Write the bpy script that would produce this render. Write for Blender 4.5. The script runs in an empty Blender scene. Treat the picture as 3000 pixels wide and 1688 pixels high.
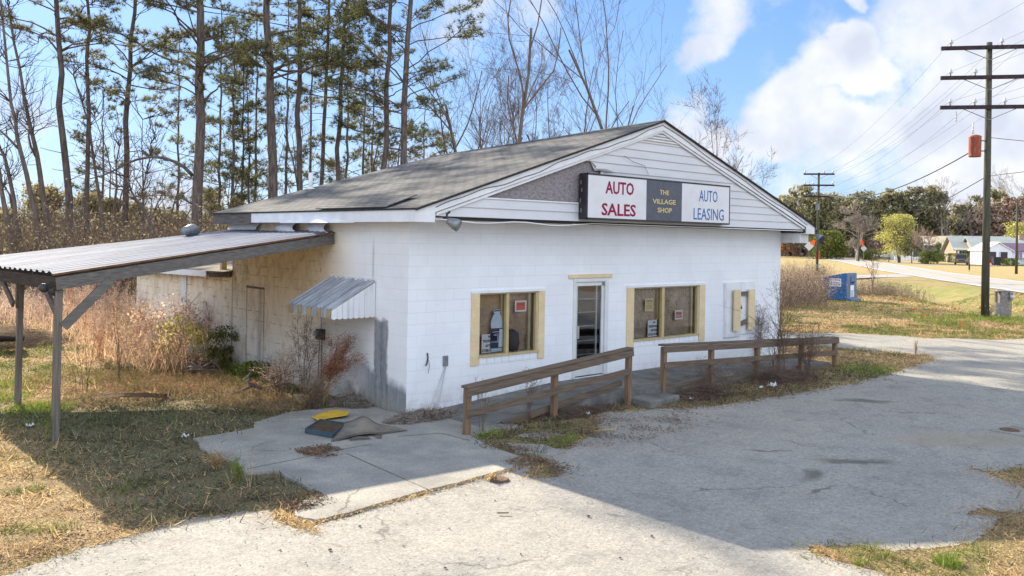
import bpy, math, random
import numpy as np
from mathutils import Vector, Matrix
rad = math.radians
SC = bpy.context.scene
COL = SC.collection

# ------------------------------------------------------------------ camera
FOC = 2505.0; ROLL = 0.0169; PCX, PCY = 1500.0, 698.0; CZ = 3.14
_n = math.hypot(.744, .668)
CR = (.744/_n, -.668/_n); CF = (.668/_n, .744/_n)          # camera right / forward on the ground
CP = (1.794*CR[0]-14.88*CF[0], 1.794*CR[1]-14.88*CF[1], CZ)
cam_d = bpy.data.cameras.new('camera'); cam = bpy.data.objects.new('camera', cam_d); COL.objects.link(cam)
SC.camera = cam
cam_d.sensor_width = 36; cam_d.lens = FOC/3000*36; cam_d.clip_start = .1; cam_d.clip_end = 3000
cam_d.shift_y = -(844-PCY)/3000
cam.location = CP
R_ = Vector((CR[0], CR[1], 0)); F_ = Vector((CF[0], CF[1], 0)); U_ = Vector((0, 0, 1))
# the picture is turned by ROLL about the view axis
right = R_*math.cos(ROLL) + U_*math.sin(ROLL)
up = U_*math.cos(ROLL) - R_*math.sin(ROLL)
m = Matrix((right, up, -F_)).transposed()
cam.rotation_euler = m.to_euler()

def ray(x, y):
    u = x-PCX; v = y-PCY
    a = (u*math.cos(ROLL)+v*math.sin(ROLL))/FOC; b = (-u*math.sin(ROLL)+v*math.cos(ROLL))/FOC
    return (a*CR[0]+CF[0], a*CR[1]+CF[1], -b)
def at(x, y, ax, val):
    """point where the sight line through a measured photo point meets the plane ax = val"""
    d = ray(x, y); i = 'xyz'.index(ax); t = (val-CP[i])/d[i]
    return Vector((CP[0]+d[0]*t, CP[1]+d[1]*t, CP[2]+d[2]*t))
def depth_pt(x, w, z=0.0):
    """ground point w metres ahead of the camera, in the photo column x"""
    a = (x-PCX)/FOC*w
    return Vector((CP[0]+a*CR[0]+w*CF[0], CP[1]+a*CR[1]+w*CF[1], z))
def gd(x, y, z=0.0):                     # same in 2576-wide measures
    return at(x*1.16460, y*1.16460, 'z', z)
def depth_of(p): return (p[0]-CP[0])*CF[0]+(p[1]-CP[1])*CF[1]

# ------------------------------------------------------------------ light and sky
SUN = Vector((.15, 1.88, 1.0)).normalized()
sun_d = bpy.data.lights.new('sun', 'SUN'); sun = bpy.data.objects.new('sun', sun_d); COL.objects.link(sun)
sun_d.energy = 4.9; sun_d.angle = rad(.53); sun_d.color = (1.0, .885, .70)
sun.rotation_euler = SUN.to_track_quat('Z', 'Y').to_euler()
SC.view_settings.view_transform = 'Standard'; SC.view_settings.look = 'None'
SC.view_settings.exposure = 1.4; SC.view_settings.gamma = 1.0
SC.cycles.max_bounces = 7; SC.cycles.diffuse_bounces = 4; SC.cycles.transparent_max_bounces = 8
SC.cycles.caustics_reflective = False; SC.cycles.caustics_refractive = False
SC.cycles.use_denoising = True
SC.cycles.sample_clamp_indirect = 6

class NT:
    """small helper for building node trees"""
    def __init__(s, nt): s.nt = nt
    def n(s, t, **k):
        nd = s.nt.nodes.new(t)
        ins = k.pop('i', {})
        for a, b in k.items(): setattr(nd, a, b)
        for a, b in ins.items():
            if isinstance(b, bpy.types.NodeSocket): s.nt.links.new(b, nd.inputs[a])
            else: nd.inputs[a].default_value = b
        return nd
    def math(s, op, a, b=None, clamp=False):
        i = {0: a}
        if b is not None: i[1] = b
        return s.n('ShaderNodeMath', operation=op, use_clamp=clamp, i=i).outputs[0]
    def mix(s, f, a, b, mode='MIX'):
        nd = s.n('ShaderNodeMix', data_type='RGBA', blend_type=mode)
        for k, v in ((0, f), (6, a), (7, b)):
            if isinstance(v, bpy.types.NodeSocket): s.nt.links.new(v, nd.inputs[k])
            elif k == 0: nd.inputs[k].default_value = v
            else: nd.inputs[k].default_value = (v[0], v[1], v[2], 1)
        return nd.outputs[2]
    def ramp(s, f, a, b):
        return s.n('ShaderNodeMapRange', clamp=True, i={0: f, 1: a, 2: b}).outputs[0]
    def noise(s, vec, scale, detail=5, rough=.55, dist=0):
        return s.n('ShaderNodeTexNoise', i={'Vector': vec, 'Scale': scale, 'Detail': detail, 'Roughness': rough, 'Distortion': dist}).outputs[0]

w = bpy.data.worlds.new('World'); SC.world = w; w.use_nodes = True
T = NT(w.node_tree); w.node_tree.nodes.clear()
sky = T.n('ShaderNodeTexSky', sky_type='NISHITA', sun_disc=False, sun_elevation=math.asin(SUN.z), sun_rotation=math.atan2(SUN.x, SUN.y),
          air_density=1.0, dust_density=.35, ozone_density=1.6)
tc = T.n('ShaderNodeTexCoord').outputs['Generated']
base = T.n('ShaderNodeGamma', i={0: sky.outputs[0], 1: .55}).outputs[0]     # evens out the glare round the sun, as the photo's exposure does
# clouds: soft masses placed by compass direction, broken up by noise
def sky_dir(x, y): return Vector(ray(x*1.1646, y*1.1646)).normalized()
blobs = [((2010, 280), .075, .80), ((1960, 350), .08, .78), ((2150, 130), .055, .84), ((2205, 195), .060, .82), ((2080, 215), .055, .74), ((2090, 330), .085, .76), ((2220, 340), .075, .72), ((2430, 70), .09, .70), ((2560, 30), .10, .80),
         ((2540, 250), .09, .66), ((2400, 400), .085, .70), ((2570, 430), .11, .72), ((2200, 460), .10, .58), ((2000, 470), .09, .56), ((2750, 200), .2, .8), ((2480, 330), .06, .62),
         ((1830, 30), .070, .60), ((1940, 15), .055, .58), ((1780, 105), .050, .64), ((1700, 235), .045, .66), ((1650, 260), .035, .58), ((1760, 330), .065, .66), ((1860, 420), .07, .60), ((1720, 420), .07, .50), ((2120, 20), .030, .72),
         ((1450, 20), .07, .40), ((1350, 360), .09, .46), ((1000, 540), .20, .50), ((250, 560), .22, .55), ((120, 380), .10, .36), ((3400, 300), .6, .9), ((-900, 250), .35, .6), ((4600, 0), .8, .8), ((1600, -1500), .9, .7), ((3000, -1200), .7, .8)]
back = [((-CF[0], -CF[1], .5), .8, .95), ((CR[0]-.3*CF[0], CR[1]-.3*CF[1], .5), .7, .9), ((-CR[0]-.5*CF[0], -CR[1]-.5*CF[1], .55), .6, .8), ((-.3*CF[0], -.3*CF[1], 1.1), .5, .75)]  # unseen cloud banks added for fill light
blobs = [(sky_dir(*b_[0]), b_[1], b_[2]) for b_ in blobs]+[(Vector(b_[0]).normalized(), b_[1], b_[2]) for b_ in back]
warp = T.n('ShaderNodeTexNoise', noise_dimensions='3D', i={'Vector': tc, 'Scale': 5.0, 'Detail': 6, 'Roughness': .55})
wv = T.n('ShaderNodeVectorMath', operation='SUBTRACT', i={0: warp.outputs['Color'], 1: (.5, .5, .5)}).outputs[0]
wv = T.n('ShaderNodeVectorMath', operation='SCALE', i={0: wv, 'Scale': .16}).outputs[0]
dv = T.n('ShaderNodeVectorMath', operation='ADD', i={0: tc, 1: wv}).outputs[0]
acc = None
for d0, rr, st in blobs:
    df = T.n('ShaderNodeVectorMath', operation='SUBTRACT', i={0: dv, 1: tuple(d0)}).outputs[0]
    df = T.n('ShaderNodeVectorMath', operation='MULTIPLY', i={0: df, 1: (1, 1, 1.35)}).outputs[0]
    ln = T.n('ShaderNodeVectorMath', operation='LENGTH', i={0: df}).outputs['Value']
    v = T.n('ShaderNodeMapRange', clamp=True, interpolation_type='SMOOTHSTEP', i={0: ln, 1: rr*1.25, 2: rr*.25, 3: 0.0, 4: st}).outputs[0]
    acc = v if acc is None else T.math('MAXIMUM', acc, v)
n1 = T.noise(tc, 7.5, 9, .58)
n2 = T.noise(dv, 3.2, 5, .5)
dens = T.math('ADD', acc, T.math('MULTIPLY', T.math('SUBTRACT', n1, .5), 1.5))
n1u = T.noise(T.n('ShaderNodeVectorMath', operation='ADD', i={0: tc, 1: (-.012, .0, .045)}).outputs[0], 7.5, 4, .55)
n1d = T.noise(tc, 7.5, 4, .55)
mask = T.n('ShaderNodeMapRange', clamp=True, interpolation_type='SMOOTHSTEP', i={0: dens, 1: .34, 2: .72, 3: 0.0, 4: .96}).outputs[0]
shade = T.ramp(T.math('ADD', T.math('MULTIPLY', T.math('SUBTRACT', n1d, n1u), 2.2), T.math('MULTIPLY', n2, .5)), .52, -.06)
cloud = T.mix(shade, (.28, .30, .35), (.41, .415, .43))
# unseen clouds behind the camera and overhead, made brighter to fill the shaded walls
fwd = T.n('ShaderNodeVectorMath', operation='DOT_PRODUCT', i={0: tc, 1: tuple(Vector((CF[0], CF[1], .25)).normalized())}).outputs['Value']
cloud = T.mix(T.ramp(fwd, .35, -.35), cloud, (.78, .85, .97))
sep = T.n('ShaderNodeSeparateXYZ', i={0: tc}).outputs[2]
low = T.ramp(sep, .28, .0)
low = T.math('MULTIPLY', T.math('POWER', low, 2.2), .62)
bsc = T.n('ShaderNodeVectorMath', operation='MULTIPLY', i={0: base, 1: (.066, .097, .145)}).outputs[0]
tgt = T.mix(low, bsc, (.28, .33, .40))
fin = T.mix(mask, tgt, cloud)
below = T.ramp(sep, -.02, -.001)
fin = T.mix(below, (.12, .11, .09), fin)
bg = T.n('ShaderNodeBackground', i={0: fin, 1: 1.0})
T.nt.links.new(bg.outputs[0], T.n('ShaderNodeOutputWorld').inputs[0])

# ------------------------------------------------------------------ materials
MATS = {}
def mat(name, c1, c2=None, scale=4.0, rough=.85, bump=0.0, bscale=60.0, metal=0.0, fine=.0, fscale=120.0, stretch=(1, 1, 1), lo=.35, hi=.65, extra=None,
        island=0.0, detail=6, spec=None, trans=0.0):
    mt = bpy.data.materials.new(name); mt.use_nodes = True; nt = mt.node_tree; nt.nodes.clear(); t = NT(nt)
    out = t.n('ShaderNodeOutputMaterial'); bs = t.n('ShaderNodeBsdfPrincipled', i={'Roughness': rough, 'Metallic': metal})
    bs.inputs['Specular IOR Level'].default_value = (.12 if rough > .85 else .35) if spec is None else spec
    co = t.n('ShaderNodeTexCoord').outputs['Object']
    vec = t.n('ShaderNodeMapping', i={'Vector': co, 'Scale': stretch}).outputs[0]
    col = t.n('ShaderNodeRGB').outputs[0]; col.default_value = (*c1, 1)
    if c2 is not None:
        col = t.mix(t.ramp(t.noise(vec, scale, detail, .6), lo, hi), c1, c2)
    if fine:
        f = t.ramp(t.noise(vec, fscale, 3, .7), .3, .7)
        col = t.mix(1.0, col, t.mix(f, (1-fine,)*3, (1+fine*.6,)*3), 'MULTIPLY')
    if island:
        ri = t.n('ShaderNodeNewGeometry').outputs['Random Per Island']
        col = t.mix(1.0, col, t.mix(ri, (1-island,)*3, (1+island,)*3), 'MULTIPLY')
    bsock = None
    if extra:
        r = extra(t, co, col)
        if isinstance(r, tuple): col, bsock = r
        else: col = r
    nt.links.new(col, bs.inputs['Base Color'])
    if bump:
        hgt = t.noise(vec, bscale, 6, .6)
        if bsock is not None: hgt = t.math('ADD', t.math('MULTIPLY', hgt, .5), bsock)
        b = t.n('ShaderNodeBump', i={'Strength': bump, 'Distance': .02, 'Height': hgt})
        nt.links.new(b.outputs[0], bs.inputs['Normal'])
    sh = bs.outputs[0]
    if trans:
        tr = t.n('ShaderNodeBsdfTranslucent', i={'Color': col})
        sh = t.n('ShaderNodeMixShader', i={0: trans, 1: sh, 2: tr.outputs[0]}).outputs[0]
    nt.links.new(sh, out.inputs[0])
    MATS[name] = mt
    return mt
def sepv(t, co):
    s = t.n('ShaderNodeSeparateXYZ', i={0: co}).outputs
    return s[0], s[1], s[2]
def band(t, v, a, b, soft=.02):
    return t.math('MULTIPLY', t.ramp(v, a-soft, a+soft), t.ramp(v, b+soft, b-soft))

def blockwall(t, co, col):
    x, y, z = sepv(t, co)
    u = t.math('ADD', x, y)
    v = t.n('ShaderNodeCombineXYZ', i={0: u, 1: t.math('ADD', z, .03), 2: 0.0}).outputs[0]
    br = t.n('ShaderNodeTexBrick', offset=.5, i={'Vector': v, 'Scale': 1.0, 'Mortar Size': .005, 'Mortar Smooth': .35, 'Bias': 0.0,
             'Brick Width': .4064, 'Row Height': .2032, 'Color1': (1, 1, 1, 1), 'Color2': (.95, .95, .95, 1), 'Mortar': (0, 0, 0, 1)})
    brk = t.ramp(t.noise(co, 1.3, 4, .6), .35, .62)
    mo = t.math('MULTIPLY', br.outputs['Fac'], t.math('ADD', t.math('MULTIPLY', brk, .26), .03))
    col = t.mix(mo, col, (.42, .42, .44))
    tone = t.n('ShaderNodeSeparateColor', i={0: br.outputs['Color']}).outputs[0]
    col = t.mix(1.0, col, t.mix(tone, (.955,)*3, (1.0,)*3), 'MULTIPLY')
    hgt = t.math('MULTIPLY', t.math('SUBTRACT', 1.0, br.outputs['Fac']), .12)
    return col, hgt, x, y, z
def streaks(t, co, sc=(1.6, 1.6, .12), s=5.0):
    return t.noise(t.n('ShaderNodeMapping', i={'Vector': co, 'Scale': sc}).outputs[0], s, 6, .65)
def frontwall(t, co, col):
    col, hg, x, y, z = blockwall(t, co, col)
    st = t.ramp(streaks(t, co), .58, .78)
    top = t.ramp(z, 2.6, 3.5)
    col = t.mix(t.math('MULTIPLY', st, t.math('MULTIPLY', top, .35)), col, (.55, .48, .36))
    lowm = t.math('MULTIPLY', t.ramp(z, .45, .0), t.ramp(t.noise(co, 5, 5, .7), .42, .62))
    col = t.mix(t.math('MULTIPLY', lowm, .75), col, (.36, .33, .27))
    rn = t.math('MULTIPLY', t.ramp(streaks(t, co, (2.4, 2.4, .14), 5.0), .62, .74), t.ramp(z, 1.2, 3.4))
    col = t.mix(t.math('MULTIPLY', rn, .30), col, (.50, .42, .30))
    pt = t.ramp(t.noise(co, .9, 3, .5), .50, .54)
    col = t.mix(t.math('MULTIPLY', pt, .22), col, (.70, .71, .74))
    sp = t.ramp(t.noise(co, 30, 2, .5), .76, .80)
    col = t.mix(t.math('MULTIPLY', sp, .5), col, (.3, .22, .15))
    return col, hg
def sidewall(t, co, col):
    col, hg, x, y, z = blockwall(t, co, col)
    ns = t.noise(co, 4, 6, .65)
    wob = t.math('MULTIPLY', t.math('SUBTRACT', ns, .5), .5)
    # warm light bounced off the sunlit ground, painted in away from the corner
    bounce_tone = t.ramp(t.math('ADD', y, wob), 1.6, 3.6)
    bounce_tone = t.math('MULTIPLY', bounce_tone, t.ramp(t.math('ADD', z, wob), .2, 2.2))
    col = t.mix(t.math('MULTIPLY', bounce_tone, .85), col, (.78, .59, .34))
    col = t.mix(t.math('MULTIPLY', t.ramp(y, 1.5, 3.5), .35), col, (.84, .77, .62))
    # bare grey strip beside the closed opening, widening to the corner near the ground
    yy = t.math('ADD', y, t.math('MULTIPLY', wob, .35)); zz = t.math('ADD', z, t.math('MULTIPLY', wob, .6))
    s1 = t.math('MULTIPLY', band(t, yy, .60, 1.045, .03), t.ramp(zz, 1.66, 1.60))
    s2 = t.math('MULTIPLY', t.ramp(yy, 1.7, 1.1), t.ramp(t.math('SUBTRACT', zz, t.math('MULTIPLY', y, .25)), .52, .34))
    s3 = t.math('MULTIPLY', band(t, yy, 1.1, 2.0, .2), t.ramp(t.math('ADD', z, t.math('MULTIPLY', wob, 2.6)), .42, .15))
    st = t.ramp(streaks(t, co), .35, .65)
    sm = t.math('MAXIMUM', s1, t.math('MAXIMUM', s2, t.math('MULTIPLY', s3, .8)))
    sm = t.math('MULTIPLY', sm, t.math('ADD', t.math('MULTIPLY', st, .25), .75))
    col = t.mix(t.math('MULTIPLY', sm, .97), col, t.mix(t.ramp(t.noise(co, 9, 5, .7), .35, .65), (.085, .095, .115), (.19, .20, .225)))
    s4 = t.math('MULTIPLY', band(t, y, 1.10, 1.14, .03), band(t, z, 2.3, 3.0, .15))
    col = t.mix(t.math('MULTIPLY', s4, .65), col, (.2, .2, .22))
    # outline and runs of the bricked-up doorway
    runs = t.ramp(streaks(t, co, (3, 3, .2), 6.0), .48, .66)
    l1 = band(t, t.math('ADD', y, t.math('MULTIPLY', wob, .04)), 5.50, 5.54, .015); l2 = band(t, t.math('ADD', y, t.math('MULTIPLY', wob, .08)), 6.36, 6.42, .03); l3 = band(t, y, 5.62, 5.80, .08)
    inz = t.ramp(z, 1.98, 1.92)
    l4 = t.math('MULTIPLY', band(t, z, 1.90, 1.95, .015), band(t, y, 5.5, 6.45, .02))
    dd = t.math('MAXIMUM', t.math('MULTIPLY', t.math('MAXIMUM', l1, t.math('MAXIMUM', t.math('MULTIPLY', l2, .8), t.math('MULTIPLY', l3, .7))), t.math('MULTIPLY', inz, t.math('ADD', .5, runs))), l4)
    col = t.mix(t.math('MULTIPLY', dd, 1.0), col, (.055, .042, .025))
    gr = t.math('MULTIPLY', t.ramp(t.noise(co, 3.5, 6, .7), .50, .66), t.math('MULTIPLY', band(t, z, 1.85, 2.5, .2), t.ramp(y, 4.8, 6.4)))
    col = t.mix(t.math('MULTIPLY', gr, .85), col, (.17, .15, .045))
    sp = t.math('MULTIPLY', t.ramp(streaks(t, co, (2, 2, .8), 9.0), .62, .67), t.ramp(y, 1.8, 3.0))
    col = t.mix(t.math('MULTIPLY', sp, .85), col, (.16, .10, .05))
    grime = t.math('MULTIPLY', t.ramp(streaks(t, co, (1.2, 1.2, .5), 3.0), .47, .68), t.ramp(y, 2.2, 4.0))
    col = t.mix(t.math('MULTIPLY', grime, .5), col, (.40, .28, .15))
    cap = t.math('MULTIPLY', t.ramp(t.noise(co, 2.2, 7, .7), .50, .62), band(t, z, 2.3, 3.3, .4))
    col = t.mix(t.math('MULTIPLY', t.math('MULTIPLY', cap, t.ramp(y, 2.4, 3.4)), .65), col, (.42, .28, .13))
    jb = t.n('ShaderNodeTexBrick', offset=.5, i={'Vector': t.n('ShaderNodeCombineXYZ', i={0: y, 1: t.math('ADD', z, .03), 2: 0.0}).outputs[0], 'Scale': 1.0, 'Mortar Size': .011, 'Mortar Smooth': .5, 'Brick Width': 2.2, 'Row Height': .2032})
    jm = t.math('MULTIPLY', t.math('MULTIPLY', jb.outputs['Fac'], t.ramp(t.noise(co, 2.6, 6, .7), .50, .60)), t.ramp(y, 2.0, 4.0))
    col = t.mix(t.math('MULTIPLY', jm, .85), col, (.20, .14, .08))
    base_ = t.math('MULTIPLY', t.ramp(t.math('ADD', z, t.math('MULTIPLY', wob, 1.6)), .5, .05), .6)
    col = t.mix(base_, col, (.27, .26, .20))
    jn = t.math('MULTIPLY', band(t, y, 7.15, 7.21, .03), .7)
    col = t.mix(jn, col, (.2, .17, .08))
    return col, hg
mat('painted_block_front', (.84, .86, .89), (.80, .82, .85), 1.2, .7, .35, 90, extra=frontwall)
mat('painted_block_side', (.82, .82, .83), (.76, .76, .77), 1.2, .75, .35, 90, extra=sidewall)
def shingle(t, co, col):
    x, y, z = sepv(t, co)
    v = t.n('ShaderNodeCombineXYZ', i={0: y, 1: t.math('MULTIPLY', x, 1.052), 2: 0.0}).outputs[0]
    br = t.n('ShaderNodeTexBrick', offset=.5, i={'Vector': v, 'Scale': 1.0, 'Mortar Size': .014, 'Mortar Smooth': .2, 'Bias': 0.0, 'Brick Width': .31,
             'Row Height': .135, 'Color1': (1.2, 1.2, 1.2, 1), 'Color2': (.74, .74, .74, 1), 'Mortar': (.30, .30, .30, 1)})
    col = t.mix(1.0, col, br.outputs['Color'], 'MULTIPLY')
    st = t.ramp(t.noise(t.n('ShaderNodeMapping', i={'Vector': co, 'Scale': (.5, 2.2, 1)}).outputs[0], 1.3, 7, .7), .40, .68)
    col = t.mix(t.math('MULTIPLY', st, .25), col, (.12, .12, .115))
    return col, t.math('MULTIPLY', t.math('SUBTRACT', 1.0, br.outputs['Fac']), .8)
mat('shingle', (.165, .167, .175), (.125, .126, .132), 2.2, .95, .5, 140, fine=.35, fscale=160, extra=shingle)
mat('shingle_edge', (.05, .05, .055), (.03, .03, .03), 8, .9)
mat('white_trim', (.80, .81, .83), (.70, .71, .72), 3, .55, .1, 30, fine=.05)
def dirtytrim(t, co, col):
    st = t.ramp(streaks(t, co, (2, 2, 2), 3.0), .55, .75)
    return t.mix(t.math('MULTIPLY', st, .45), col, (.42, .40, .36))
mat('old_trim', (.74, .75, .76), (.62, .62, .61), 4, .6, .15, 40, extra=dirtytrim)
mat('vinyl_siding', (.68, .68, .70), (.60, .61, .64), .9, .5, .1, 60, fine=.06, fscale=40, stretch=(1, 1, 3))
mat('siding_lip', (.56, .54, .52))
mat('osb', (.34, .315, .325), (.22, .19, .195), 14, .9, .4, 60, fine=.3, fscale=70, lo=.38, hi=.62, stretch=(1, 1, 1.6))
mat('tan_trim', (.76, .62, .38), (.68, .54, .32), 3, .6, .15, 50, fine=.1, fscale=25)
mat('tan_frame', (.56, .44, .23), (.46, .36, .18), 5, .5, .1, 50)
def woodgrain(t, co, col):
    return col
def wood(name, a, b, stretch, sc=7):
    mat(name, a, b, sc, .9, .5, 30, fine=.35, fscale=14, stretch=stretch, lo=.3, hi=.7)
wood('grey_wood_x', (.235, .22, .20), (.11, .10, .095), (.35, 6, 6))
wood('grey_wood_y', (.22, .20, .185), (.07, .06, .055), (6, .35, 6))
wood('dark_wood_y', (.10, .08, .065), (.03, .025, .02), (6, .35, 6))
wood('grey_wood_z', (.27, .24, .205), (.11, .095, .08), (6, 6, .35))
wood('brown_wood_x', (.25, .19, .14), (.10, .075, .06), (.4, 6, 6))
wood('brown_wood_z', (.36, .23, .14), (.12, .085, .06), (6, 6, .4))
mat('dark_metal', (.03, .03, .035), (.06, .06, .06), 6, .5)
mat('grey_metal', (.28, .29, .30), (.18, .19, .2), 8, .45, metal=.4)
mat('black_sign', (.022, .021, .027), (.045, .04, .045), 5, .5, .2, 30)
mat('sign_white', (.72, .72, .74), (.66, .65, .66), 3, .45, fine=.04, fscale=50)
mat('sign_slate', (.085, .095, .12), (.11, .12, .145), 9, .6, fine=.2, fscale=60)
mat('letter_red', (.27, .012, .055)); mat('letter_blue', (.045, .15, .38)); mat('letter_gold', (.62, .48, .20), rough=.4)
mat('letter_purple', (.07, .02, .06)); mat('letter_navy', (.02, .03, .08)); mat('letter_brown', (.16, .09, .03))
mat('letter_dark_red', (.30, .02, .012))
mat('poster_white', (.85, .85, .86)); mat('poster_red', (.85, .09, .05), (.75, .07, .04), 20); mat('poster_yellow', (.85, .66, .34), (.78, .6, .3), 10)
mat('poster_faded', (.72, .27, .20), (.65, .22, .17), 20)
mat('bottle_clear', (.66, .78, .90), (.55, .68, .82), 6, .3); mat('bottle_label', (.018, .025, .06)); mat('bottle_pale', (.75, .83, .90))
mat('ply', (.48, .30, .18), (.28, .17, .10), 3.5, .6, .2, 30, stretch=(1, 1, 1.2), fine=.35, fscale=30)
def plyswirl(t, co, col):
    q = t.noise(t.n('ShaderNodeMapping', i={'Vector': co, 'Scale': (2.2, 2.2, .9)}).outputs[0], 1.6, 3, .5, 1.5)
    g = t.math('FRACT', t.math('MULTIPLY', q, 9.0)); g = t.math('ABSOLUTE', t.math('SUBTRACT', g, .5))
    g = t.math('MULTIPLY', t.ramp(g, .12, .5), t.ramp(t.noise(co, 2.0, 4), .35, .6))
    return t.mix(t.math('MULTIPLY', g, .7), col, (.10, .065, .05))
mat('ply_swirl', (.52, .39, .27), (.38, .28, .19), 3, .6, .1, 30, extra=plyswirl)
mat('room_dark', (.018, .02, .024), (.035, .03, .03), 3)
mat('chrome', (.55, .56, .58), rough=.3, metal=.8)
mat('door_white', (.70, .71, .71), (.62, .63, .63), 4, .45)
def tin_x(t, co, col):
    x, y, z = sepv(t, co)
    st = t.ramp(t.noise(t.n('ShaderNodeMapping', i={'Vector': co, 'Scale': (.12, 3.4, 1)}).outputs[0], 2.2, 5, .7), .50, .62)
    col = t.mix(t.math('MULTIPLY', st, .7), col, (.10, .10, .13))
    rs_ = t.ramp(t.noise(t.n('ShaderNodeMapping', i={'Vector': co, 'Scale': (.6, 3, 1)}).outputs[0], 3.0, 5, .7), .60, .68)
    return t.mix(t.math('MULTIPLY', rs_, .5), col, (.13, .07, .045))
mat('tin', (.21, .24, .31), (.12, .145, .20), 1.8, .8, .1, 20, metal=.0, spec=.15, stretch=(.2, 5, 1), fine=.1, fscale=6, extra=tin_x)
mat('tin_rust', (.12, .055, .03), (.2, .11, .07), 9, .8)
mat('awning_white', (.44, .48, .54), (.22, .24, .27), 5, .55, .1, 20, stretch=(.5, 2, .5), lo=.4, hi=.72)
mat('awning_tan', (.45, .36, .20), (.27, .23, .16), 5, .6, .1, 20, lo=.35, hi=.7)
mat('awning_side', (.72, .73, .75), (.45, .46, .48), 3.2, .6, .1, 20, stretch=(3, 3, .4), lo=.5, hi=.75)
def concrete_x(t, co, col):
    vo = t.n('ShaderNodeTexVoronoi', feature='DISTANCE_TO_EDGE', i={'Vector': t.n('ShaderNodeVectorMath', operation='ADD', i={0: co, 1: t.n('ShaderNodeVectorMath', operation='SCALE', i={0: t.n('ShaderNodeTexNoise', i={'Vector': co, 'Scale': 1.2, 'Detail': 4}).outputs['Color'], 'Scale': .7}).outputs[0]}).outputs[0], 'Scale': .30})
    cr = t.math('MULTIPLY', t.ramp(vo.outputs['Distance'], .006, .001), t.ramp(t.noise(co, .8, 2), .48, .6))
    col = t.mix(t.math('MULTIPLY', cr, .6), col, (.08, .07, .05))
    st = t.ramp(t.noise(co, .55, 6, .62), .45, .68)
    col = t.mix(t.math('MULTIPLY', st, .45), col, (.20, .195, .185))
    sp = t.ramp(t.noise(co, 95, 1, .5), .74, .78)
    return t.mix(t.math('MULTIPLY', sp, .5), col, (.07, .06, .05))
mat('slab_concrete', (.39, .37, .325), (.27, .26, .235), 1.6, .9, .4, 60, fine=.3, fscale=32, extra=concrete_x)
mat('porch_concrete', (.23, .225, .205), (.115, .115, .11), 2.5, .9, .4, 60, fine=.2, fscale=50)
def lot_x(t, co, col):
    x, y, z = sepv(t, co)
    # oil stains and a yellowish patched area
    nz = t.n('ShaderNodeTexNoise', i={'Vector': co, 'Scale': 1.6, 'Detail': 5, 'Roughness': .6}).outputs['Color']
    wv2 = t.n('ShaderNodeVectorMath', operation='SCALE', i={0: t.n('ShaderNodeVectorMath', operation='SUBTRACT', i={0: nz, 1: (.5, .5, .5)}).outputs[0], 'Scale': .75}).outputs[0]
    cw = t.n('ShaderNodeVectorMath', operation='ADD', i={0: co, 1: wv2}).outputs[0]
    def blob(px, py, sx, sy, ang=0):
        q = gd(px, py)
        mp = t.n('ShaderNodeMapping', vector_type='TEXTURE', i={'Vector': cw, 'Location': (q.x, q.y, 0), 'Rotation': (0, 0, ang), 'Scale': (sx, sy, 100)}).outputs[0]
        return t.ramp(t.n('ShaderNodeVectorMath', operation='LENGTH', i={0: mp}).outputs['Value'], 1.25, .45)
    st = None
    for a in ((2135, 1160, .62, .16, -.75), (2045, 1195, .34, .20, .2), (1930, 1133, .4, .06, -.8), (2070, 1235, .35, .05, -.2), (1440, 1100, .45, .3, 0), (2180, 1010, .6, .2, -.7)):
        b = blob(*a); st = b if st is None else t.math('MAXIMUM', st, b)
    big = t.ramp(t.noise(co, .45, 6, .6), .36, .66)
    col = t.mix(t.math('MULTIPLY', big, .6), col, (.41, .39, .345))
    mid = t.ramp(t.noise(co, 1.9, 7, .68), .50, .66)
    col = t.mix(t.math('MULTIPLY', mid, .45), col, (.19, .185, .175))
    tr1 = t.ramp(t.noise(t.n('ShaderNodeMapping', i={'Vector': co, 'Rotation': (0, 0, .45), 'Scale': (.16, 1.5, 1)}).outputs[0], 1.4, 6, .65), .52, .70)
    col = t.mix(t.math('MULTIPLY', tr1, .40), col, (.42, .39, .33))
    fn = t.ramp(t.noise(co, 12, 5, .75), .35, .7)
    col = t.mix(1.0, col, t.mix(fn, (.84,)*3, (1.1,)*3), 'MULTIPLY')
    # gravel grains
    g = t.n('ShaderNodeTexVoronoi', i={'Vector': co, 'Scale': 42.0})
    gc = t.n('ShaderNodeSeparateColor', i={0: g.outputs['Color']}).outputs[0]
    col = t.mix(1.0, col, t.mix(gc, (.87, .87, .875), (1.11, 1.11, 1.10)), 'MULTIPLY')
    # worn seams, cracks and dark debris
    vo = t.n('ShaderNodeTexVoronoi', feature='DISTANCE_TO_EDGE', i={'Vector': cw, 'Scale': .42})
    cr = t.math('MULTIPLY', t.ramp(vo.outputs['Distance'], .012, .002), t.ramp(t.noise(co, .7, 3), .5, .6))
    col = t.mix(t.math('MULTIPLY', cr, .55), col, (.08, .075, .06))
    sp = t.ramp(t.noise(co, 26, 2, .5), .68, .72)
    col = t.mix(t.math('MULTIPLY', sp, .7), col, (.05, .045, .04))
    yl = blob(2420, 1105, 1.3, .5, -.6)
    col = t.mix(t.math('MULTIPLY', yl, .5), col, (.34, .30, .20))
    col = t.mix(t.math('MULTIPLY', st, .62), col, (.06, .065, .05))
    return col, t.math('MULTIPLY', gc, .35)
mat('lot_gravel', (.40, .375, .335), (.29, .28, .262), .9, .92, .8, 45, fine=.26, fscale=30, extra=lot_x)
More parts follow.
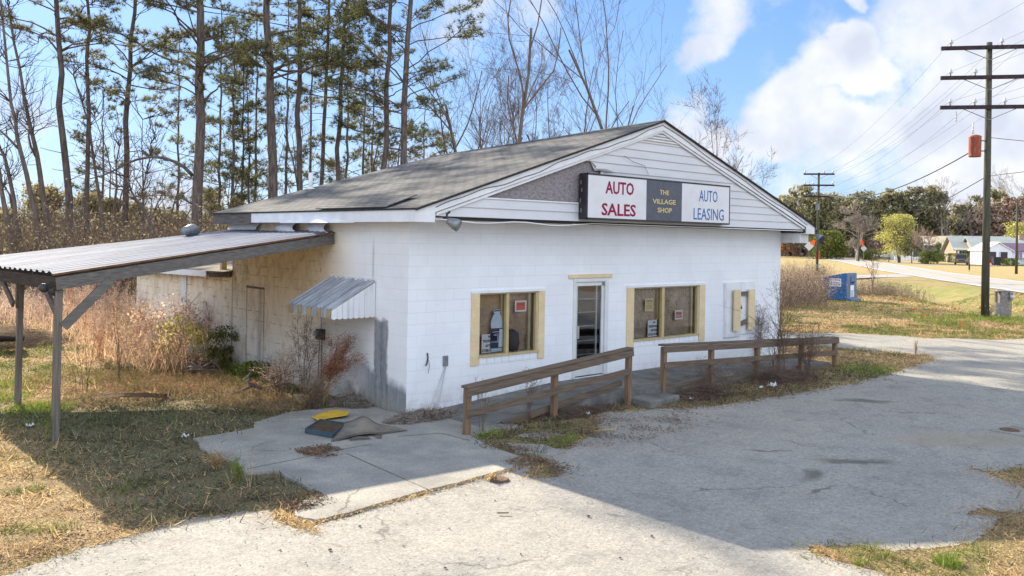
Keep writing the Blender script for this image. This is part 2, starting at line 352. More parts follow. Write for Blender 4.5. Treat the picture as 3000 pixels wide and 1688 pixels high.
def ground_x(t, co, col):
    x, y, z = sepv(t, co)
    g1 = t.ramp(t.noise(co, .22, 6, .62), .47, .64)
    col = t.mix(t.math('MULTIPLY', g1, .6), col, (.20, .185, .07))
    g2 = t.ramp(t.noise(co, 1.3, 6, .7), .56, .70)
    col = t.mix(t.math('MULTIPLY', g2, .5), col, (.10, .075, .045))
    cpz = t.math('MULTIPLY', band(t, x, -5.4, -.2, .5), band(t, y, -3.2, 4.6, .5))     # darker green painted in for the shade by the carport and apron
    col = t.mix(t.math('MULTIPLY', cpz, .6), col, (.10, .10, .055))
    far = t.math('MULTIPLY', t.ramp(x, 60, 90), 1.0)
    col = t.mix(t.math('MULTIPLY', far, .6), col, (.42, .34, .16))
    # lush green bank along the ditch
    u = t.math('ADD', t.math('MULTIPLY', t.math('SUBTRACT', x, 55.6), -.588), t.math('MULTIPLY', t.math('SUBTRACT', y, 7.5), .809))
    bk = t.math('MULTIPLY', band(t, u, .5, 5.5, 1.2), band(t, x, 40, 66, 5))
    col = t.mix(t.math('MULTIPLY', bk, t.math('ADD', .35, t.math('MULTIPLY', g1, .25))), col, (.17, .25, .05))
    return col
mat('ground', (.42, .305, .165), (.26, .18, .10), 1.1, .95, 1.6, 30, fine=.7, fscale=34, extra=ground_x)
mat('road', (.37, .36, .355), (.32, .31, .30), .25, .9, .1, 20, fine=.08, fscale=6)
mat('road_white', (.72, .72, .70)); mat('road_yellow', (.55, .40, .12))
mat('straw', (.62, .46, .25), (.38, .27, .15), 1.2, .9, island=.6, trans=.45)
mat('dull_shade_grass', (.15, .14, .095), (.10, .115, .06), 2.0, .95, island=.7)  # darkened to carry the carport shade; also the dull grass before the porch
mat('straw_green', (.17, .20, .06), (.30, .27, .10), 1.0, .9, island=.6, trans=.3)
mat('green_grass', (.17, .25, .045), (.26, .29, .07), 1.0, .9, island=.4, trans=.35)
mat('broomsedge', (.74, .50, .33), (.55, .38, .25), 1.3, .95, island=.45, trans=.5)
mat('straw_grey', (.34, .29, .245), (.20, .165, .135), 6, .95, island=.6)
mat('leaf_mix', (.36, .24, .15), (.22, .17, .08), 2.2, .95, island=.5, trans=.25)
mat('rust_plume', (.34, .15, .08), (.25, .11, .06), 2, .95, island=.4, trans=.3)
mat('dark_weed', (.15, .10, .085), (.09, .065, .055), 2, .95, island=.3)
mat('plume', (.66, .49, .38), (.55, .40, .29), 2, .95, island=.3, trans=.4)
mat('dead_stem', (.20, .145, .11), (.13, .09, .07), 2, .95, island=.3)
mat('brush', (.36, .28, .20), (.27, .22, .13), .16, .95, island=.55, trans=.2)
mat('brush_pink', (.34, .26, .20), (.26, .20, .14), .3, .95, island=.45, trans=.2)
mat('brush_leaf', (.28, .26, .12), (.40, .31, .17), .3, .95, island=.6, trans=.3)
mat('bark_pine', (.175, .14, .12), (.08, .065, .058), 3.5, .95, .8, 12, stretch=(3, 3, .6), lo=.38, hi=.62)
mat('bark_grey', (.20, .16, .14), (.11, .09, .08), 2.5, .95, .5, 14, stretch=(3, 3, .5))
mat('twig', (.15, .105, .095), (.10, .075, .068), 2, .95)
mat('needles', (.15, .15, .06), (.09, .105, .048), .55, .85, island=.6, trans=.45)
mat('needles_tan', (.22, .20, .095), (.14, .14, .065), .55, .85, island=.55, trans=.45)
mat('far_dark', (.31, .295, .19), (.20, .20, .135), .22, .9, island=.5, trans=.45)
mat('far_mid', (.33, .31, .18), (.24, .23, .14), .25, .9, island=.5, trans=.45)
mat('far_bare', (.36, .31, .27), (.28, .24, .21), .3, .95, island=.3)
mat('far_red', (.34, .23, .18), (.28, .21, .17), .3, .95, island=.4)
mat('pear_leaf', (.52, .48, .16), (.38, .38, .12), .5, .9, island=.45, trans=.4)
mat('cedar', (.12, .15, .035), (.19, .19, .05), .4, .9, island=.5, trans=.2)
mat('hedge', (.17, .21, .05), (.11, .14, .03), .8, .9, island=.5)
mat('pole_wood', (.12, .122, .092), (.065, .06, .05), 4, .9, .5, 20, stretch=(4, 4, .3), fine=.2, fscale=20)
mat('arm_wood', (.065, .045, .05), (.035, .028, .03), 5, .9)
mat('porcelain', (.55, .54, .56), rough=.3)
mat('rust_can', (.30, .07, .035), (.27, .19, .17), 3.2, .7, stretch=(2.5, 2.5, .9), lo=.5, hi=.66)
mat('wire', (.035, .035, .045)); mat('cable_white', (.5, .5, .5)); mat('bin_blue', (.03, .13, .34), (.05, .17, .40), 2.5, .45, fine=.1, fscale=8)
mat('bin_grey', (.16, .22, .32), (.10, .15, .25), 3, .5); mat('orange', (.85, .13, .03)); mat('yellow_paint', (.62, .40, .04), (.45, .28, .03), 6)
mat('mat_tan', (.27, .235, .19), (.12, .105, .09), 2.2, .9, .5, 120, fine=.2, fscale=80)
mat('pan_blue', (.05, .09, .12), (.04, .06, .08), 4, .4); mat('joint_dirt', (.13, .115, .095), (.2, .18, .15), 9)
mat('pan_dirt', (.06, .045, .035), (.1, .08, .05), 9, .9, .5, 30)
mat('hose', (.20, .13, .12), (.32, .24, .20), 7, .5); mat('rust', (.12, .075, .05), (.18, .12, .08), 12, .9)
mat('paper', (.75, .75, .77), (.6, .6, .62), 8); mat('grey_stone', (.33, .32, .32), (.22, .22, .22), 5, .9)
mat('brick_pale', (.36, .28, .22), (.30, .22, .17), 5, .9); mat('brick_grey', (.25, .24, .235), (.20, .195, .19), 1, .9, fine=.15, fscale=9)
mat('roof_green', (.36, .39, .37), (.30, .33, .32), .4, .9, fine=.1, fscale=3); mat('roof_tan', (.38, .33, .26), (.3, .26, .2), 1, .9); mat('roof_purple', (.17, .10, .17), (.13, .08, .14), 1, .6)
mat('white_paint', (.80, .81, .84)); mat('screen_dark', (.07, .05, .06)); mat('car_white', (.75, .77, .80), rough=.25); mat('car_brown', (.16, .125, .085), rough=.3)
mat('tyre', (.02, .02, .022)); mat('glass_dark', (.03, .04, .055), rough=.15); mat('lamp_orange', (.7, .25, .05)); mat('red_plastic', (.55, .09, .06)); mat('bin_black', (.03, .035, .04))
mat('purple_paint', (.3, .22, .34)); mat('concrete_post', (.36, .33, .30), (.2, .18, .17), 12, .9, .5, 40, fine=.3, fscale=30)
mat('leaf_litter', (.13, .08, .055), (.22, .145, .09), 3, .95, island=.5)
mat('sign_back', (.55, .56, .57))
def glassmat(name, tint, refl):
    mt = bpy.data.materials.new(name); mt.use_nodes = True; nt = mt.node_tree; nt.nodes.clear(); t = NT(nt)
    fr = t.n('ShaderNodeFresnel', i={'IOR': 1.5}).outputs[0]
    f = t.math('ADD', t.math('MULTIPLY', fr, 1.0), refl, clamp=True)
    co = t.n('ShaderNodeTexCoord').outputs['Object']
    b = t.n('ShaderNodeBump', i={'Strength': .03, 'Distance': .02, 'Height': t.noise(co, 2.5, 2)})
    gl = t.n('ShaderNodeBsdfGlossy', i={'Color': (.9, .92, .95, 1), 'Roughness': .03, 'Normal': b.outputs[0]})
    tr = t.n('ShaderNodeBsdfTransparent', i={'Color': (*tint, 1)})
    mx = t.n('ShaderNodeMixShader', i={0: f, 1: tr.outputs[0], 2: gl.outputs[0]})
    nt.links.new(mx.outputs[0], t.n('ShaderNodeOutputMaterial').inputs[0]); MATS[name] = mt
glassmat('glass', (.93, .95, .95), .02)
glassmat('door_glass', (.80, .86, .90), .09)

# ------------------------------------------------------------------ object helpers
def tag(o, label=None, cat=None, group=None, kind=None):
    if label: o['label'] = label
    if cat: o['category'] = cat
    if group: o['group'] = group
    if kind: o['kind'] = kind
    return o
def thing(name, label, cat, loc=(0, 0, 0), rz=0, group=None):
    o = bpy.data.objects.new(name, None); COL.objects.link(o); o.location = loc; o.rotation_euler = (0, 0, rz); o.empty_display_size = .2
    return tag(o, label, cat, group)
def raw_mesh(name, V, F, matn, parent=None, smooth=False, loc=None):
    """V: n x 3, F: list of int arrays (m x k). One mesh object."""
    V = np.asarray(V, dtype=np.float32).reshape(-1, 3)
    me = bpy.data.meshes.new(name)
    if not isinstance(F, list): F = [F]
    F = [np.asarray(f, dtype=np.int32) for f in F if len(f)]
    me.vertices.add(len(V)); me.vertices.foreach_set('co', V.ravel())
    lv = np.concatenate([f.ravel() for f in F]); tot = np.concatenate([np.full(len(f), f.shape[1], np.int32) for f in F])
    st = np.concatenate([[0], np.cumsum(tot)[:-1]]).astype(np.int32)
    me.loops.add(len(lv)); me.loops.foreach_set('vertex_index', lv)
    me.polygons.add(len(tot)); me.polygons.foreach_set('loop_start', st); me.polygons.foreach_set('loop_total', tot)
    if smooth: me.polygons.foreach_set('use_smooth', np.ones(len(tot), bool))
    me.update(calc_edges=True); me.validate()
    me.materials.append(MATS[matn])
    o = bpy.data.objects.new(name, me); COL.objects.link(o)
    if parent: o.parent = parent
    if loc is not None: o.location = loc
    return o
class MB:
    """collects boxes, prisms and tubes, and links them as ONE mesh object"""
    def __init__(s): s.v = []; s.f = []
    def poly(s, pts):
        n = len(s.v); s.v += [tuple(p) for p in pts]; s.f.append(list(range(n, n+len(pts)))); return s
    def hexa(s, p):
        n = len(s.v); s.v += [tuple(q) for q in p]
        for q in ((0, 3, 2, 1), (4, 5, 6, 7), (0, 1, 5, 4), (1, 2, 6, 5), (2, 3, 7, 6), (3, 0, 4, 7)): s.f.append([n+k for k in q])
        return s
    def box(s, x0, x1, y0, y1, z0, z1):
        return s.hexa([(x0, y0, z0), (x1, y0, z0), (x1, y1, z0), (x0, y1, z0), (x0, y0, z1), (x1, y0, z1), (x1, y1, z1), (x0, y1, z1)])
    def beam(s, a, b, w, h, up=(0, 0, 1)):
        """box from a to b, w wide and h high, centred on the line"""
        a = Vector(a); b = Vector(b); d = (b-a).normalized(); sd = d.cross(Vector(up))
        if sd.length < 1e-4: sd = d.cross(Vector((1, 0, 0)))
        sd.normalize(); u = sd.cross(d).normalized()
        sd *= w/2; u *= h/2
        return s.hexa([a-sd-u, a+sd-u, b+sd-u, b-sd-u, a-sd+u, a+sd+u, b+sd+u, b-sd+u])
    def prism(s, pts, off):
        """flat outline pts pushed along off"""
        off = Vector(off); n = len(s.v); k = len(pts)
        s.v += [tuple(p) for p in pts]+[tuple(Vector(p)+off) for p in pts]
        s.f.append([n+i for i in range(k)][::-1]); s.f.append([n+k+i for i in range(k)])
        for i in range(k): j = (i+1) % k; s.f.append([n+i, n+j, n+k+j, n+k+i])
        return s
    def tube(s, pts, r, k=8, caps=True):
        pts = [Vector(p) for p in pts]; r = r if isinstance(r, (list, tuple)) else [r]*len(pts)
        n0 = len(s.v); side = None
        for i, p in enumerate(pts):
            d = (pts[min(i+1, len(pts)-1)]-pts[max(i-1, 0)]).normalized()
            if side is None:
                side = d.cross(Vector((0, 0, 1)));
                if side.length < .1: side = d.cross(Vector((1, 0, 0)))
            side = (side-d*side.dot(d)).normalized(); u = d.cross(side)
            for j in range(k):
                a = 2*math.pi*j/k; s.v.append(tuple(p+(side*math.cos(a)+u*math.sin(a))*r[i]))
        for i in range(len(pts)-1):
            for j in range(k):
                a = n0+i*k+j; b = n0+i*k+(j+1) % k; s.f.append([a, b, b+k, a+k])
        if caps:
            s.f.append([n0+j for j in range(k)][::-1]); s.f.append([n0+(len(pts)-1)*k+j for j in range(k)])
        return s
    def lathe(s, prof, c, k=16, axis='z'):
        n0 = len(s.v); c = Vector(c)
        for r, h in prof:
            for j in range(k):
                a = 2*math.pi*j/k; x, y = r*math.cos(a), r*math.sin(a)
                s.v.append(tuple(c+Vector((x, y, h) if axis == 'z' else (x, h, y) if axis == 'y' else (h, x, y))))
        for i in range(len(prof)-1):
            for j in range(k):
                a = n0+i*k+j; b = n0+i*k+(j+1) % k; s.f.append([a, b, b+k, a+k])
        s.f.append([n0+j for j in range(k)][::-1]); s.f.append([n0+(len(prof)-1)*k+j for j in range(k)])
        return s
    def build(s, name, matn, parent=None, smooth=False, bevel=0, loc=None, rot=None):
        me = bpy.data.meshes.new(name); me.from_pydata(s.v, [], s.f); me.update(); me.materials.append(MATS[matn])
        if smooth: me.polygons.foreach_set('use_smooth', [True]*len(me.polygons))
        o = bpy.data.objects.new(name, me); COL.objects.link(o)
        if parent: o.parent = parent
        if loc is not None: o.location = loc
        if rot is not None: o.rotation_euler = rot
        if bevel:
            md = o.modifiers.new('bevel', 'BEVEL'); md.width = bevel; md.segments = 2; md.limit_method = 'ANGLE'
        return o
def box_obj(name, matn, parent, x0, x1, y0, y1, z0, z1, bevel=0): return MB().box(x0, x1, y0, y1, z0, z1).build(name, matn, parent, bevel=bevel)
def copy_tree(o, parent=None, label=None):
    c = o.copy(); COL.objects.link(c); c.parent = parent
    if label: c['label'] = label
    for ch in list(o.children): copy_tree(ch, c)
    return c
def text_fit(body, x0, x1, z0, z1, y, matn, parent, name='lettering', bold=0.0, face='front', thick=.004):
    """flat lettering filling the box x0..x1, z0..z1 on the plane y (front) or on x (side, x0..x1 then run along -y)"""
    cu = bpy.data.curves.new('t', 'FONT'); cu.body = body; cu.size = 1; cu.offset = bold; cu.extrude = .01; cu.resolution_u = 2; cu.space_line = 1.0
    cu.align_x = 'CENTER'
    ob = bpy.data.objects.new('t', cu); COL.objects.link(ob); bpy.context.view_layer.update()
    me = bpy.data.meshes.new_from_object(ob); bpy.data.objects.remove(ob); bpy.data.curves.remove(cu)
    n = len(me.vertices); co = np.empty(n*3, np.float32); me.vertices.foreach_get('co', co); co = co.reshape(-1, 3)
    mn, mx = co.min(0), co.max(0); q = (co-mn)/np.maximum(mx-mn, 1e-6)
    out = np.zeros_like(co)
    if face == 'front':
        out[:, 0] = x0+q[:, 0]*(x1-x0); out[:, 2] = z0+q[:, 1]*(z1-z0); out[:, 1] = y-q[:, 2]*thick
    else:
        out[:, 1] = x0+q[:, 0]*(x1-x0); out[:, 2] = z0+q[:, 1]*(z1-z0); out[:, 0] = y-q[:, 2]*thick
    me.vertices.foreach_set('co', out.ravel()); me.update(); me.name = name; me.materials.clear(); me.materials.append(MATS[matn])
    o = bpy.data.objects.new(name, me); COL.objects.link(o)
    if parent: o.parent = parent
    return o

# vectorised vegetation pieces
def segs_mesh(P0, P1, r0, r1, k=4):
    P0 = np.asarray(P0, float); P1 = np.asarray(P1, float); r0 = np.asarray(r0, float); r1 = np.asarray(r1, float)
    d = P1-P0; L = np.linalg.norm(d, axis=1, keepdims=True)+1e-9; d = d/L
    ref = np.where(np.abs(d[:, 2:3]) > .9, np.array([[1., 0, 0]]), np.array([[0, 0, 1.]]))
    s = np.cross(d, ref); s /= np.linalg.norm(s, axis=1, keepdims=True)+1e-9; u = np.cross(d, s)
    n = len(P0); V = np.empty((n, 2*k, 3))
    for j in range(k):
        a = 2*math.pi*j/k; o = s*math.cos(a)+u*math.sin(a)
        V[:, j] = P0+o*r0[:, None]; V[:, k+j] = P1+o*r1[:, None]
    b = (np.arange(n)*2*k)[:, None]
    F = np.concatenate([b+np.array([[j, (j+1) % k, k+(j+1) % k, k+j]]) for j in range(k)])
    return V.reshape(-1, 3), F
def blades_mesh(B, D, wd, rng):
    """triangles standing on points B, reaching along vectors D"""
    n = len(B); s = np.cross(D, rng.normal(size=(n, 3))); s /= np.linalg.norm(s, axis=1, keepdims=True)+1e-9
    wd = np.broadcast_to(np.asarray(wd, float), (n,))[:, None]
    V = np.stack([B-s*wd, B+s*wd, B+D], 1).reshape(-1, 3)
    return V, np.arange(3*n).reshape(n, 3)
def leaves_mesh(Cn, size, rng, flat=0.0):
    """small four-cornered leaf clumps at points Cn"""
    n = len(Cn); a = rng.normal(size=(n, 3)); a /= np.linalg.norm(a, axis=1, keepdims=True); b = np.cross(a, rng.normal(size=(n, 3))); b /= np.linalg.norm(b, axis=1, keepdims=True)+1e-9
    sz = (np.broadcast_to(np.asarray(size, float), (n,))*rng.uniform(.6, 1.4, n))[:, None]
    V = np.stack([Cn-a*sz, Cn-b*sz*.55, Cn+a*sz, Cn+b*sz*.55], 1).reshape(-1, 3)
    return V, np.arange(4*n).reshape(n, 4)
def join(parts):
    V = []; F = {}; n = 0
    for v, f in parts:
        V.append(v); F.setdefault(f.shape[1], []).append(f+n); n += len(v)
    return np.concatenate(V), [np.concatenate(x) for x in F.values()]

# ------------------------------------------------------------------ the setting
def ditch(x, y):
    u = (x-55.6)*-.588+(y-7.5)*.809; s = (x-55.6)*.809+(y-7.5)*.588
    d = -.85*math.exp(-((u-5.6)/2.3)**2)/(1+math.exp(-( -s+14)/3))
    return d
def axis_pts(lo, hi, f0, f1, fine, growth=1.25):
    a = [f0]
    while a[-1] < f1: a.append(a[-1]+fine)
    st = fine
    while a[-1] < hi: st *= growth; a.append(min(a[-1]+st, hi))
    b = [f0]; st = fine
    while b[-1] > lo: st *= growth; b.append(max(b[-1]-st, lo))
    return sorted(set(b+a))
gx = axis_pts(-900, 1500, -14, 74, 1.0); gy = axis_pts(-900, 1500, -12, 44, 1.0)
V = [(x, y, ditch(x, y)) for y in gy for x in gx]; nx = len(gx)
F = [(j*nx+i, j*nx+i+1, (j+1)*nx+i+1, (j+1)*nx+i) for j in range(len(gy)-1) for i in range(nx-1)]
tag(raw_mesh('ground', V, np.array(F), 'ground', smooth=True), kind='structure')

rs = random.Random(5)
def ragged(pts, amp=.12, step=.35, closed=True):
    out = []; n = len(pts)
    for i in range(n if closed else n-1):
        a = Vector(pts[i]).to_2d() if len(pts[i]) > 2 else Vector(pts[i]); b = pts[(i+1) % n]; b = Vector(b).to_2d() if len(b) > 2 else Vector(b)
        k = max(1, int((b-a).length/step)); nr = Vector((-(b-a).y, (b-a).x)); nr = nr.normalized() if nr.length > 0 else nr
        if (b-a).length > 12: k = 1
        for j in range(k):
            out.append(a.lerp(b, j/k)+nr*(rs.uniform(-amp, amp) if j else rs.uniform(-amp, amp)*.5))
    return out
def sheet(name, pts, z, matn, thick=0.0, kind='structure', **kw):
    m_ = MB(); 
    if thick: m_.prism([(p[0], p[1], z-thick) for p in pts], (0, 0, thick))
    else: m_.poly([(p[0], p[1], z) for p in pts])
    o = m_.build(name, matn, **kw); return tag(o, kind=kind)
P = gd
lot = [(-40, -14), (-12, -5.2), P(0, 1449), P(90, 1417), P(240, 1370), P(330, 1345), P(450, 1312), P(560, 1292), P(672, 1284), P(705, 1315), P(760, 1335), P(800, 1316),
       P(1000, 1262), P(1240, 1197), P(1330, 1172), P(1335, 1205), P(1400, 1200), P(1405, 1180), P(1340, 1130), P(1420, 1130), P(1500, 1080), P(1500, 1040), P(1640, 1030), P(1800, 1022), P(2030, 985), P(2205, 952),
       P(2350, 905), P(2330, 893), P(2180, 882), P(2000, 868), P(1900, 872), (13.2, 3.5), (14, 5.4), P(2110, 838), P(2260, 845), P(2330, 851), P(2430, 852), P(2500, 856), P(2576, 852), (26, -4.2), (36, -6), (60, -12), (60, -30), (12, -16), (6.5, -10.2),
       P(2700, 1190), P(2560, 1178), P(2500, 1190), P(2440, 1178), P(2575, 1225), P(2640, 1260), P(2560, 1292), P(2480, 1283), P(2430, 1295), P(2520, 1300), P(2490, 1345), P(2380, 1378), P(2250, 1392), P(2150, 1372), P(2050, 1378), P(2035, 1392), P(2130, 1415),
       P(2230, 1449), (0.1, -10.2), (0, -30), (-40, -40)]
sheet('parking_lot', ragged(ragged(lot, .08, .35), .04, .06), .005, 'lot_gravel')
slab = [P(485, 1108), P(520, 1142), P(590, 1170), P(622, 1196), P(700, 1192), P(790, 1240), P(770, 1262), P(735, 1283), P(740, 1305), P(795, 1316), P(1000, 1261), P(1240, 1196), P(1345, 1165),
        P(1240, 1130), P(1180, 1100), (.3, -1.95), (1.0, -1.9), (1.0, -.02), (-.02, -.02), (-.04, .9), (-.5, 1.35), P(840, 1030), P(740, 1040), P(640, 1068), P(640, 1082)]
sheet('concrete_apron', ragged(ragged(slab, .03, .3), .012, .06), .035, 'slab_concrete', thick=.05)
for nm, pts, z_ in (('concrete_patch', [P(1275, 1118), P(1370, 1122), P(1420, 1140), P(1385, 1150), P(1300, 1140)], .022), ('concrete_patch', [P(1300, 1098), P(1370, 1088), P(1420, 1096), P(1350, 1108)], .022),
                    ('concrete_patch', [P(680, 1062), P(720, 1045), P(820, 1035), P(850, 1040), P(790, 1062)], .05), ('concrete_patch', [P(2490, 1085), P(2560, 1070), P(2640, 1085), P(2640, 1110)], .022)):
    sheet(nm, ragged(pts, .02, .2), z_, 'slab_concrete', thick=.03)
def joint(pp):
    for a, b in zip(pp[:-1], pp[1:]):
        tag(MB().beam(P(*a, .036), P(*b, .036), .022, .006).build('slab_joint', 'joint_dirt'), kind='structure')
joint([(622, 1180), (760, 1152), (856, 1131), (935, 1118)]); joint([(874, 1142), (960, 1180), (1088, 1236)]); joint([(1000, 1098), (1110, 1090), (1180, 1108)])
# road: near and far edges measured on the ground
near = [(20, -20), (40, -4.6), (55.6, 7.5), (72.2, 19.8), (92.2, 34.2), (125, 55), (152, 73.5), (200, 108), (300, 190)]
def road_line(off):
    out = []
    for i, p in enumerate(near):
        a = Vector(near[max(i-1, 0)]); b = Vector(near[min(i+1, len(near)-1)]); d = (b-a).normalized(); out.append(Vector(p)+Vector((d.y, -d.x))*off)
    return out
def strip(name, o0, o1, z, matn):
    A = road_line(o0); B = road_line(o1); m_ = MB()
    for i in range(len(A)-1): m_.poly([(*A[i], z), (*B[i], z), (*B[i+1], z), (*A[i+1], z)])
    return tag(m_.build(name, matn), kind='structure')
strip('road', 0, 7.2, .03, 'road')
strip('road_marking', .25, .40, .034, 'road_white'); strip('road_marking', 6.8, 6.95, .034, 'road_white'); strip('road_marking', 3.45, 3.6, .034, 'road_yellow'); strip('road_marking', 3.75, 3.9, .034, 'road_yellow')
dr = [P(2240, 661.5), P(2330, 667), P(2500, 668.5), P(2640, 670), P(2640, 668), P(2500, 666.8), P(2330, 665.5), P(2240, 659)]
sheet('driveway', [(p.x, p.y) for p in dr], .02, 'road')
sheet('driveway', [(p.x, p.y) for p in (P(2270, 690), P(2140, 693), P(2095, 700), P(2110, 703), P(2200, 699), P(2300, 697))], .02, 'road')

# ------------------------------------------------------------------ the shop
shop = thing('shop_building', 'white painted concrete block shop with a grey gable roof and boarded windows', 'shop')
W, L, H = 12.12, 7.20, 3.45
def wall_x(x0, x1, z0, z1, y, holes, th, mb):
    """front-facing wall (outer face on y, inner on y+th) with rectangular holes (xa, xb, za, zb)"""
    xs = sorted({x0, x1}|{h[0] for h in holes}|{h[1] for h in holes}); zs = sorted({z0, z1}|{h[2] for h in holes}|{h[3] for h in holes})
    for i in range(len(xs)-1):
        for j in range(len(zs)-1):
            cx_, cz_ = (xs[i]+xs[i+1])/2, (zs[j]+zs[j+1])/2
            if any(h[0] < cx_ < h[1] and h[2] < cz_ < h[3] for h in holes): continue
            mb.poly([(xs[i], y, zs[j]), (xs[i+1], y, zs[j]), (xs[i+1], y, zs[j+1]), (xs[i], y, zs[j+1])])
    for a, b, c, d in holes:
        mb.poly([(a, y, c), (a, y+th, c), (b, y+th, c), (b, y, c)]); mb.poly([(a, y, d), (b, y, d), (b, y+th, d), (a, y+th, d)])
        mb.poly([(a, y, c), (a, y, d), (a, y+th, d), (a, y+th, c)]); mb.poly([(b, y, c), (b, y+th, c), (b, y+th, d), (b, y, d)])
mb = MB()
wall_x(0, W, -.15, H, 0, [(1.61, 3.13, .93, 2.10), (4.13, 5.21, .26, 2.33), (6.05, 8.47, .93, 2.09)], .2, mb)
mb.build('front_wall', 'painted_block_front', shop)
mb = MB()   # left wall: y runs along it, with the shallow closed-up opening under the awning
ys = [0, 1.06, 2.52, L]; zs = [-.15, .77, 2.2, H]
for i in range(3):
    for j in range(3):
        if i == 1 and j == 1: continue
        mb.poly([(0, ys[i], zs[j]), (0, ys[i], zs[j+1]), (0, ys[i+1], zs[j+1]), (0, ys[i+1], zs[j])])
mb.poly([(.06, 1.06, .77), (.06, 1.06, 2.2), (.06, 2.52, 2.2), (.06, 2.52, .77)])
for a in (1.06, 2.52): mb.poly([(0, a, .77), (0, a, 2.2), (.06, a, 2.2), (.06, a, .77)])
for a in (.77, 2.2): mb.poly([(0, 1.06, a), (0, 2.52, a), (.06, 2.52, a), (.06, 1.06, a)])
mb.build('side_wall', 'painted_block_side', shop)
mb = MB(); mb.poly([(W, 0, -.15), (W, L, -.15), (W, L, H), (W, 0, H)]); mb.poly([(0, L, -.15), (0, L, H), (W, L, H), (W, L, -.15)])
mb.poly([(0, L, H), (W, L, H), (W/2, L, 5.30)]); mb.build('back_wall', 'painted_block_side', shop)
mb = MB(); mb.box(.05, W-.05, .25, 2.3, 2.6, 2.62); mb.poly([(.2, 2.2, 0), (W-.2, 2.2, 0), (W-.2, 2.2, 2.6), (.2, 2.2, 2.6)]); mb.poly([(.2, .2, .2), (W-.2, .2, .2), (W-.2, 2.2, .2), (.2, 2.2, .2)])
mb.build('room', 'room_dark', shop)
# faint block infill under the windows
for x0, x1 in ((1.63, 3.11), (6.07, 8.46)):
    mb = MB(); k = 8 if x0 < 3 else 13
    for i in range(k): a = x0+(x1-x0)*i/k; mb.box(a+.006, a+(x1-x0)/k-.006, -.012, .01, .765, .905)
    mb.build('infill_blocks', 'painted_block_front', shop)

SL = .327; RX = 6.13; RZ = 5.74; YF, YB = -.69, 7.55; EX0, EX1 = -.36, 12.62
SAG = .28      # the ridge drops towards the back
def rz(x): return RZ-SL*abs(x-RX)
# roof: shingle skin over a deck, each slope one sheet
mb = MB()
for xa in (EX0, EX1):
    mb.hexa([(xa, YF-.03, rz(xa)-.03), (RX, YF-.03, RZ-.03), (RX, YB, RZ-.03-SAG), (xa, YB, rz(xa)-.03), (xa, YF-.03, rz(xa)), (RX, YF-.03, RZ), (RX, YB, RZ-SAG), (xa, YB, rz(xa))])
roof = mb.build('roof', 'shingle', shop)
mb = MB()   # dark shingle butts along the rakes and eaves, a hair proud
for xa, s in ((EX0, -1), (EX1, 1)):
    mb.beam((xa+s*.02, YF-.035, rz(xa)-.03), (RX, YF-.035, RZ-.02), .03, .035)
    mb.beam((xa+s*.015, YF-.03, rz(xa)-.02), (xa+s*.015, YB, rz(xa)-.02), .03, .022)
mb.build('shingle_edge', 'shingle_edge', roof)
mb = MB()
for sg_ in (-1, 1): mb.hexa([(RX, YF-.03, RZ), (RX+sg_*.15, YF-.03, RZ-.048), (RX+sg_*.15, YB, RZ-.048-SAG), (RX, YB, RZ-SAG), (RX, YF-.03, RZ+.014), (RX+sg_*.15, YF-.03, RZ-.036), (RX+sg_*.15, YB, RZ-.036-SAG), (RX, YB, RZ-SAG+.014)])
mb.build('ridge_cap', 'shingle', roof)
mb = MB(); mb.prism([(EX0-.02, .2, rz(EX0)+.012), (EX0-.02, 2.6, rz(EX0)+.014), (.35, 1.9, rz(.35)+.008), (.45, .4, rz(.45)+.01)], (0, 0, .018)); mb.build('lifted_shingles', 'shingle', roof)
# fascia along the eaves and up the rakes
box_obj('eave_fascia', 'white_trim', shop, EX0-.005, EX0+.02, YF, 5.45, 3.385, rz(EX0)-.032); box_obj('eave_fascia', 'white_trim', shop, EX1-.02, EX1+.005, YF, YB, 3.385, rz(EX1)-.032)
box_obj('bare_fascia_board', 'grey_wood_y', shop, EX0, EX0+.035, 5.45, YB-.03, 3.36, rz(EX0)-.032)
mb = MB()
for xa, xb in ((EX0, RX), (EX1, RX)):
    s = 1 if xa < RX else -1
    a0 = Vector((xa, YF, rz(xa)-.033)); a1 = Vector((RX, YF, RZ-.033)); dn = Vector((0, 0, -.185))
    mb.prism([a0, a1, a1+dn, a0+Vector((s*.0, 0, -.16))], (0, .025, 0))
    a0 = Vector((xa+s*.45, YF+.03, rz(xa+s*.45)-.215)); a1 = Vector((RX, YF+.03, RZ-.215)); dn = Vector((0, 0, -.05)); mb.prism([a0, a1, a1+dn, a0+dn], (0, .03, 0))
mb.box(EX0, .045, YF-.004, YF+.02, 3.385, rz(EX0)-.05); mb.box(12.20, EX1, YF-.004, YF+.02, 3.385, rz(EX1)-.06)
mb.build('rake_board', 'white_trim', shop)
mb = MB(); mb.box(EX0+.02, -.001, YF+.02, YB-.1, 3.39, 3.402); mb.box(W+.001, EX1-.02, YF+.02, YB-.1, 3.39, 3.402); mb.box(EX0+.03, EX1-.03, -.58, -.001, 3.462, 3.47); mb.build('soffit', 'old_trim', shop)
box_obj('soffit_box', 'old_trim', shop, W+.003, EX1-.05, -.55, 0.4, 3.14, 3.385)
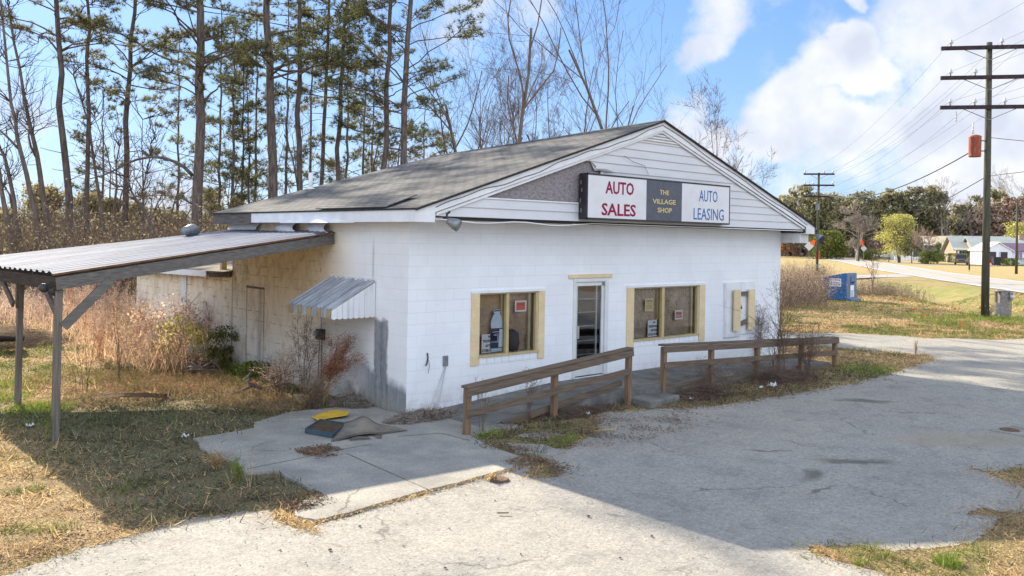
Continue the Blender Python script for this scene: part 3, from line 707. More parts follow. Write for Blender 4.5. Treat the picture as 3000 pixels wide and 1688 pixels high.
# gable end: sheathing behind, lapped siding in front
GY = -.60
mb = MB(); mb.prism([(.05, GY+.03, 3.56), (12.2, GY+.03, 3.56), (RX, GY+.03, rz(RX)-.2)], (0, .02, 0)); mb.build('gable_sheathing', 'osb', shop)
sid = MB(); lip = MB()
z_ = 3.50; e = .172; row = 0
def rowx(z, side):   # x of the rake's lower edge at height z
    x = RX-(RZ-.235-z)/SL if side < 0 else RX+(RZ-.235-z)/SL
    return x
tear = [(3.62, 3.80), (3.79, 3.88), (3.96, 3.72), (4.13, 3.80), (4.30, 4.02), (4.47, 4.22), (4.64, 3.93)]
while z_ < 5.25:
    zt = z_+e
    for _ in (0,):
        xl0, xl1 = max(rowx(z_, -1), .08), max(rowx(zt, -1), .08); xr0, xr1 = min(rowx(z_, 1), 12.2), min(rowx(zt, 1), 12.2)
        if 3.80 < z_ < 4.70:
            tx = [3.72, 3.80, 4.10, 4.14, 3.98, 3.9][min(int((z_-3.80)/e), 5)]
            if tx > xl0: xl0 = tx+.06; xl1 = tx+(.12 if row % 2 else -.04)
        sid.prism([(xl0, GY-.022, z_), (xr0, GY-.022, z_), (xr1, GY-.004, zt), (xl1, GY-.004, zt)], (0, .016, 0))
        lip.prism([(xl0, GY-.0235, z_-.006), (xr0, GY-.0235, z_-.006), (xr0, GY-.0235, z_+.004), (xl0, GY-.0235, z_+.004)], (0, .01, 0))
    z_ = zt; row += 1
s_ = sid.build('gable_siding', 'vinyl_siding', shop); lip.build('siding_lip', 'siding_lip', s_)
# loose corner of torn siding and the trim strip under the bare patch
mb = MB(); mb.poly([(4.0, GY-.03, 4.56), (4.35, GY-.03, 4.49), (4.62, GY-.12, 4.50), (4.3, GY-.10, 4.57)]); mb.poly([(3.86, GY-.028, 4.74), (4.05, GY-.03, 4.56), (4.02, GY-.09, 4.60)])
mb.build('torn_siding', 'vinyl_siding', s_)
box_obj('trim_strip', 'white_trim', shop, .9, 3.66, GY-.03, GY-.01, 3.835, 3.86)
mb = MB()   # sagging strip under the siding with the dark gap above it
pts = []
for i in range(41):
    x = .1+i*12.05/40; sag = (-.045*math.sin((x-.2)*1.7)**2-.02) if x < 4 else -.005
    pts.append((x, sag))
for i in range(40):
    (xa, sa), (xb, sb) = pts[i], pts[i+1]
    mb.hexa([(xa, GY-.03, 3.455+sa), (xb, GY-.03, 3.455+sb), (xb, GY, 3.455+sb), (xa, GY, 3.455+sa), (xa, GY-.03, 3.472+sa), (xb, GY-.03, 3.472+sb), (xb, GY, 3.472+sb), (xa, GY, 3.472+sa)])
mb.build('sagging_trim', 'white_trim', shop)
mb = MB(); mb.box(.3, 4.9, GY+.01, GY+.04, 3.44, 3.52)
mb.build('dark_gap', 'room_dark', shop)
# louvre under the ridge
mb = MB(); vz = [5.27, 5.33, 5.39, 5.45]
for i, zv in enumerate(vz):
    hw = .70*(1-(i*.22)); mb.prism([(RX-hw, GY-.05, zv), (RX+hw, GY-.05, zv), (RX+hw*.86, GY-.01, zv+.055), (RX-hw*.86, GY-.01, zv+.055)], (0, .012, 0))
lv = mb.build('gable_vent', 'old_trim', shop); box_obj('vent_recess', 'siding_lip', lv, RX-.55, RX+.55, GY-.008, GY+.004, 5.25, 5.40)
# soffit panels hanging loose over the carport roof, and the buckled fascia skin
def curl(y0, y1, x0, z0, drop, nm, lean=.2, out=.15):
    mb = MB(); n = 7
    P_ = []
    for i in range(n):
        t_ = i/(n-1); P_.append((x0-out*math.sin(t_*2.2), z0-drop*t_, lean*t_*t_))
    for i in range(n-1):
        (xa, za, la), (xb, zb, lb) = P_[i], P_[i+1]
        mb.hexa([(xa, y0-la, za), (xa, y1-la, za), (xb, y1-lb, zb), (xb, y0-lb, zb), (xa+.006, y0-la, za), (xa+.006, y1-la, za), (xb+.006, y1-lb, zb), (xb+.006, y0-lb, zb)])
    mb.build(nm, 'white_trim', shop, smooth=True)
curl(3.95, 4.70, -.06, 3.385, .19, 'hanging_soffit'); curl(2.70, 3.35, -.05, 3.385, .21, 'hanging_soffit', .25); curl(5.7, 7.2, -.03, 3.38, .15, 'hanging_soffit', -.1, .08)
mb = MB(); n = 44; f = lambda t: .075*math.sin(t*math.pi)**2*(1+.25*math.sin(t*11)); hh_ = lambda t: .085*math.exp(-((t-.5)/.13)**2)+.02*math.exp(-((t-.78)/.05)**2)
for i in range(n):
    t0, t1 = i/n, (i+1)/n; y0, y1 = 4.1-t0*2.9, 4.1-t1*2.9
    mb.poly([(EX0-.008-f(t0), y0, 3.372), (EX0-.008-f(t1), y1, 3.372), (EX0-.008-f(t1)*.7, y1, 3.40+hh_(t1)*.5), (EX0-.008-f(t0)*.7, y0, 3.40+hh_(t0)*.5)])
    mb.poly([(EX0-.008-f(t0)*.7, y0, 3.40+hh_(t0)*.5), (EX0-.008-f(t1)*.7, y1, 3.40+hh_(t1)*.5), (EX0-.007, y1, 3.43+hh_(t1)), (EX0-.007, y0, 3.43+hh_(t0))])
    mb.poly([(EX0-.008-f(t0), y0, 3.372), (EX0, y0, 3.38), (EX0, y1, 3.38), (EX0-.008-f(t1), y1, 3.372)])
mb.build('buckled_fascia', 'white_trim', shop, smooth=True)
# lamp wire running up the left rake
mb = MB(); pts = []
for i in range(60):
    x = .05+i*.103; pts.append((x, YF-.012, rz(x)-.12+.03*math.sin(x*2.3)+.012*math.sin(x*7)))
mb.tube(pts, .006, 5)
pts = [(RX+i*.115, YF-.012, rz(RX+i*.115)-.12+.02*math.sin(i*.31)) for i in range(54)]; mb.tube(pts, .006, 5); mb.build('rake_wire', 'wire', shop)
mb = MB(); a = at(1370+1200*0, 0, 'y', -.62) if False else None
mb.tube([(4.9, GY-.06, 4.88), (5.15, GY-.07, 4.78), (5.55, GY-.06, 4.72), (5.7, GY-.05, 4.55)], .005, 4); mb.build('loose_wire', 'wire', shop)
# vent pipe on the back of the left slope
vp = Vector((1.85, 6.9, rz(1.85)-.08))
mb = MB(); mb.tube([vp-Vector((0, 0, .1)), vp+Vector((0, 0, .42))], .055, 12); mb.lathe([(.13, 0), (.07, .04)], vp+Vector((0, 0, .01)), 12); mb.build('vent_pipe', 'white_trim', shop, smooth=True)

# front windows
def window(x0, x1, z0, z1, tl, tr, zl, zr_, m0, m1, plymat, nm):
    wd = box_obj('window', 'tan_frame', shop, x0-.02, x1+.02, -.04, .11, z0-.035, z0+.002)   # the outer sill carries the rest
    box_obj('casing', 'tan_trim', wd, tl, x0-.002, -.028, .02, zl, z1); box_obj('casing', 'tan_trim', wd, x1+.002, tr, -.028, .02, zr_, z1)
    tp = MB(); tp.box(tl-.01, tr+.02, -.034, -.001, z1, z1+.05); tp.build('head_trim', 'white_trim', wd)
    fr = MB(); fr.box(x0, x0+.035, .01, .10, z0, z1); fr.box(x1-.045, x1, .01, .10, z0, z1); fr.box(x0, x1, .012, .10, z1-.03, z1-.001); fr.box(m0, m1, .0, .10, z0, z1-.001)
    fr.build('frame', 'tan_frame', wd)
    g = MB(); g.poly([(x0, .07, z0), (x1, .07, z0), (x1, .07, z1), (x0, .07, z1)]); g.build('glass', 'glass', wd)
    box_obj('plywood_board', plymat, wd, x0+.02, x1-.02, .17, .185, z0+(.30 if plymat == 'ply' else 0), z1)
    box_obj('inner_stud', 'tan_frame', wd, m0-.05, m0+.01, .105, .165, z0, z1); box_obj('inner_stud', 'tan_frame', wd, x1-.16, x1-.10, .105, .165, z0, z1)
    mb = MB(); mb.box(x0+.02, x1-.02, .10, .19, z0-.0, z0+.012); mb.build('sill', 'grey_stone', wd)
    return wd
w1 = window(1.61, 3.13, .93, 2.10, 1.42, 3.30, .76, .76, 2.30, 2.37, 'ply', 'w')
box_obj('lower_board', 'ply', w1, 1.65, 2.62, .19, .20, .93, 1.25); box_obj('lower_board', 'ply', w1, 2.72, 3.1, .19, .20, .93, 1.25)
mb = MB(); mb.lathe([(.02, .93), (.14, .96), (.17, 1.10), (.15, 1.30), (.05, 1.36), (.01, 1.37)], (2.55, .135, 0), 14); mb.build('shadowy_bag', 'room_dark', w1, smooth=True).scale = (1, 1, 1)
w2 = window(6.05, 8.47, .93, 2.09, 5.82, 8.70, .78, .75, 7.07, 7.16, 'ply_swirl', 'w')
# things on show behind the glass: top-level
def poster(name, label, x0, x1, z0, z1, matn, lines=(), lm='letter_purple', border=None, y=.10, tilt=0, cat='notice', bold=0):
    t_ = thing(name, label, cat, (0, 0, 0))
    o = box_obj('sheet', matn, t_, x0, x1, y, y+.004, z0, z1)
    if border: o.data.materials.clear(); o.data.materials.append(MATS[border]); q = .11*(x1-x0); box_obj('print', matn, t_, x0+q, x1-q, y-.002, y-.0005, z0+q, z1-q)
    for body, a, b, c, d in lines: text_fit(body, x0+a*(x1-x0), x0+b*(x1-x0), z0+c*(z1-z0), z0+d*(z1-z0), y-.003, lm, t_, bold=bold)
    return t_
NTL = [('NO', .40, .63, .80, .93), ('TRESPASSING', .05, .98, .56, .70), ('AFTER', .22, .74, .31, .45), ('STORE HOURS', .03, .93, .05, .20)]
poster('notice', 'white hand-lettered notice partly hidden by the bottle cutout', 1.78, 2.18, .955, 1.31, 'poster_white', NTL, y=.105, bold=.012)
poster('notice', 'white hand-lettered no trespassing notice in the window right of the door', 6.70, 7.14, .95, 1.32, 'poster_white', NTL, y=.105, bold=.012)
poster('notice', 'bright red posted notice with white border in the window left of the door', 2.60, 2.905, 1.70, 1.92, 'poster_red', [('POSTED', .2, .8, .55, .75)], 'letter_dark_red', 'poster_white', y=.09)
poster('notice', 'faded pink posted notice with white border in the window right of the door', 7.67, 7.97, 1.29, 1.51, 'poster_faded', [('POSTED', .2, .8, .55, .75)], 'letter_dark_red', 'poster_white', y=.09)
poster('notice', 'yellow posted notice behind the upper glass of the window right of the door', 6.57, 6.86, 1.53, 1.82, 'poster_yellow', [('POSTED', .12, .9, .74, .9)], 'letter_brown', y=.09)
yp = [o for o in bpy.data.objects if o.get('label', '').startswith('yellow posted')][0]
mb = MB()
for zl in (1.715, 1.69, 1.66, 1.635, 1.61, 1.58): mb.box(6.61, 6.82, .0875, .0885, zl, zl+.007)
mb.build('fine_print', 'letter_brown', yp)
# bottle cutout
bt = thing('bottle_cutout', 'pale blue drink bottle cutout with a dark label standing behind the left window', 'advert')
bx0, bx1, bz0, bz1 = 1.985, 2.285, .965, 1.77
def bo(u, v): return (bx0+u*(bx1-bx0), bz0+v*(bz1-bz0))
half = [(.10, .0), (.02, .05), (.0, .12), (.0, .5), (.03, .60), (.0, .64), (.02, .72), (.16, .84), (.27, .90), (.27, .915), (.23, .92), (.23, .995)]
outl = [bo(u, v) for u, v in half]+[bo(1-u, v) for u, v in reversed(half)]
MB().prism([(a, .086, b) for a, b in outl], (0, .006, 0)).build('bottle_shape', 'bottle_clear', bt)
mb = MB(); mb.prism([(bo(.0, .08)[0], .083, bo(0, .08)[1]), (bo(.99, 0)[0], .083, bo(0, .08)[1]), (bo(1, 0)[0], .083, bo(0, .55)[1]), (bo(0, 0)[0], .083, bo(0, .56)[1])], (0, .0025, 0)); mb.build('label_band', 'bottle_label', bt)
mb = MB(); mb.box(bo(.66, 0)[0], bo(1, 0)[0], .0815, .0825, bo(0, .10)[1], bo(0, .40)[1]); mb.box(bo(.72, 0)[0], bo(1, 0)[0], .0815, .0825, bo(0, .40)[1], bo(0, .53)[1]); mb.build('label_side', 'bottle_pale', bt)
mb = MB(); sq = [bo(.12, .465), bo(.6, .47), bo(.86, .46), bo(.9, .435), bo(.8, .42), bo(.4, .415), (bo(.22, .40)), bo(.35, .385), bo(.55, .385), bo(.57, .25)]
mb.tube([(a, .0805, b) for a, b in sq], .006, 5); mb.build('label_mark', 'poster_white', bt)
text_fit('POWE', bo(.04, 0)[0], bo(.64, 0)[0], bo(0, .215)[1], bo(0, .25)[1], .081, 'poster_white', bt)
mb = MB(); mb.box(bo(.26, 0)[0], bo(.74, 0)[0], .0815, .0845, bo(0, .955)[1], bo(0, .985)[1]); mb.build('cap_band', 'bottle_label', bt)

# door
dz0 = .27
dr_ = MB(); dr_.box(4.13, 4.21, -.02, .14, dz0, 2.33); dr_.box(5.10, 5.21, -.02, .14, dz0, 2.33); dr_.box(4.21, 5.10, -.018, .14, 2.25, 2.328)
door = dr_.build('door', 'door_white', shop, bevel=.004)
lf = MB(); lf.box(4.215, 4.275, .015, .055, dz0+.02, 2.245); lf.box(5.025, 5.095, .015, .055, dz0+.02, 2.245); lf.box(4.275, 5.025, .015, .055, 2.165, 2.245); lf.box(4.275, 5.025, .015, .055, dz0+.02, .46)
lf.build('leaf_frame', 'door_white', door, bevel=.004)
mb = MB(); mb.poly([(4.275, .04, .46), (5.025, .04, .46), (5.025, .04, 2.165), (4.275, .04, 2.165)]); mb.build('glass', 'door_glass', door)
mb = MB()
for zz in (1.885, 1.605, 1.315, 1.005, .715): mb.box(4.36, 4.95, .10, .115, zz-.011, zz+.011)
mb.build('security_bar', 'chrome', door)
mb = MB(); mb.box(4.33, 4.37, .09, .12, .46, 2.16); mb.box(4.93, 4.97, .09, .12, .46, 2.16); mb.build('inner_post', 'door_white', door)
box_obj('back_panel', 'bin_grey', door, 4.28, 4.335, .11, .12, .46, 1.2)
mb = MB(); mb.box(4.275, 4.335, -.002, .014, 1.07, 1.33); mb.build('handle', 'chrome', door, bevel=.006)
box_obj('closer', 'grey_metal', door, 5.04, 5.085, -.03, .012, 2.17, 2.235)
box_obj('head_board', 'tan_trim', shop, 3.98, 5.31, -.035, -.001, 2.335, 2.41)
# far-end shutters barred with boards
sh = MB(); sh.box(9.50, 10.205, -.035, -.001, .76, 2.125); sh.box(10.215, 10.86, -.035, -.001, .80, 2.125)
shut = sh.build('shutter', 'white_trim', shop, bevel=.003)
mb = MB(); mb.box(9.50, 9.58, -.05, -.036, .76, 2.125); mb.box(9.58, 10.205, -.05, -.036, .76, .86); mb.build('shutter_edge', 'old_trim', shut)
box_obj('bar_upright', 'tan_trim', shut, 9.80, 10.07, -.13, -.09, .92, 1.94); box_obj('bar_upright', 'tan_trim', shut, 10.445, 10.72, -.13, -.09, .91, 1.93)
mb = MB(); mb.beam((9.9, -.065, 1.835), (10.62, -.065, 1.835), .05, .10); mb.build('crossbar', 'grey_wood_x', shut)
mb = MB(); mb.beam((9.9, -.065, 1.02), (10.62, -.065, 1.16), .05, .11); mb.build('crossbar', 'grey_wood_x', shut)
mb = MB(); mb.lathe([(.022, -.02), (.022, .02)], (10.22, -.05, 1.47), 10, 'z'); mb.tube([(10.205, -.05, 1.49), (10.205, -.05, 1.53), (10.235, -.05, 1.53), (10.235, -.05, 1.49)], .005, 5); mb.build('padlock', 'dark_metal', shut)

# awning on the side wall
aw = MB(); A0, A1 = 1.02, 2.60
n = 9
for i in range(n):
    y0 = A0+(A1-A0)*i/n; y1 = A0+(A1-A0)*(i+1)/n; hgt = .022 if i % 2 == 0 else 0
    aw.hexa([(-.015, y0, 2.29+hgt), (-.90, y0, 1.80+hgt), (-.90, y1, 1.80+hgt), (-.015, y1, 2.29+hgt), (-.015, y0, 2.305+hgt), (-.90, y0, 1.815+hgt), (-.90, y1, 1.815+hgt), (-.015, y1, 2.305+hgt)])
awn = aw.build('awning', 'awning_white', shop)
mb = MB()
for i in range(0, n, 2):
    y0 = A0+(A1-A0)*i/n; y1 = A0+(A1-A0)*(i+1)/n
    mb.hexa([(-.93, y0+.02, 1.67), (-.93, y1-.02, 1.67), (-.91, y1-.02, 1.67), (-.91, y0+.02, 1.67), (-.93, y0+.02, 1.82), (-.93, y1-.02, 1.82), (-.91, y1-.02, 1.82), (-.91, y0+.02, 1.82)])
    mb.beam((-.02, y0+.045, 2.335), (-.90, y0+.045, 1.845), .055, .006)
mb.build('tan_strip', 'awning_tan', awn)
mb = MB()
for i in range(1, n, 2):
    y0 = A0+(A1-A0)*i/n; y1 = A0+(A1-A0)*(i+1)/n
    mb.box(-.915, -.90, y0, y1, 1.675, 1.81)
for i in range(n+1):
    y0 = A0+(A1-A0)*i/n; mb.beam((-.015, y0, 2.33), (-.91, y0, 1.84), .014, .03)
mb.build('white_strip', 'awning_white', awn)
n2 = 8
for s, yy in ((0, A0), (1, A1)):
    mb = MB()
    for i in range(n2):
        x0 = -.91+.905*i/n2; x1 = -.91+.905*(i+1)/n2-.004
        t0 = 1.81+.49*i/n2; t1 = 1.81+.49*(i+1)/n2
        xm = (x0+x1)/2
        mb.prism([(x0, yy-.006+(i % 2)*.004, 1.665), (xm, yy-.006+(i % 2)*.004, 1.645), (x1, yy-.006+(i % 2)*.004, 1.665), (x1, yy-.006+(i % 2)*.004, t1), (x0, yy-.006+(i % 2)*.004, t0)], (0, .005, 0))
    mb.build('end_panel', 'awning_side', awn)
box_obj('wall_strip', 'awning_side', awn, -.03, -.001, A0-.03, A1+.05, 2.30, 2.36)

# rear addition
ad = MB()
ad.poly([(0, L, -.1), (0, L, 2.13), (0, 13.8, 2.05), (0, 13.8, -.1)]); ad.poly([(0, 13.8, -.1), (0, 13.8, 2.05), (9, 13.8, 2.05), (9, 13.8, -.1)]); ad.poly([(9, L, -.1), (9, 13.8, -.1), (9, 13.8, 2.05), (9, L, 2.13)])
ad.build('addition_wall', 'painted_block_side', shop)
mb = MB(); mb.hexa([(-.25, L-.02, 2.20), (9.1, L-.02, 2.9), (9.1, 14, 2.85), (-.25, 14, 2.12), (-.25, L-.02, 2.24), (9.1, L-.02, 2.94), (9.1, 14, 2.89), (-.25, 14, 2.16)])
ar = mb.build('addition_roof', 'mat_tan', shop)
mb = MB(); mb.hexa([(-.27, 8.1, 2.08), (-.25, 8.1, 2.08), (-.25, 13.9, 2.0), (-.27, 13.9, 2.0), (-.27, 8.1, 2.225), (-.25, 8.1, 2.225), (-.25, 13.9, 2.14), (-.27, 13.9, 2.14)]); mb.build('addition_fascia', 'white_trim', shop)
mb = MB(); mb.beam((-.2, 8.05, 2.13), (.0, 7.25, 2.16), .05, .12); mb.build('rotten_fascia', 'grey_wood_y', ar)
box_obj('pilaster', 'old_trim', shop, -.035, -.001, 9.95, 10.32, 0, 2.08)
box_obj('roof_post', 'tan_frame', shop, .05, .17, 7.9, 8.02, 2.2, 3.0)
# meter box and conduit on the side wall
em = MB(); em.box(-.13, -.001, 2.80, 2.99, 1.06, 1.27); eb = em.build('meter_box', 'dark_metal', shop, bevel=.01)
mb = MB(); mb.lathe([(.06, 0), (.055, -.05)], (-.13, 2.90, 1.19), 14, 'x'); mb.build('meter_dial', 'grey_metal', eb)
mb = MB(); mb.tube([(-.05, 2.86, 1.06), (-.05, 2.86, .05)], .014, 6); mb.tube([(-.05, 2.95, 1.06), (-.07, 2.95, .05)], .012, 6); mb.tube([(-.03, 2.93, 1.27), (-.03, 2.93, 1.7), (-.02, 3.0, 2.1)], .008, 5); mb.build('conduit', 'grey_metal', eb)
# small electrical box and bare studs on the front wall: a plate and two leaning cables
mb = MB(); mb.box(.78, .89, -.03, -.001, .81, 1.0); pb = mb.build('outlet_plate', 'grey_metal', shop, bevel=.01)
mb = MB(); mb.tube([(.82, -.02, .8), (.62, -.04, .4), (.43, -.07, .05)], .007, 5); mb.tube([(.84, -.02, .8), (.72, -.05, .4), (.60, -.09, .05)], .011, 6); mb.build('loose_cable', 'cable_white', pb)
mb = MB(); mb.tube([(.43, -.015, 1.08), (.44, -.02, .99), (.41, -.03, .9), (.38, -.04, .86)], .012, 5); mb.tube([(.44, -.02, .99), (.47, -.03, .85), (.44, -.03, .72)], .004, 4); mb.build('hanging_wires', 'wire', shop)

# porch: level slab with a ramp each side
pr = MB()
pr.prism([(.4, -1.52, .0), (3.6, -1.52, .0), (3.6, -1.52, .25), (.4, -1.52, .036)], (0, 1.518, 0)); pr.box(3.6, 7.6, -1.52, -.002, 0, .25)
pr.prism([(7.6, -1.52, .0), (12.0, -1.52, .0), (12.0, -1.52, .12), (7.6, -1.52, .25)], (0, 1.518, 0))
tag(pr.build('porch_walkway', 'porch_concrete', bevel=.01), kind='structure')
st_ = MB(); st_.prism([(3.98, -2.2, 0), (5.05, -2.05, 0), (4.98, -1.525, 0), (4.05, -1.525, 0)], (0, 0, .125)); tag(st_.build('concrete_step', 'porch_concrete', bevel=.012), 'low worn concrete step at the gap between the two rail fences', 'step')

# sign box on the gable
sg = thing('shop_sign', 'long black-framed sign box reading AUTO SALES and AUTO LEASING on the gable', 'sign')
SY = -.84
def R1(x, y): p = at(1200+x/2.1467, 350+y/2.1467, 'y', SY); return p.x, p.z
sx0, sx1 = R1(1115, 400)[0], R1(2015, 500)[0]; sz0, sz1 = 3.535, 4.44
mb = MB(); mb.box(sx0, sx1, SY+.012, GY-.03, sz0, sz1); mb.build('cabinet', 'black_sign', sg, bevel=.006)
mb = MB(); mb.box(sx0, sx1, SY-.004, SY+.011, sz1-.035, sz1); mb.box(sx0, sx1, SY-.004, SY+.011, sz0, sz0+.035); mb.box(sx0, sx0+.035, SY-.004, SY+.011, sz0, sz1); mb.box(sx1-.03, sx1, SY-.004, SY+.011, sz0, sz1); mb.build('frame', 'black_sign', sg)
xa, xb = R1(1489, 500)[0], R1(1713, 500)[0]
box_obj('sign_panel', 'sign_white', sg, sx0+.035, xa, SY, SY+.01, sz0+.03, sz1-.03); box_obj('sign_panel', 'sign_slate', sg, xa+.002, xb-.002, SY, SY+.01, sz0+.03, sz1-.03); box_obj('sign_panel', 'sign_white', sg, xb, sx1-.03, SY, SY+.01, sz0+.03, sz1-.03)
for body, xl, xr, yt, yb, mn, bo_ in (('AUTO', 1232, 1410, 393, 473, 'letter_red', .02), ('SALES', 1207, 1422, 531, 608, 'letter_red', .02), ('THE', 1573, 1631, 446, 475, 'letter_gold', .02), ('VILLAGE', 1528, 1673, 503, 534, 'letter_gold', .02),
                               ('SHOP', 1559, 1649, 556, 588, 'letter_gold', .02), ('AUTO', 1821, 1936, 448, 519, 'letter_blue', .0), ('LEASING', 1786, 1975, 561, 634, 'letter_blue', .0)):
    (x0, za), (x1, zb) = R1(xl, (yt+yb)/2), R1(xr, (yt+yb)/2)
    zt = R1((xl+xr)/2, yt)[1]; zb_ = R1((xl+xr)/2, yb)[1]
    text_fit(body, x0, x1, zb_, zt, SY-.001, mn, sg, bold=bo_)
mb = MB(); 
for a, b, c in ((3.66, 4.3, .05), (3.69, 4.15, .03), (3.64, 3.95, .06), (3.68, 3.75, .04)): mb.box(sx0-.003, sx0-.001, -.75+c, -.72+c, b-.08, b)
mb.build('peeled_streak', 'grey_metal', sg)

# flood lamps
def flood(loc, rz_, label, grp='flood lamps at the eave corners'):
    t_ = thing('flood_lamp', label, 'lamp', loc, rz_, grp)
    mb = MB(); mb.lathe([(.05, .0), (.07, -.05), (.10, -.14), (.105, -.22)], (0, 0, 0), 14, 'y'); mb.build('lamp_housing', 'grey_metal', t_, smooth=True)
    mb = MB(); mb.lathe([(.10, -.215), (.098, -.222)], (0, 0, 0), 14, 'y'); mb.build('lens', 'glass_dark', t_)
    mb = MB(); mb.tube([(0, .02, .02), (0, .06, .09), (0, .03, .15)], .022, 8); mb.build('bracket', 'dark_metal', t_)
    return t_
flood((.18, -.86, 3.42), .5, 'grey flood lamp under the left end of the gable, beside the torn siding').rotation_euler = (rad(25), 0, .6)
flood((12.42, -.86, 3.34), -.4, 'grey flood lamp under the right end of the gable').rotation_euler = (rad(25), 0, -.3)

# ------------------------------------------------------------------ carport
cp = thing('carport', 'lean-to carport with rusty corrugated metal roof on grey timber posts beside the shop', 'carport')
ca, cb, cc, cd = Vector((-.02, 2.50, 3.20)), Vector((-5.22, 1.62, 2.50)), Vector((-5.3, 9.2, 2.44)), Vector((-.02, 7.45, 3.19))
NV, NU = 150, 6
V = []; Fq = []
for i in range(NV+1):
    v = i/NV; a = ca.lerp(cd, v); b = cb.lerp(cc, v); per = (v*22) % 1
    hh = .032*max(0, min(1, (abs(per-.5)-.22)*-9+.5)) if True else 0
    for j in range(NU+1):
        u = j/NU; p = a.lerp(b, u); V.append((p.x, p.y, p.z+hh+.006*math.sin(u*7+v*9)))
for i in range(NV):
    for j in range(NU):
        k = i*(NU+1)+j; Fq.append((k, k+1, k+NU+2, k+NU+1))
tinroof = raw_mesh('metal_roof', V, np.array(Fq), 'tin', cp)
mb = MB(); mb.beam(ca+Vector((0, -.01, -.012)), cb+Vector((0, -.01, -.012)), .03, .03); mb.build('rusty_edge', 'tin_rust', tinroof)
fa, fb = ca+Vector((0, .02, -.15)), cb+Vector((.06, .02, -.16))
mb = MB(); mb.beam(fa+Vector((0, 0, .012)), fb+Vector((0, 0, .012)), .045, .185); mb.build('front_beam', 'grey_wood_x', cp, bevel=.004)
mb = MB(); mb.beam(cb+Vector((.07, .05, -.15)), cc+Vector((.07, 0, -.15)), .045, .20); mb.build('side_beam', 'dark_wood_y', cp, bevel=.004)
mb = MB(); mb.beam(ca+Vector((.0, .6, -.06)), cd+Vector((-.02, 0, -.06)), .04, .10); mb.build('wall_ledger', 'grey_wood_y', cp)
for v in (.2, .4, .6, .8):
    mb = MB(); mb.beam(ca.lerp(cd, v)+Vector((0, 0, -.09)), cb.lerp(cc, v)+Vector((.1, 0, -.09)), .04, .14); mb.build('rafter', 'grey_wood_x', cp)
for i, (px_, py_, zt) in enumerate(((-5.12, 1.74, 2.28), (-4.93, 4.98, 2.33), (-5.05, 8.6, 2.2))):
    mb = MB(); mb.beam((px_, py_, -.1), (px_+.02, py_+.02, zt), .10, .10, up=(0, 1, 0)); mb.build('post', 'grey_wood_z', cp, bevel=.008)
mb = MB(); mb.beam((-5.04, 1.70, 1.70), (-4.38, 1.74, 2.38), .14, .04, up=(0, 1, 0)); mb.build('brace', 'grey_wood_x', cp)
for a_, b_ in (((-5.05, 1.9, 1.8), (-5.12, 2.6, 2.32)), ((-5.0, 4.85, 1.8), (-5.12, 4.2, 2.38)), ((-5.0, 5.1, 1.8), (-5.12, 5.75, 2.38))): MB().beam(a_, b_, .13, .04, up=(1, 0, 0)).build('brace', 'grey_wood_y', cp)
t_ = thing('flood_lamp', 'twin-headed black flood lamp on the outer corner of the carport', 'lamp', (-5.3, 1.85, 2.28))
mb = MB(); mb.lathe([(.03, .1), (.05, .0), (.065, -.08)], (0, 0, 0), 12, 'y'); mb.lathe([(.03, .1), (.05, 0), (.065, -.08)], (.14, -.02, -.05), 12, 'y'); mb.build('lamp_housing', 'dark_metal', t_, smooth=True)
mb = MB(); mb.beam((.0, .02, .04), (.16, .0, .04), .05, .05); mb.build('bracket', 'dark_metal', t_)
q = Vector((-1.15, 6.95, 3.06))
t_ = thing('roof_lamp', 'pale bucket-shaped lamp lying on the carport roof by the back edge', 'lamp', q, .7)
mb = MB(); mb.lathe([(.02, -.2), (.09, -.19), (.11, -.05), (.155, .1), (.165, .17), (.15, .18)], (0, 0, .12), 16, 'x'); mb.build('lamp_shade', 'grey_metal', t_, smooth=True)
mb = MB(); mb.lathe([(.145, .182), (.10, .20), (.0, .205)], (0, 0, .12), 16, 'x'); mb.build('lens', 'poster_white', t_, smooth=True)

# ------------------------------------------------------------------ rail fences on the porch edge
def fence(label, posts, tops, mids, nm='rail_fence', kick=None, ex=(.06, .06)):
    f = thing(nm, label, 'fence', (posts[0][0], posts[0][1], 0), 0, 'timber rail fences along the porch'); o = Vector((posts[0][0], posts[0][1], 0))
    for (x, y, zt) in posts:
        mb = MB(); mb.beam(Vector((x, y, -.05))-o, Vector((x+.01, y, zt))-o, .10, .10, up=(0, 1, 0)); mb.build('post', 'brown_wood_z', f, bevel=.008)
    a, b = Vector(tops[0]), Vector(tops[1]); d = (b-a).normalized()
    mb = MB(); mb.beam(a-d*ex[0]-o, b+d*ex[1]-o, .16, .04); mb.build('top_rail', 'brown_wood_x', f, bevel=.006)
    off = Vector((0, -.07, -.085))
    mb = MB(); mb.beam(a-d*ex[0]+off-o, b+d*ex[1]+off-o, .035, .12); mb.build('top_board', 'brown_wood_x', f, bevel=.004)
    a, b = Vector(mids[0]), Vector(mids[1])
    mb = MB(); mb.beam(a+Vector((0, -.07, 0))-d*.05-o, b+Vector((0, -.07, 0))-o, .035, .12); mb.build('middle_rail', 'brown_wood_x', f, bevel=.004)
    if kick:
        mb = MB(); mb.beam(Vector(kick[0])-o, Vector(kick[1])-o, .04, .11); mb.build('kick_board', 'brown_wood_x', f, bevel=.004)
    return f
fence('timber rail fence on the left ramp, sloping up to the door', [(-.10, -1.80, .76), (1.93, -1.70, .92), (3.93, -1.68, 1.06)], ((-.10, -1.80, .79), (3.93, -1.68, 1.08)), ((-.1, -1.8, .37), (3.9, -1.68, .66)), kick=((.85, -1.58, .02), (3.85, -1.58, .42)))
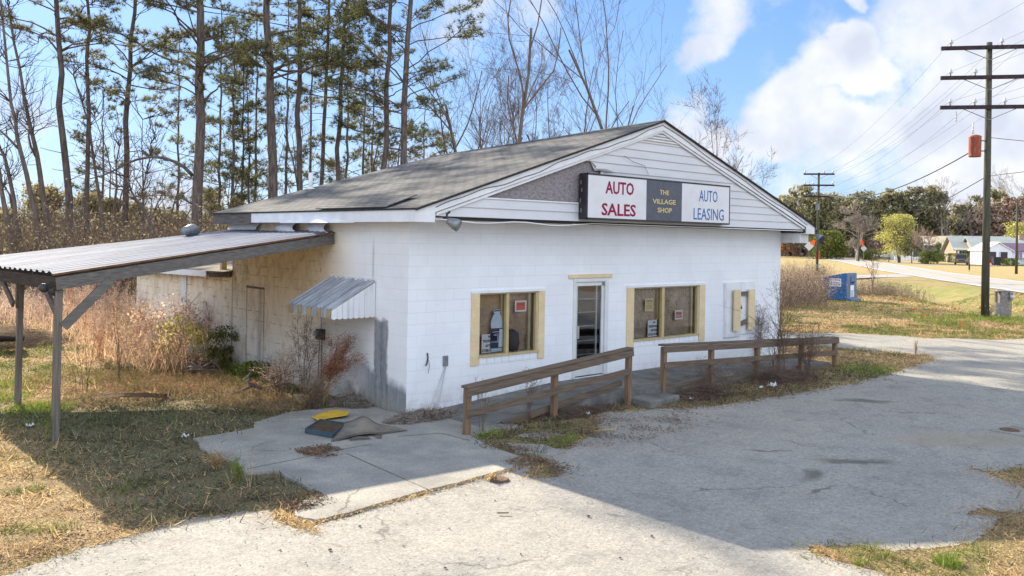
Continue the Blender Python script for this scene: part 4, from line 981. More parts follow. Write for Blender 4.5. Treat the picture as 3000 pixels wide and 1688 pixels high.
fence('long five-post timber rail fence on the right side of the porch', [(5.20, -1.52, 1.0), (6.80, -1.54, .94), (8.55, -1.56, .88), (10.45, -1.58, .80), (12.1, -1.58, .73)], ((5.18, -1.52, 1.04), (12.12, -1.58, .75)), ((5.2, -1.52, .64), (12.1, -1.58, .37)), kick=((5.25, -1.5, .20), (12.05, -1.55, .02)))

# ------------------------------------------------------------------ vegetation builders
def wander(p0, p1, n, amp, rng):
    t = np.linspace(0, 1, n)[:, None]; pts = np.array(p0)*(1-t)+np.array(p1)*t
    w = np.cumsum(rng.normal(size=(n, 3)), 0); w -= w[0]*(1-t)+w[-1]*t
    pts += w*amp*np.array([1, 1, .4]); return pts
def add_curve(S, pts, r0, r1, pw=1.0):
    n = len(pts); t = np.linspace(0, 1, n)**pw; r = r0*(1-t)+r1*t
    S[0].append(pts[:-1]); S[1].append(pts[1:]); S[2].append(r[:-1]); S[3].append(r[1:])
def flush(S): return [np.concatenate(x) for x in S]
def trunk_mb(pts, r, k=12): return MB().tube([tuple(p) for p in pts], list(r), k)
ORD = ['leftmost', 'second', 'third', 'fourth', 'fifth', 'sixth', 'seventh', 'eighth', 'ninth', 'tenth', 'eleventh', 'twelfth', 'thirteenth', 'fourteenth', 'fifteenth', 'sixteenth', 'seventeenth', 'eighteenth', 'nineteenth', 'twentieth',
       'twenty-first', 'twenty-second', 'twenty-third', 'twenty-fourth', 'twenty-fifth', 'twenty-sixth', 'twenty-seventh', 'twenty-eighth', 'twenty-ninth', 'thirtieth', 'thirty-first', 'thirty-second', 'thirty-third', 'thirty-fourth']
def pine(label, line, w, rad_px, H, crown, seed, nb=46, blen=4.2, dens=1.0, mat_n='needles', group='tall pines behind the shop', tuft=.30, name='pine_tree', stubs=8, lo=0):
    """line: photo columns of the trunk as (y, x) pairs (3000-wide), w: metres ahead, rad_px: trunk width there"""
    rng = np.random.default_rng(seed)
    b = depth_pt(line[0][1], w); t_ = thing(name, label, 'pine tree', b, 0, group)
    hs = []; m_px = w/FOC
    ys = [l[0] for l in line]; xs = [l[1] for l in line]
    def colx(z): y = PCY-(z-CZ)/m_px; return np.interp(y, sorted(ys), [x for _, x in sorted(zip(ys, xs))]) if len(line) > 1 else xs[0]
    zs = np.linspace(-.2, H, 16); pts = []
    extra = (rng.normal()*.02)
    for z in zs:
        p = depth_pt(colx(z), w, z); top_y = min(ys); zt = CZ+(PCY-top_y)*m_px
        if z > zt and len(line) > 1:
            sl = (colx(zt-.5)-colx(zt-4))/3.5*m_px; p = depth_pt(colx(zt), w, z)+Vector((CR[0], CR[1], 0))*sl*(z-zt)*.5
        pts.append(np.array(p))
    pts = np.array(pts); pts[1:, :2] += rng.normal(size=(15, 2))*.05
    r0 = rad_px*m_px/2; rr = r0*(1.12-.85*(zs.clip(0)/H)**1.1); rr[0] *= 1.25
    o = np.array(b)
    trunk_mb(pts-o, rr, 12).build('trunk', 'bark_pine', t_, smooth=True)
    S = ([], [], [], []); tufts = []
    for i in range(nb+stubs):
        stub = i >= nb
        f = rng.uniform(0, 1)**.9
        z = (crown+(1-crown)*f)*H*.985 if not stub else rng.uniform(.16, crown)*H
        k = np.searchsorted(zs, z)-1; tt = (z-zs[k])/(zs[k+1]-zs[k]); p0 = pts[k]*(1-tt)+pts[k+1]*tt
        az = rng.uniform(0, 2*math.pi); fz = (z/H-crown)/(1-crown)
        ln = blen*(1.0-.72*max(0, fz)**1.3)*rng.uniform(.5, 1.15) if not stub else rng.uniform(.4, 1.8)
        rise = rng.uniform(-.08, .45)+.5*max(0, fz)
        d = np.array([math.cos(az), math.sin(az), rise]); p1 = p0+d*ln
        n = 7 if not stub else 4; c = wander(p0, p1, n, ln*.035, rng); 
        c[:, 2] += -math.sin(.0)+np.sin(np.linspace(0, math.pi, n))*ln*.07*rng.uniform(-.5, 1.5)
        br = max(.022, r0*.30*(ln/blen))*(1-.5*max(0, fz)); add_curve(S, c, br, .012)
        if stub: continue
        nsub = int(4+ln*2.2)
        for j in range(nsub):
            u = rng.uniform(.35, 1.0)**.75; q = c[0]*0; ii = min(int(u*(n-1)), n-2); tt = u*(n-1)-ii; q = c[ii]*(1-tt)+c[ii+1]*tt
            a2 = az+rng.choice([-1, 1])*rng.uniform(.4, 1.3); l2 = rng.uniform(.35, 1.2)*(1.25-u)*min(1.4, ln*.33+.3)+.25
            e_ = q+np.array([math.cos(a2), math.sin(a2), rng.uniform(.0, .65)])*l2; cc_ = wander(q, e_, 4, .05, rng); add_curve(S, cc_, br*.35+.006, .006)
            m_ = max(2, int(l2*4.2*dens)); u2 = rng.uniform(.35, 1.05, m_)[:, None]; tufts.append(q*(1-u2)+e_*u2+rng.normal(size=(m_, 3))*.10)
    st = flush(S); V, Fc = segs_mesh(st[0]-o, st[1]-o, st[2], st[3], 5)
    raw_mesh('limbs', V, Fc, 'bark_pine', t_, smooth=True)
    tf = np.concatenate(tufts)-o; nn = 15; B = np.repeat(tf, nn, 0); D = rng.normal(size=(len(B), 3)); D[:, 2] += .45; D /= np.linalg.norm(D, axis=1, keepdims=True)
    D *= (tuft*rng.uniform(.6, 1.15, len(B)))[:, None]; V, Fc = blades_mesh(B, D, .0135*w/45, rng)
    raw_mesh('crown', V, Fc, mat_n, t_)
    return t_
def bare(label, x, w, H, r_px, seed, lean=0, forks=3, spread=.5, levels=5, group='bare trees behind the shop', matn='bark_grey', tw='twig', name='bare_tree', leaf=0, cat='bare tree', line=None, start=.3, yoff=0, parent_len=.62):
    rng = np.random.default_rng(seed); b = depth_pt(x, w, yoff); t_ = thing(name, label, cat, b, 0, group); m_px = w/FOC
    main = ([], [], [], []); tws = ([], [], [], []); tips = []
    R3 = np.array([CR[0], CR[1], 0])
    def grow(p, d, ln, r, lv):
        n = 6 if lv > 1 else 4; pts = [p]; dd = d.copy()
        for i in range(n):
            dd = dd+rng.normal(size=3)*.10*(1.6 if lv < 3 else 1)+np.array([0, 0, .045]); dd /= np.linalg.norm(dd); pts.append(pts[-1]+dd*ln/n)
        pts = np.array(pts); r1 = r*(.38 if lv == levels else .5) if lv > 0 else r*.3
        add_curve(main if lv >= levels-1 else tws, pts, r, max(r1, .0036*w/45))
        if lv == 0: tips.append(pts[-1]); return
        k = forks if lv < levels else forks+2
        for j in range(k+rng.integers(0, 2)):
            u = rng.uniform(start if lv == levels else .25, 1.0); ii = min(int(u*n), n-1); q = pts[ii]*(1-(u*n-ii))+pts[ii+1]*(u*n-ii)
            loc = pts[ii+1]-pts[ii]; loc /= np.linalg.norm(loc); pr = np.cross(loc, rng.normal(size=3)); pr /= np.linalg.norm(pr)
            ang = rng.uniform(.5, 1.3)*spread*1.2
            nd = loc*math.cos(ang)+pr*math.sin(ang); nd[2] = abs(nd[2])*.6+nd[2]*.4+.12; nd /= np.linalg.norm(nd)
            grow(q, nd, ln*rng.uniform(.34, .66)*(parent_len/.62), max((r*(1-u)+r1*u)*rng.uniform(.38, .65), .0042*w/45), lv-1)
        tips.append(pts[-1])
    d0 = np.array([0, 0, 1.])+R3*lean; d0 /= np.linalg.norm(d0)
    grow(np.array([0, 0, -.1]), d0, H*.78, r_px*m_px/2*1.25, levels)
    a = flush(main); V, Fc = segs_mesh(a[0], a[1], a[2], a[3], 8); raw_mesh('trunk', V, Fc, matn, t_, smooth=True)
    a = flush(tws); V, Fc = segs_mesh(a[0], a[1], a[2], a[3], 3); raw_mesh('crown', V, Fc, tw, t_)
    return t_, a
def crown_tree(label, b, H, cw, seed, matn, size=.35, n=2600, trunk=.2, base=.12, name='tree', cat='tree', group=None, shape='round', tmat='bark_grey', trunks=1):
    rng = np.random.default_rng(seed); t_ = thing(name, label, cat, b, 0, group)
    mb = MB(); tops = []
    for i in range(trunks):
        e_ = (rng.normal()*.12*cw*(trunks > 1), rng.normal()*.12*cw*(trunks > 1), H*.7); mb.tube([(0, 0, -.1), (e_[0]*.3, e_[1]*.3, H*.3), e_], [trunk, trunk*.7, trunk*.2], 7)
        for j in range(7):
            a = rng.uniform(0, 6.28); z = rng.uniform(.25, .65)*H; L_ = cw*.38; mb.tube([(e_[0]*z/H, e_[1]*z/H, z), (math.cos(a)*L_*.6, math.sin(a)*L_*.6, z+L_*.45), (math.cos(a)*L_, math.sin(a)*L_, z+L_*.9)], [trunk*.35, trunk*.2, min(.02, trunk*.15)], 5)
    mb.build('trunk', tmat, t_, smooth=True)
    k = max(14, int(cw*6)); c = []
    for i in range(k):
        a = rng.uniform(0, 6.28); f = rng.uniform(0, 1); z = H*(base+(1-base)*f)
        if shape == 'round': rr = math.sqrt(max(0, 1-((f-.45)/.55)**2))
        elif shape == 'cone': rr = (1-f)*.95+.08
        else: rr = min(1, .35+f*1.6)*math.sqrt(max(0, 1-((f-.55)/.5)**2)) if abs(f-.55) < .5 else .15
        q = rng.uniform(.35, .85)*rr*cw/2; c.append((math.cos(a)*q, math.sin(a)*q, z))
    c = np.array(c); per = n//k; pts = []
    for q in c:
        s = rng.uniform(.10, .24)*cw; v = rng.normal(size=(per, 3)); v /= np.linalg.norm(v, axis=1, keepdims=True); pts.append(q+v*(rng.uniform(.25, 1, per)**.7)[:, None]*s*np.array([1, 1, .8])+rng.normal(size=(per, 3))*s*.25)
    pts = np.concatenate(pts); pts = pts[(pts[:, 2] < H*1.03) & (pts[:, 2] > H*base*.6)]
    V, Fc = leaves_mesh(pts, size, rng); raw_mesh('crown', V, Fc, matn, t_)
    return t_

# ------------------------------------------------------------------ the pines behind the shop (columns measured in the photo)
PN = [  # label, [(y, x)...], distance, trunk px, height, crown start, material, branch len, n branches
 ('pine with thin high crown, leftmost straight-stemmed pine at the picture edge', [(640, 200), (580, 198), (350, 168), (233, 167), (58, 156)], 46, 21, 25, .50, 'needles_tan', 4.0, 40),
 ('slim dark straight pine just right of the leftmost pine', [(640, 251), (200, 250), (0, 247)], 47, 14, 24, .52, 'needles', 3.2, 36),
 ('pine with pale bark forked low, left of the thickest pine', [(600, 364), (520, 362), (235, 370), (0, 383)], 50, 18, 24, .42, 'needles_tan', 4.2, 44),
 ('thickest pine, dark trunk just behind the carport roof, with two long bare low limbs', [(640, 580), (525, 580), (175, 577), (0, 568)], 43, 30, 27, .34, 'needles', 4.8, 62),
 ('thick leaning pine whose trunk meets the back corner of the shop roof', [(585, 800), (525, 798), (233, 783), (0, 770)], 45, 28, 27, .40, 'needles', 4.6, 50),
 ('pine standing close right of the thick leaning pine', [(560, 876), (525, 874), (175, 868), (0, 866)], 48, 18, 25, .42, 'needles', 3.8, 44),
 ('slender pine with a bare lower trunk in the middle of the grove', [(540, 940), (525, 941), (233, 949), (0, 952)], 50, 13, 24, .48, 'needles', 3.0, 34),
 ('slender pine bending slightly right, next to a bare forked stem', [(520, 984), (495, 984), (175, 996), (0, 1006)], 50, 15, 25, .45, 'needles', 3.2, 38),
 ('pine second from the right end of the grove, behind the roof slope', [(495, 1120), (175, 1127), (0, 1133)], 47, 18, 25, .30, 'needles', 3.6, 46),
 ('rightmost big pine of the grove with long limbs reaching over the roof', [(480, 1178), (233, 1180), (0, 1192)], 46, 21, 26, .30, 'needles', 5.4, 56),
 ('thin young pine in the gap right of the thickest pine', [(640, 680), (525, 681), (300, 678)], 52, 10, 16, .25, 'needles', 2.8, 40),
 ('very thin dark pine stem in the gap left of the leaning pine', [(600, 708), (400, 705)], 54, 8, 15, .42, 'needles', 2.2, 26),
 ('very thin pine stem touching the left side of the leaning pine', [(600, 728), (400, 722)], 55, 8, 14, .40, 'needles', 2.2, 26),
 ('small pine between the two groups, crown just above the roof slope', [(540, 1060), (300, 1062)], 60, 9, 15, .30, 'needles_tan', 3.0, 34),
]
for i, (lb, ln, w_, rp, H_, cr_, mt_, bl_, nb_) in enumerate(PN):
    pine(lb, ln, w_, rp, H_, cr_, 100+i, int(nb_*1.05), bl_, 1.2, mt_)
# mid-distance scruffy pines that fill the gaps
for i, (x, w_, H_, rp) in enumerate([(300, 70, 15, 8), (520, 64, 18, 8), (640, 62, 20, 9), (745, 66, 21, 9), (835, 62, 21, 9), (905, 70, 22, 9), (1010, 66, 20, 9), (1085, 72, 19, 8), (1235, 74, 15, 7), (1300, 80, 13, 7)]):
    pine(f'{ORD[i]} from the left of the thin scruffy pines standing farther back in the grove' if i else 'leftmost of the thin scruffy pines standing farther back in the grove', [(600, x), (300, x+((i*37) % 9-4))], w_, rp, H_, .22, 300+i, 36, 3.0, .7, 'needles_tan' if i % 2 else 'needles', 'scruffy pines farther back', tuft=.34)
# the two long bare limbs of the thickest pine
rng = np.random.default_rng(9)
tp = [o for o in bpy.data.objects if o.get('label', '').startswith('thickest pine')][0]
def limb(pp, r0, w_=43):
    mb = MB(); pts = [Vector(at_w(x, y, w_))-tp.location for x, y in pp]; mb.tube(pts, [r0*(1-i/len(pp)*.8) for i in range(len(pp))], 6); return mb
def at_w(x, y, w_):
    d = ray(x, y); return Vector((CP[0]+d[0]*w_, CP[1]+d[1]*w_, CP[2]+d[2]*w_))
mb = limb([(565, 515), (540, 490), (515, 475), (480, 463), (440, 460), (400, 468), (370, 480), (340, 497), (300, 515), (260, 525)], .10); mb.build('bare_limb', 'bark_pine', tp, smooth=True)
mb = limb([(440, 460), (425, 445), (405, 442), (372, 446)], .05); mb.build('bare_limb', 'bark_pine', tp, smooth=True)
mb = limb([(566, 600), (540, 585), (520, 575), (490, 574), (460, 572)], .05); mb.tube([Vector(at_w(520, 575, 43))-tp.location, Vector(at_w(540, 565, 43))-tp.location, Vector(at_w(555, 560, 43))-tp.location], [.03, .02, .01], 5); mb.build('bare_limb', 'bark_pine', tp, smooth=True)

# leaning bare trees at the left edge
def leaning(label, pp, w_, rpx, seed, branch):
    rng = np.random.default_rng(seed); b = depth_pt(pp[0][0], w_); t_ = thing('bare_tree', label, 'bare tree', b, 0, 'leaning bare trees at the left edge'); m_ = w_/FOC
    P0 = [Vector((b.x, b.y, -.1))]+[at_w(x, y, w_) for x, y in pp]
    c = np.array([tuple(p-b) for p in P0]); n = len(c); r = np.linspace(rpx*m_/2*1.15, rpx*m_/2*.35, n)
    mb = MB().tube([tuple(q) for q in c], list(r), 9)
    for br in branch:
        q = [at_w(x, y, w_)-b for x, y in br]; mb.tube(q, [rpx*m_*.26*(1-i/len(q)*.7) for i in range(len(q))], 7)
    mb.build('trunk', 'bark_grey', t_, smooth=True)
    S = ([], [], [], []); ends = list(c[n//2:])+[np.array(tuple(at_w(*br[-1], w_)-b)) for br in branch]
    for e_ in ends:
        for j in range(5):
            d = rng.normal(size=3); d[2] = abs(d[2])+.5; d /= np.linalg.norm(d); l_ = rng.uniform(1, 3); q = wander(e_, e_+d*l_, 6, .12, rng); add_curve(S, q, .028, .008)
            for k in range(4):
                u = rng.integers(1, 5); d2 = d+rng.normal(size=3)*.6; add_curve(S, wander(q[u], q[u]+d2*rng.uniform(.4, 1.1), 4, .06, rng), .012, .006)
    a = flush(S); V, Fc = segs_mesh(a[0], a[1], a[2], a[3], 3); raw_mesh('crown', V, Fc, 'twig', t_)
leaning('bare tree at the left picture edge whose low trunk forks into the frame edge', [(30, 700), (16, 620), (5, 560), (0, 510), (-25, 400), (-30, 250)], 42, 16, 1, [])
leaning('pale bare trunk leaning left, rising to a fork beside the left edge', [(58, 700), (45, 640), (42, 590), (28, 520), (14, 460), (3, 440), (-20, 380), (-40, 200)], 44, 14, 2, [[(36, 610), (28, 570), (12, 545)]])
leaning('tall curved bare trunk leaning left with one long left limb', [(112, 720), (104, 620), (88, 560), (78, 510), (62, 450), (50, 400), (46, 360), (32, 300), (20, 180), (8, 60), (0, -20)], 43, 15, 3, [[(54, 436), (25, 405), (0, 382), (-20, 370)]])
leaning('tall curved bare trunk leaning left, next to the leftmost pine', [(142, 720), (136, 640), (124, 560), (116, 500), (108, 450), (96, 400), (84, 350), (70, 280), (58, 200), (40, 120), (25, 20)], 45, 16, 4, [[(106, 460), (90, 430), (84, 400), (86, 370)]])
leaning('thin bare tree leaning left between the slim dark pine and the forked pine', [(305, 700), (296, 600), (285, 540), (275, 470), (268, 420), (262, 370), (240, 300), (215, 220)], 47, 10, 5, [])
leaning('broken dark trunk leaning steeply left across the brush', [(458, 700), (440, 650), (420, 610), (400, 590), (385, 560), (372, 520)], 44, 12, 6, [])
leaning('multi-stemmed bare tree between the forked pine and the slim dark pine', [(335, 660), (335, 600), (342, 550), (340, 480), (350, 430)], 47, 9, 7, [[(321, 620), (322, 560), (325, 500), (310, 430), (290, 380), (275, 340)], [(345, 620), (355, 570), (362, 550)]])
leaning('slight bare tree with upright twin stems left of the thickest pine', [(418, 690), (420, 600), (418, 560), (428, 510), (440, 460), (442, 420)], 46, 7, 8, [[(420, 545), (418, 480), (415, 420), (418, 350)]])

# bare trees above the roof ridge
BT = [('bare tree at the right end of the pine grove with green needles in its top', 1388, 52, 15.0, 14, 11, -.02, 3, .62, 5, .45), ('large bare tree leaning right, forking into two long limbs above the roof', 1428, 48, 19.5, 15, 34, .22, 2, .42, 5, .35),
      ('slim bare sapling rising alone left of the ridge end', 1708, 56, 16.5, 8, 13, -.01, 3, .38, 4, .35), ('broad fine-twigged bare tree right of the large leaning tree', 1624, 62, 14.5, 9, 14, 0, 4, .62, 5, .3),
      ('narrow bare tree, left one of the close pair left of the ridge', 1762, 58, 14.0, 9, 15, .02, 3, .45, 4, .3), ('narrow bare tree, right one of the close pair left of the ridge', 1793, 60, 13.4, 8, 16, .0, 3, .45, 4, .3),
      ('tallest bare tree near the gable peak, with wide right-hand limbs', 1838, 50, 19.5, 13, 27, -.02, 3, .55, 5, .3), ('small bare tree behind the roof between the pines and the large leaning tree', 1500, 60, 12.0, 7, 18, 0, 3, .5, 4, .3),
      ('reddish bare tree behind the roof, half hidden by the large leaning tree', 1536, 64, 14.0, 8, 19, .0, 4, .5, 5, .3), ('bushy bare tree rising behind the right roof slope', 2105, 62, 12.0, 8, 20, .03, 4, .55, 5, .25),
      ('low bare tree just behind the gable peak', 1940, 64, 10.6, 7, 21, .08, 4, .5, 4, .3), ('bare stem close to the right side of the large leaning tree', 1452, 56, 14.5, 8, 22, .04, 3, .5, 4, .3),
      ('bare tree behind the right roof slope, closer to the gable peak', 2040, 66, 10.4, 7, 23, -.03, 4, .55, 4, .25), ('thin bare tree in the gap right of the last big pine', 1330, 58, 13.0, 7, 24, .03, 3, .5, 4, .3), ('faint thin bare tree between the slim sapling and the broad bare tree', 1668, 68, 12, 6, 25, 0, 3, .5, 4, .3),
      ('bare sapling behind the roof, next to the last big pine', 1265, 60, 12, 6, 26, 0, 3, .5, 4, .3)]
for lb, x, w_, H_, rp, sd, ln_, fk, sp, lv, st in BT:
    bare(lb, x, w_, H_, rp, sd, ln_, fk, sp, lv, start=st)
for i, (x, w_, H_) in enumerate([(240, 60, 8), (430, 56, 8), (500, 60, 9), (660, 58, 12), (820, 60, 12), (900, 58, 13), (1040, 60, 13), (1150, 62, 13)]):
    bare(f'{ORD[i]} from the left of the thin grey bare trees among the pines' if i else 'leftmost of the thin grey bare trees among the pines', x, w_, H_, 7, 60+i, rng.uniform(-.1, .1), 3, .6, 4, group='thin bare trees among the pines')

# ------------------------------------------------------------------ brush
def brush(name, label_mats, pts, hmin, hmax, seed, leaf=18, leaf_size=.055, stem=.012, hfun=None):
    rng = np.random.default_rng(seed); n = len(pts); pts = np.asarray(pts, float)
    h = rng.uniform(hmin, hmax, n)*(hfun(pts) if hfun else 1); d = rng.normal(size=(n, 3))*.28; d[:, 2] = 1; d /= np.linalg.norm(d, axis=1, keepdims=True)
    P0 = []; P1 = []; R0 = []; R1_ = []; cur = pts.copy(); dd = d.copy(); L_ = []
    for k in range(4):
        nx_ = cur+dd*(h/4)[:, None]; P0.append(cur); P1.append(nx_); R0.append(np.full(n, stem*(1-k*.22))); R1_.append(np.full(n, stem*(.78-k*.2)))
        for j in range(3):     # side twigs
            u = rng.uniform(0, 1, n)[:, None]; q = cur*(1-u)+nx_*u; sd = dd+rng.normal(size=(n, 3))*.9; e_ = q+sd*(h*.13)[:, None]; P0.append(q); P1.append(e_); R0.append(np.full(n, stem*.45)); R1_.append(np.full(n, stem*.2))
            if k > 0: L_.append(q*.4+e_*.6); L_.append(e_)
        cur = nx_; dd = dd+rng.normal(size=(n, 3))*.22; dd /= np.linalg.norm(dd, axis=1, keepdims=True)
    stem_mat, leaf_mat, kind_label = label_mats
    V, Fc = segs_mesh(np.concatenate(P0), np.concatenate(P1), np.concatenate(R0), np.concatenate(R1_), 3)
    t_ = raw_mesh(name, V, Fc, stem_mat); tag(t_, kind_label, 'brush', kind='stuff')
    if leaf:
        A = np.concatenate(L_); A = A[rng.choice(len(A), min(len(A), n*leaf), replace=False)]; A = A+rng.normal(size=A.shape)*.10
        V, Fc = leaves_mesh(A, leaf_size, rng); o = raw_mesh('foliage', V, Fc, leaf_mat, t_)
    return t_
def scatter_view(n, x0, x1, w0, w1, rng, z=0):
    x = rng.uniform(x0, x1, n); w_ = rng.uniform(w0, w1, n); return np.array([tuple(depth_pt(a, b_, z)) for a, b_ in zip(x, w_)])
rng = np.random.default_rng(21)
def inshop(p): return (p[:, 0] > -.3) & (p[:, 0] < 12.6) & (p[:, 1] > -2) & (p[:, 1] < 14.4)
q = scatter_view(1900, -250, 1250, 34, 48, rng); q = q[~inshop(q)]
brush('brush_thicket', ('dead_stem', 'brush', 'dense tangled brown winter brush under the pines'), q, 1.0, 4.6, 31, 8, .055, .018)
q = scatter_view(1300, -250, 1250, 33, 41, rng); q = q[~inshop(q)]
brush('vine_thicket', ('brush_pink', 'brush_leaf', 'olive and yellow-green vines through the brush under the pines'), q, .8, 3.6, 32, 12, .06, .016)
q = scatter_view(1300, -300, 1400, 48, 74, rng)
brush('far_brush', ('brush_pink', 'brush_leaf', 'greyish scrub behind the pines, below the sky'), q, 2.4, 5.4, 33, 12, .11, .03)
for i, x in enumerate([15, 105, 150, 260, 330, 400, 470, 520, 620, 700, 770, 860, 1100]):
    w_ = 62+(i*17) % 16; crown_tree(f'{ORD[i]} from the left of the light green young pines over the brush' if i else 'leftmost of the light green young pines over the brush', depth_pt(x, w_), 4.7+(i*13 % 7)*.3, 4.6, 500+i, 'brush_leaf', .13, 3400, .09, .1, 'young_pine', 'pine tree', 'young pines over the brush', 'cone', 'bark_pine')
# weeds between the shop's right side and the road
q = scatter_view(1500, 2262, 2425, 33, 56, rng); q = q[~inshop(q) & (q[:, 1] > 9)]
brush('dry_weeds', ('brush_pink', 'plume', 'pinkish brown dry weeds beyond the right end of the shop'), q, .6, 2.1, 34, 10, .03, .008)
q = np.array([(rng.uniform(38, 46.5), 0, 0) for _ in range(480)]); q[:, 1] = 13.4-(q[:, 0]-38)*.42+rng.uniform(-.6, 2.4, 480); q[:, 2] = [ditch(a, b_) for a, b_ in q[:, :2]]
brush('ditch_reeds', ('brush_pink', 'brush', 'dry brown reeds growing in the roadside ditch'), q, .35, .95, 35, 7, .035, .009)
# far scrub in front of the far tree line
q = scatter_view(1500, 2230, 3150, 198, 222, rng); brush('far_scrub', ('far_bare', 'brush_pink', 'pale grey scrub at the foot of the far tree line'), q, 3, 6.5, 36, 18, .33, .07)

# the far tree line
KIND = {'dark': ('dark green pine', 'far_dark'), 'mid': ('olive green pine', 'far_mid'), 'bare': ('grey bare tree', 'far_bare'), 'red': ('rust-tinged tree', 'far_red')}
FT = [(2215, 190, 'mid', 606), (2262, 196, 'mid', 596), (2302, 200, 'mid', 585), (2345, 194, 'mid', 552), (2385, 204, 'dark', 572), (2412, 196, 'mid', 560), (2438, 212, 'bare', 610), (2470, 205, 'dark', 588), (2500, 198, 'dark', 578),
      (2537, 202, 'dark', 564), (2562, 212, 'dark', 586), (2592, 204, 'dark', 590), (2622, 200, 'mid', 566), (2650, 210, 'dark', 580), (2678, 200, 'dark', 554), (2706, 206, 'dark', 585), (2732, 200, 'mid', 562), (2762, 196, 'bare', 590), (2788, 198, 'bare', 562),
      (2812, 206, 'mid', 604), (2834, 192, 'bare', 600), (2862, 204, 'dark', 590), (2888, 190, 'red', 600), (2912, 196, 'mid', 556), (2936, 206, 'bare', 566), (2962, 190, 'red', 578), (2990, 198, 'bare', 560), (3025, 200, 'mid', 560), (3070, 196, 'dark', 560), (3120, 200, 'mid', 570)]
for i, (x, w_, kd, ty) in enumerate(FT):
    hz = PCY+(x-PCX)*ROLL; H_ = CZ+(hz-ty+((i*29) % 5-1)*4)*w_/FOC; nm, mt_ = KIND[kd]
    lb = (f'{nm}, {ORD[i]} from the left in the far tree line behind the houses')
    if kd == 'bare': bare(lb, x, w_, H_, 6, 700+i, 0, 4, .6, 4, group='far tree line', tw='far_bare', matn='far_bare')
    else: crown_tree(lb, depth_pt(x, w_), H_, 7.5 if kd != 'red' else 8, 700+i, mt_, .42, 2400, .22, .34 if kd != 'red' else .1, 'pine_tree' if kd != 'red' else 'tree', 'tree', 'far tree line', 'crown', 'bark_pine')
for i in range(12):   # second rank closes the gaps
    x = 2230+i*78; crown_tree(f'{ORD[i]} dark tree from the left in the rearmost rank of the far woods', depth_pt(x, 228), CZ+(PCY+(x-PCX)*ROLL-632)*228/FOC, 13, 800+i, 'far_mid' if i % 2 else 'far_bare', .5, 2600, .2, .05, 'tree', 'tree', 'second rank of the far tree line', 'round')
# roadside trees and shrubs
def hz(x): return PCY+(x-PCX)*ROLL
def ht(w_, x, y): return CZ+(hz(x)-y)*w_/FOC
pb = gd(2262, 661.5)
crown_tree('round yellow-green budding tree on the lawn across the road', pb, 8.2, 7.6, 901, 'pear_leaf', .13, 7000, .22, .22, 'pear_tree', 'tree', None, 'round', 'bark_grey', 3)
bare('purplish grey dense bare tree left of the yellow-green tree', 2512, 158, 8.2, 8, 902, 0, 5, .8, 5, group='roadside trees', tw='far_bare', matn='far_bare', start=.1)
crown_tree('dark green conical cedar beside the far utility pole', depth_pt(2426, 172), 5.6, 8.0, 903, 'cedar', .22, 5200, .15, .02, 'cedar_tree', 'tree', None, 'round')
crown_tree('small dark pine on the lawn right of the yellow-green tree', depth_pt(2672, 146), 4.6, 5.0, 904, 'far_dark', .15, 2600, .1, .3, 'pine_tree', 'tree', None, 'round')
bare('reddish bare crape myrtle in front of the grey-brick house', 2715, 143, 6.2, 6, 905, 0, 5, .7, 4, group='roadside trees', tw='far_red', matn='far_bare', start=.1)
crown_tree('olive leafy shrub under the bare crape myrtle', depth_pt(2728, 141), 2.2, 4.0, 906, 'cedar', .12, 2200, .07, .02, 'shrub', 'shrub', None, 'round')
crown_tree('small dark green holly in front of the grey-brick house', depth_pt(2748, 150), 3.6, 2.2, 907, 'hedge', .12, 1800, .08, .1, 'holly_tree', 'tree', None, 'cone')
crown_tree('rounded dark shrub left of the parked white car', depth_pt(2556, 166), 2.2, 4.4, 908, 'cedar', .13, 1600, .07, .0, 'shrub', 'shrub', None, 'round')
crown_tree('bright yellow-green tree at the right picture edge behind the purple-roofed house', depth_pt(2995, 172), 8, 8, 909, 'pear_leaf', .2, 3200, .2, .2, 'tree', 'tree', None, 'round')
crown_tree('small green bush at the foot of the far utility pole', depth_pt(2400, 84.5), 1.1, 1.6, 910, 'cedar', .06, 700, .03, .0, 'shrub', 'shrub', None, 'round')

# ------------------------------------------------------------------ grass, litter and weeds
from mathutils import noise as mn
def inpoly(px, py, poly):
    poly = [(p[0], p[1]) for p in poly]; ins = np.zeros(len(px), bool); j = len(poly)-1
    for i in range(len(poly)):
        xi, yi = poly[i]; xj, yj = poly[j]
        c = ((yi > py) != (yj > py)) & (px < (xj-xi)*(py-yi)/(yj-yi+1e-12)+xi); ins ^= c; j = i
    return ins
def free(p, m=0):
    x, y = p[:, 0], p[:, 1]
    bad = inpoly(x, y, lot)|inpoly(x, y, slab)|((x > -.02) & (x < 12.14) & (y > -.0) & (y < 7.2))|((x > 0) & (x < 9) & (y > 7) & (y < 13.8))|((x > .4) & (x < 12) & (y > -1.53) & (y < 0))
    u = (x-55.6)*-.588+(y-7.5)*.809
    return ~bad & (u > .2)
def spill(p, a=.16): return free(p+rng.normal(size=p.shape)*a)
def nz(p, s, off=0): return np.array([mn.noise(Vector((a*s+off, b_*s, 3.1))) for a, b_ in p[:, :2]])
rng = np.random.default_rng(77)
def grass(name, label, p, mat_n, h0, h1, up, wd, hm=1.0):
    n = len(p); D = rng.normal(size=(n, 3)); D[:, 2] = np.abs(D[:, 2])*up+.12*up; D /= np.linalg.norm(D, axis=1, keepdims=True)
    dp = (p[:, 0]-CP[0])*CF[0]+(p[:, 1]-CP[1])*CF[1]
    D *= (rng.uniform(h0, h1, n)*(1+dp*.012)*hm)[:, None]; V, Fc = blades_mesh(p, D, wd*(.6+dp/22), rng)
    o = raw_mesh(name, V, Fc, mat_n); tag(o, label, 'grass', kind='stuff'); return o
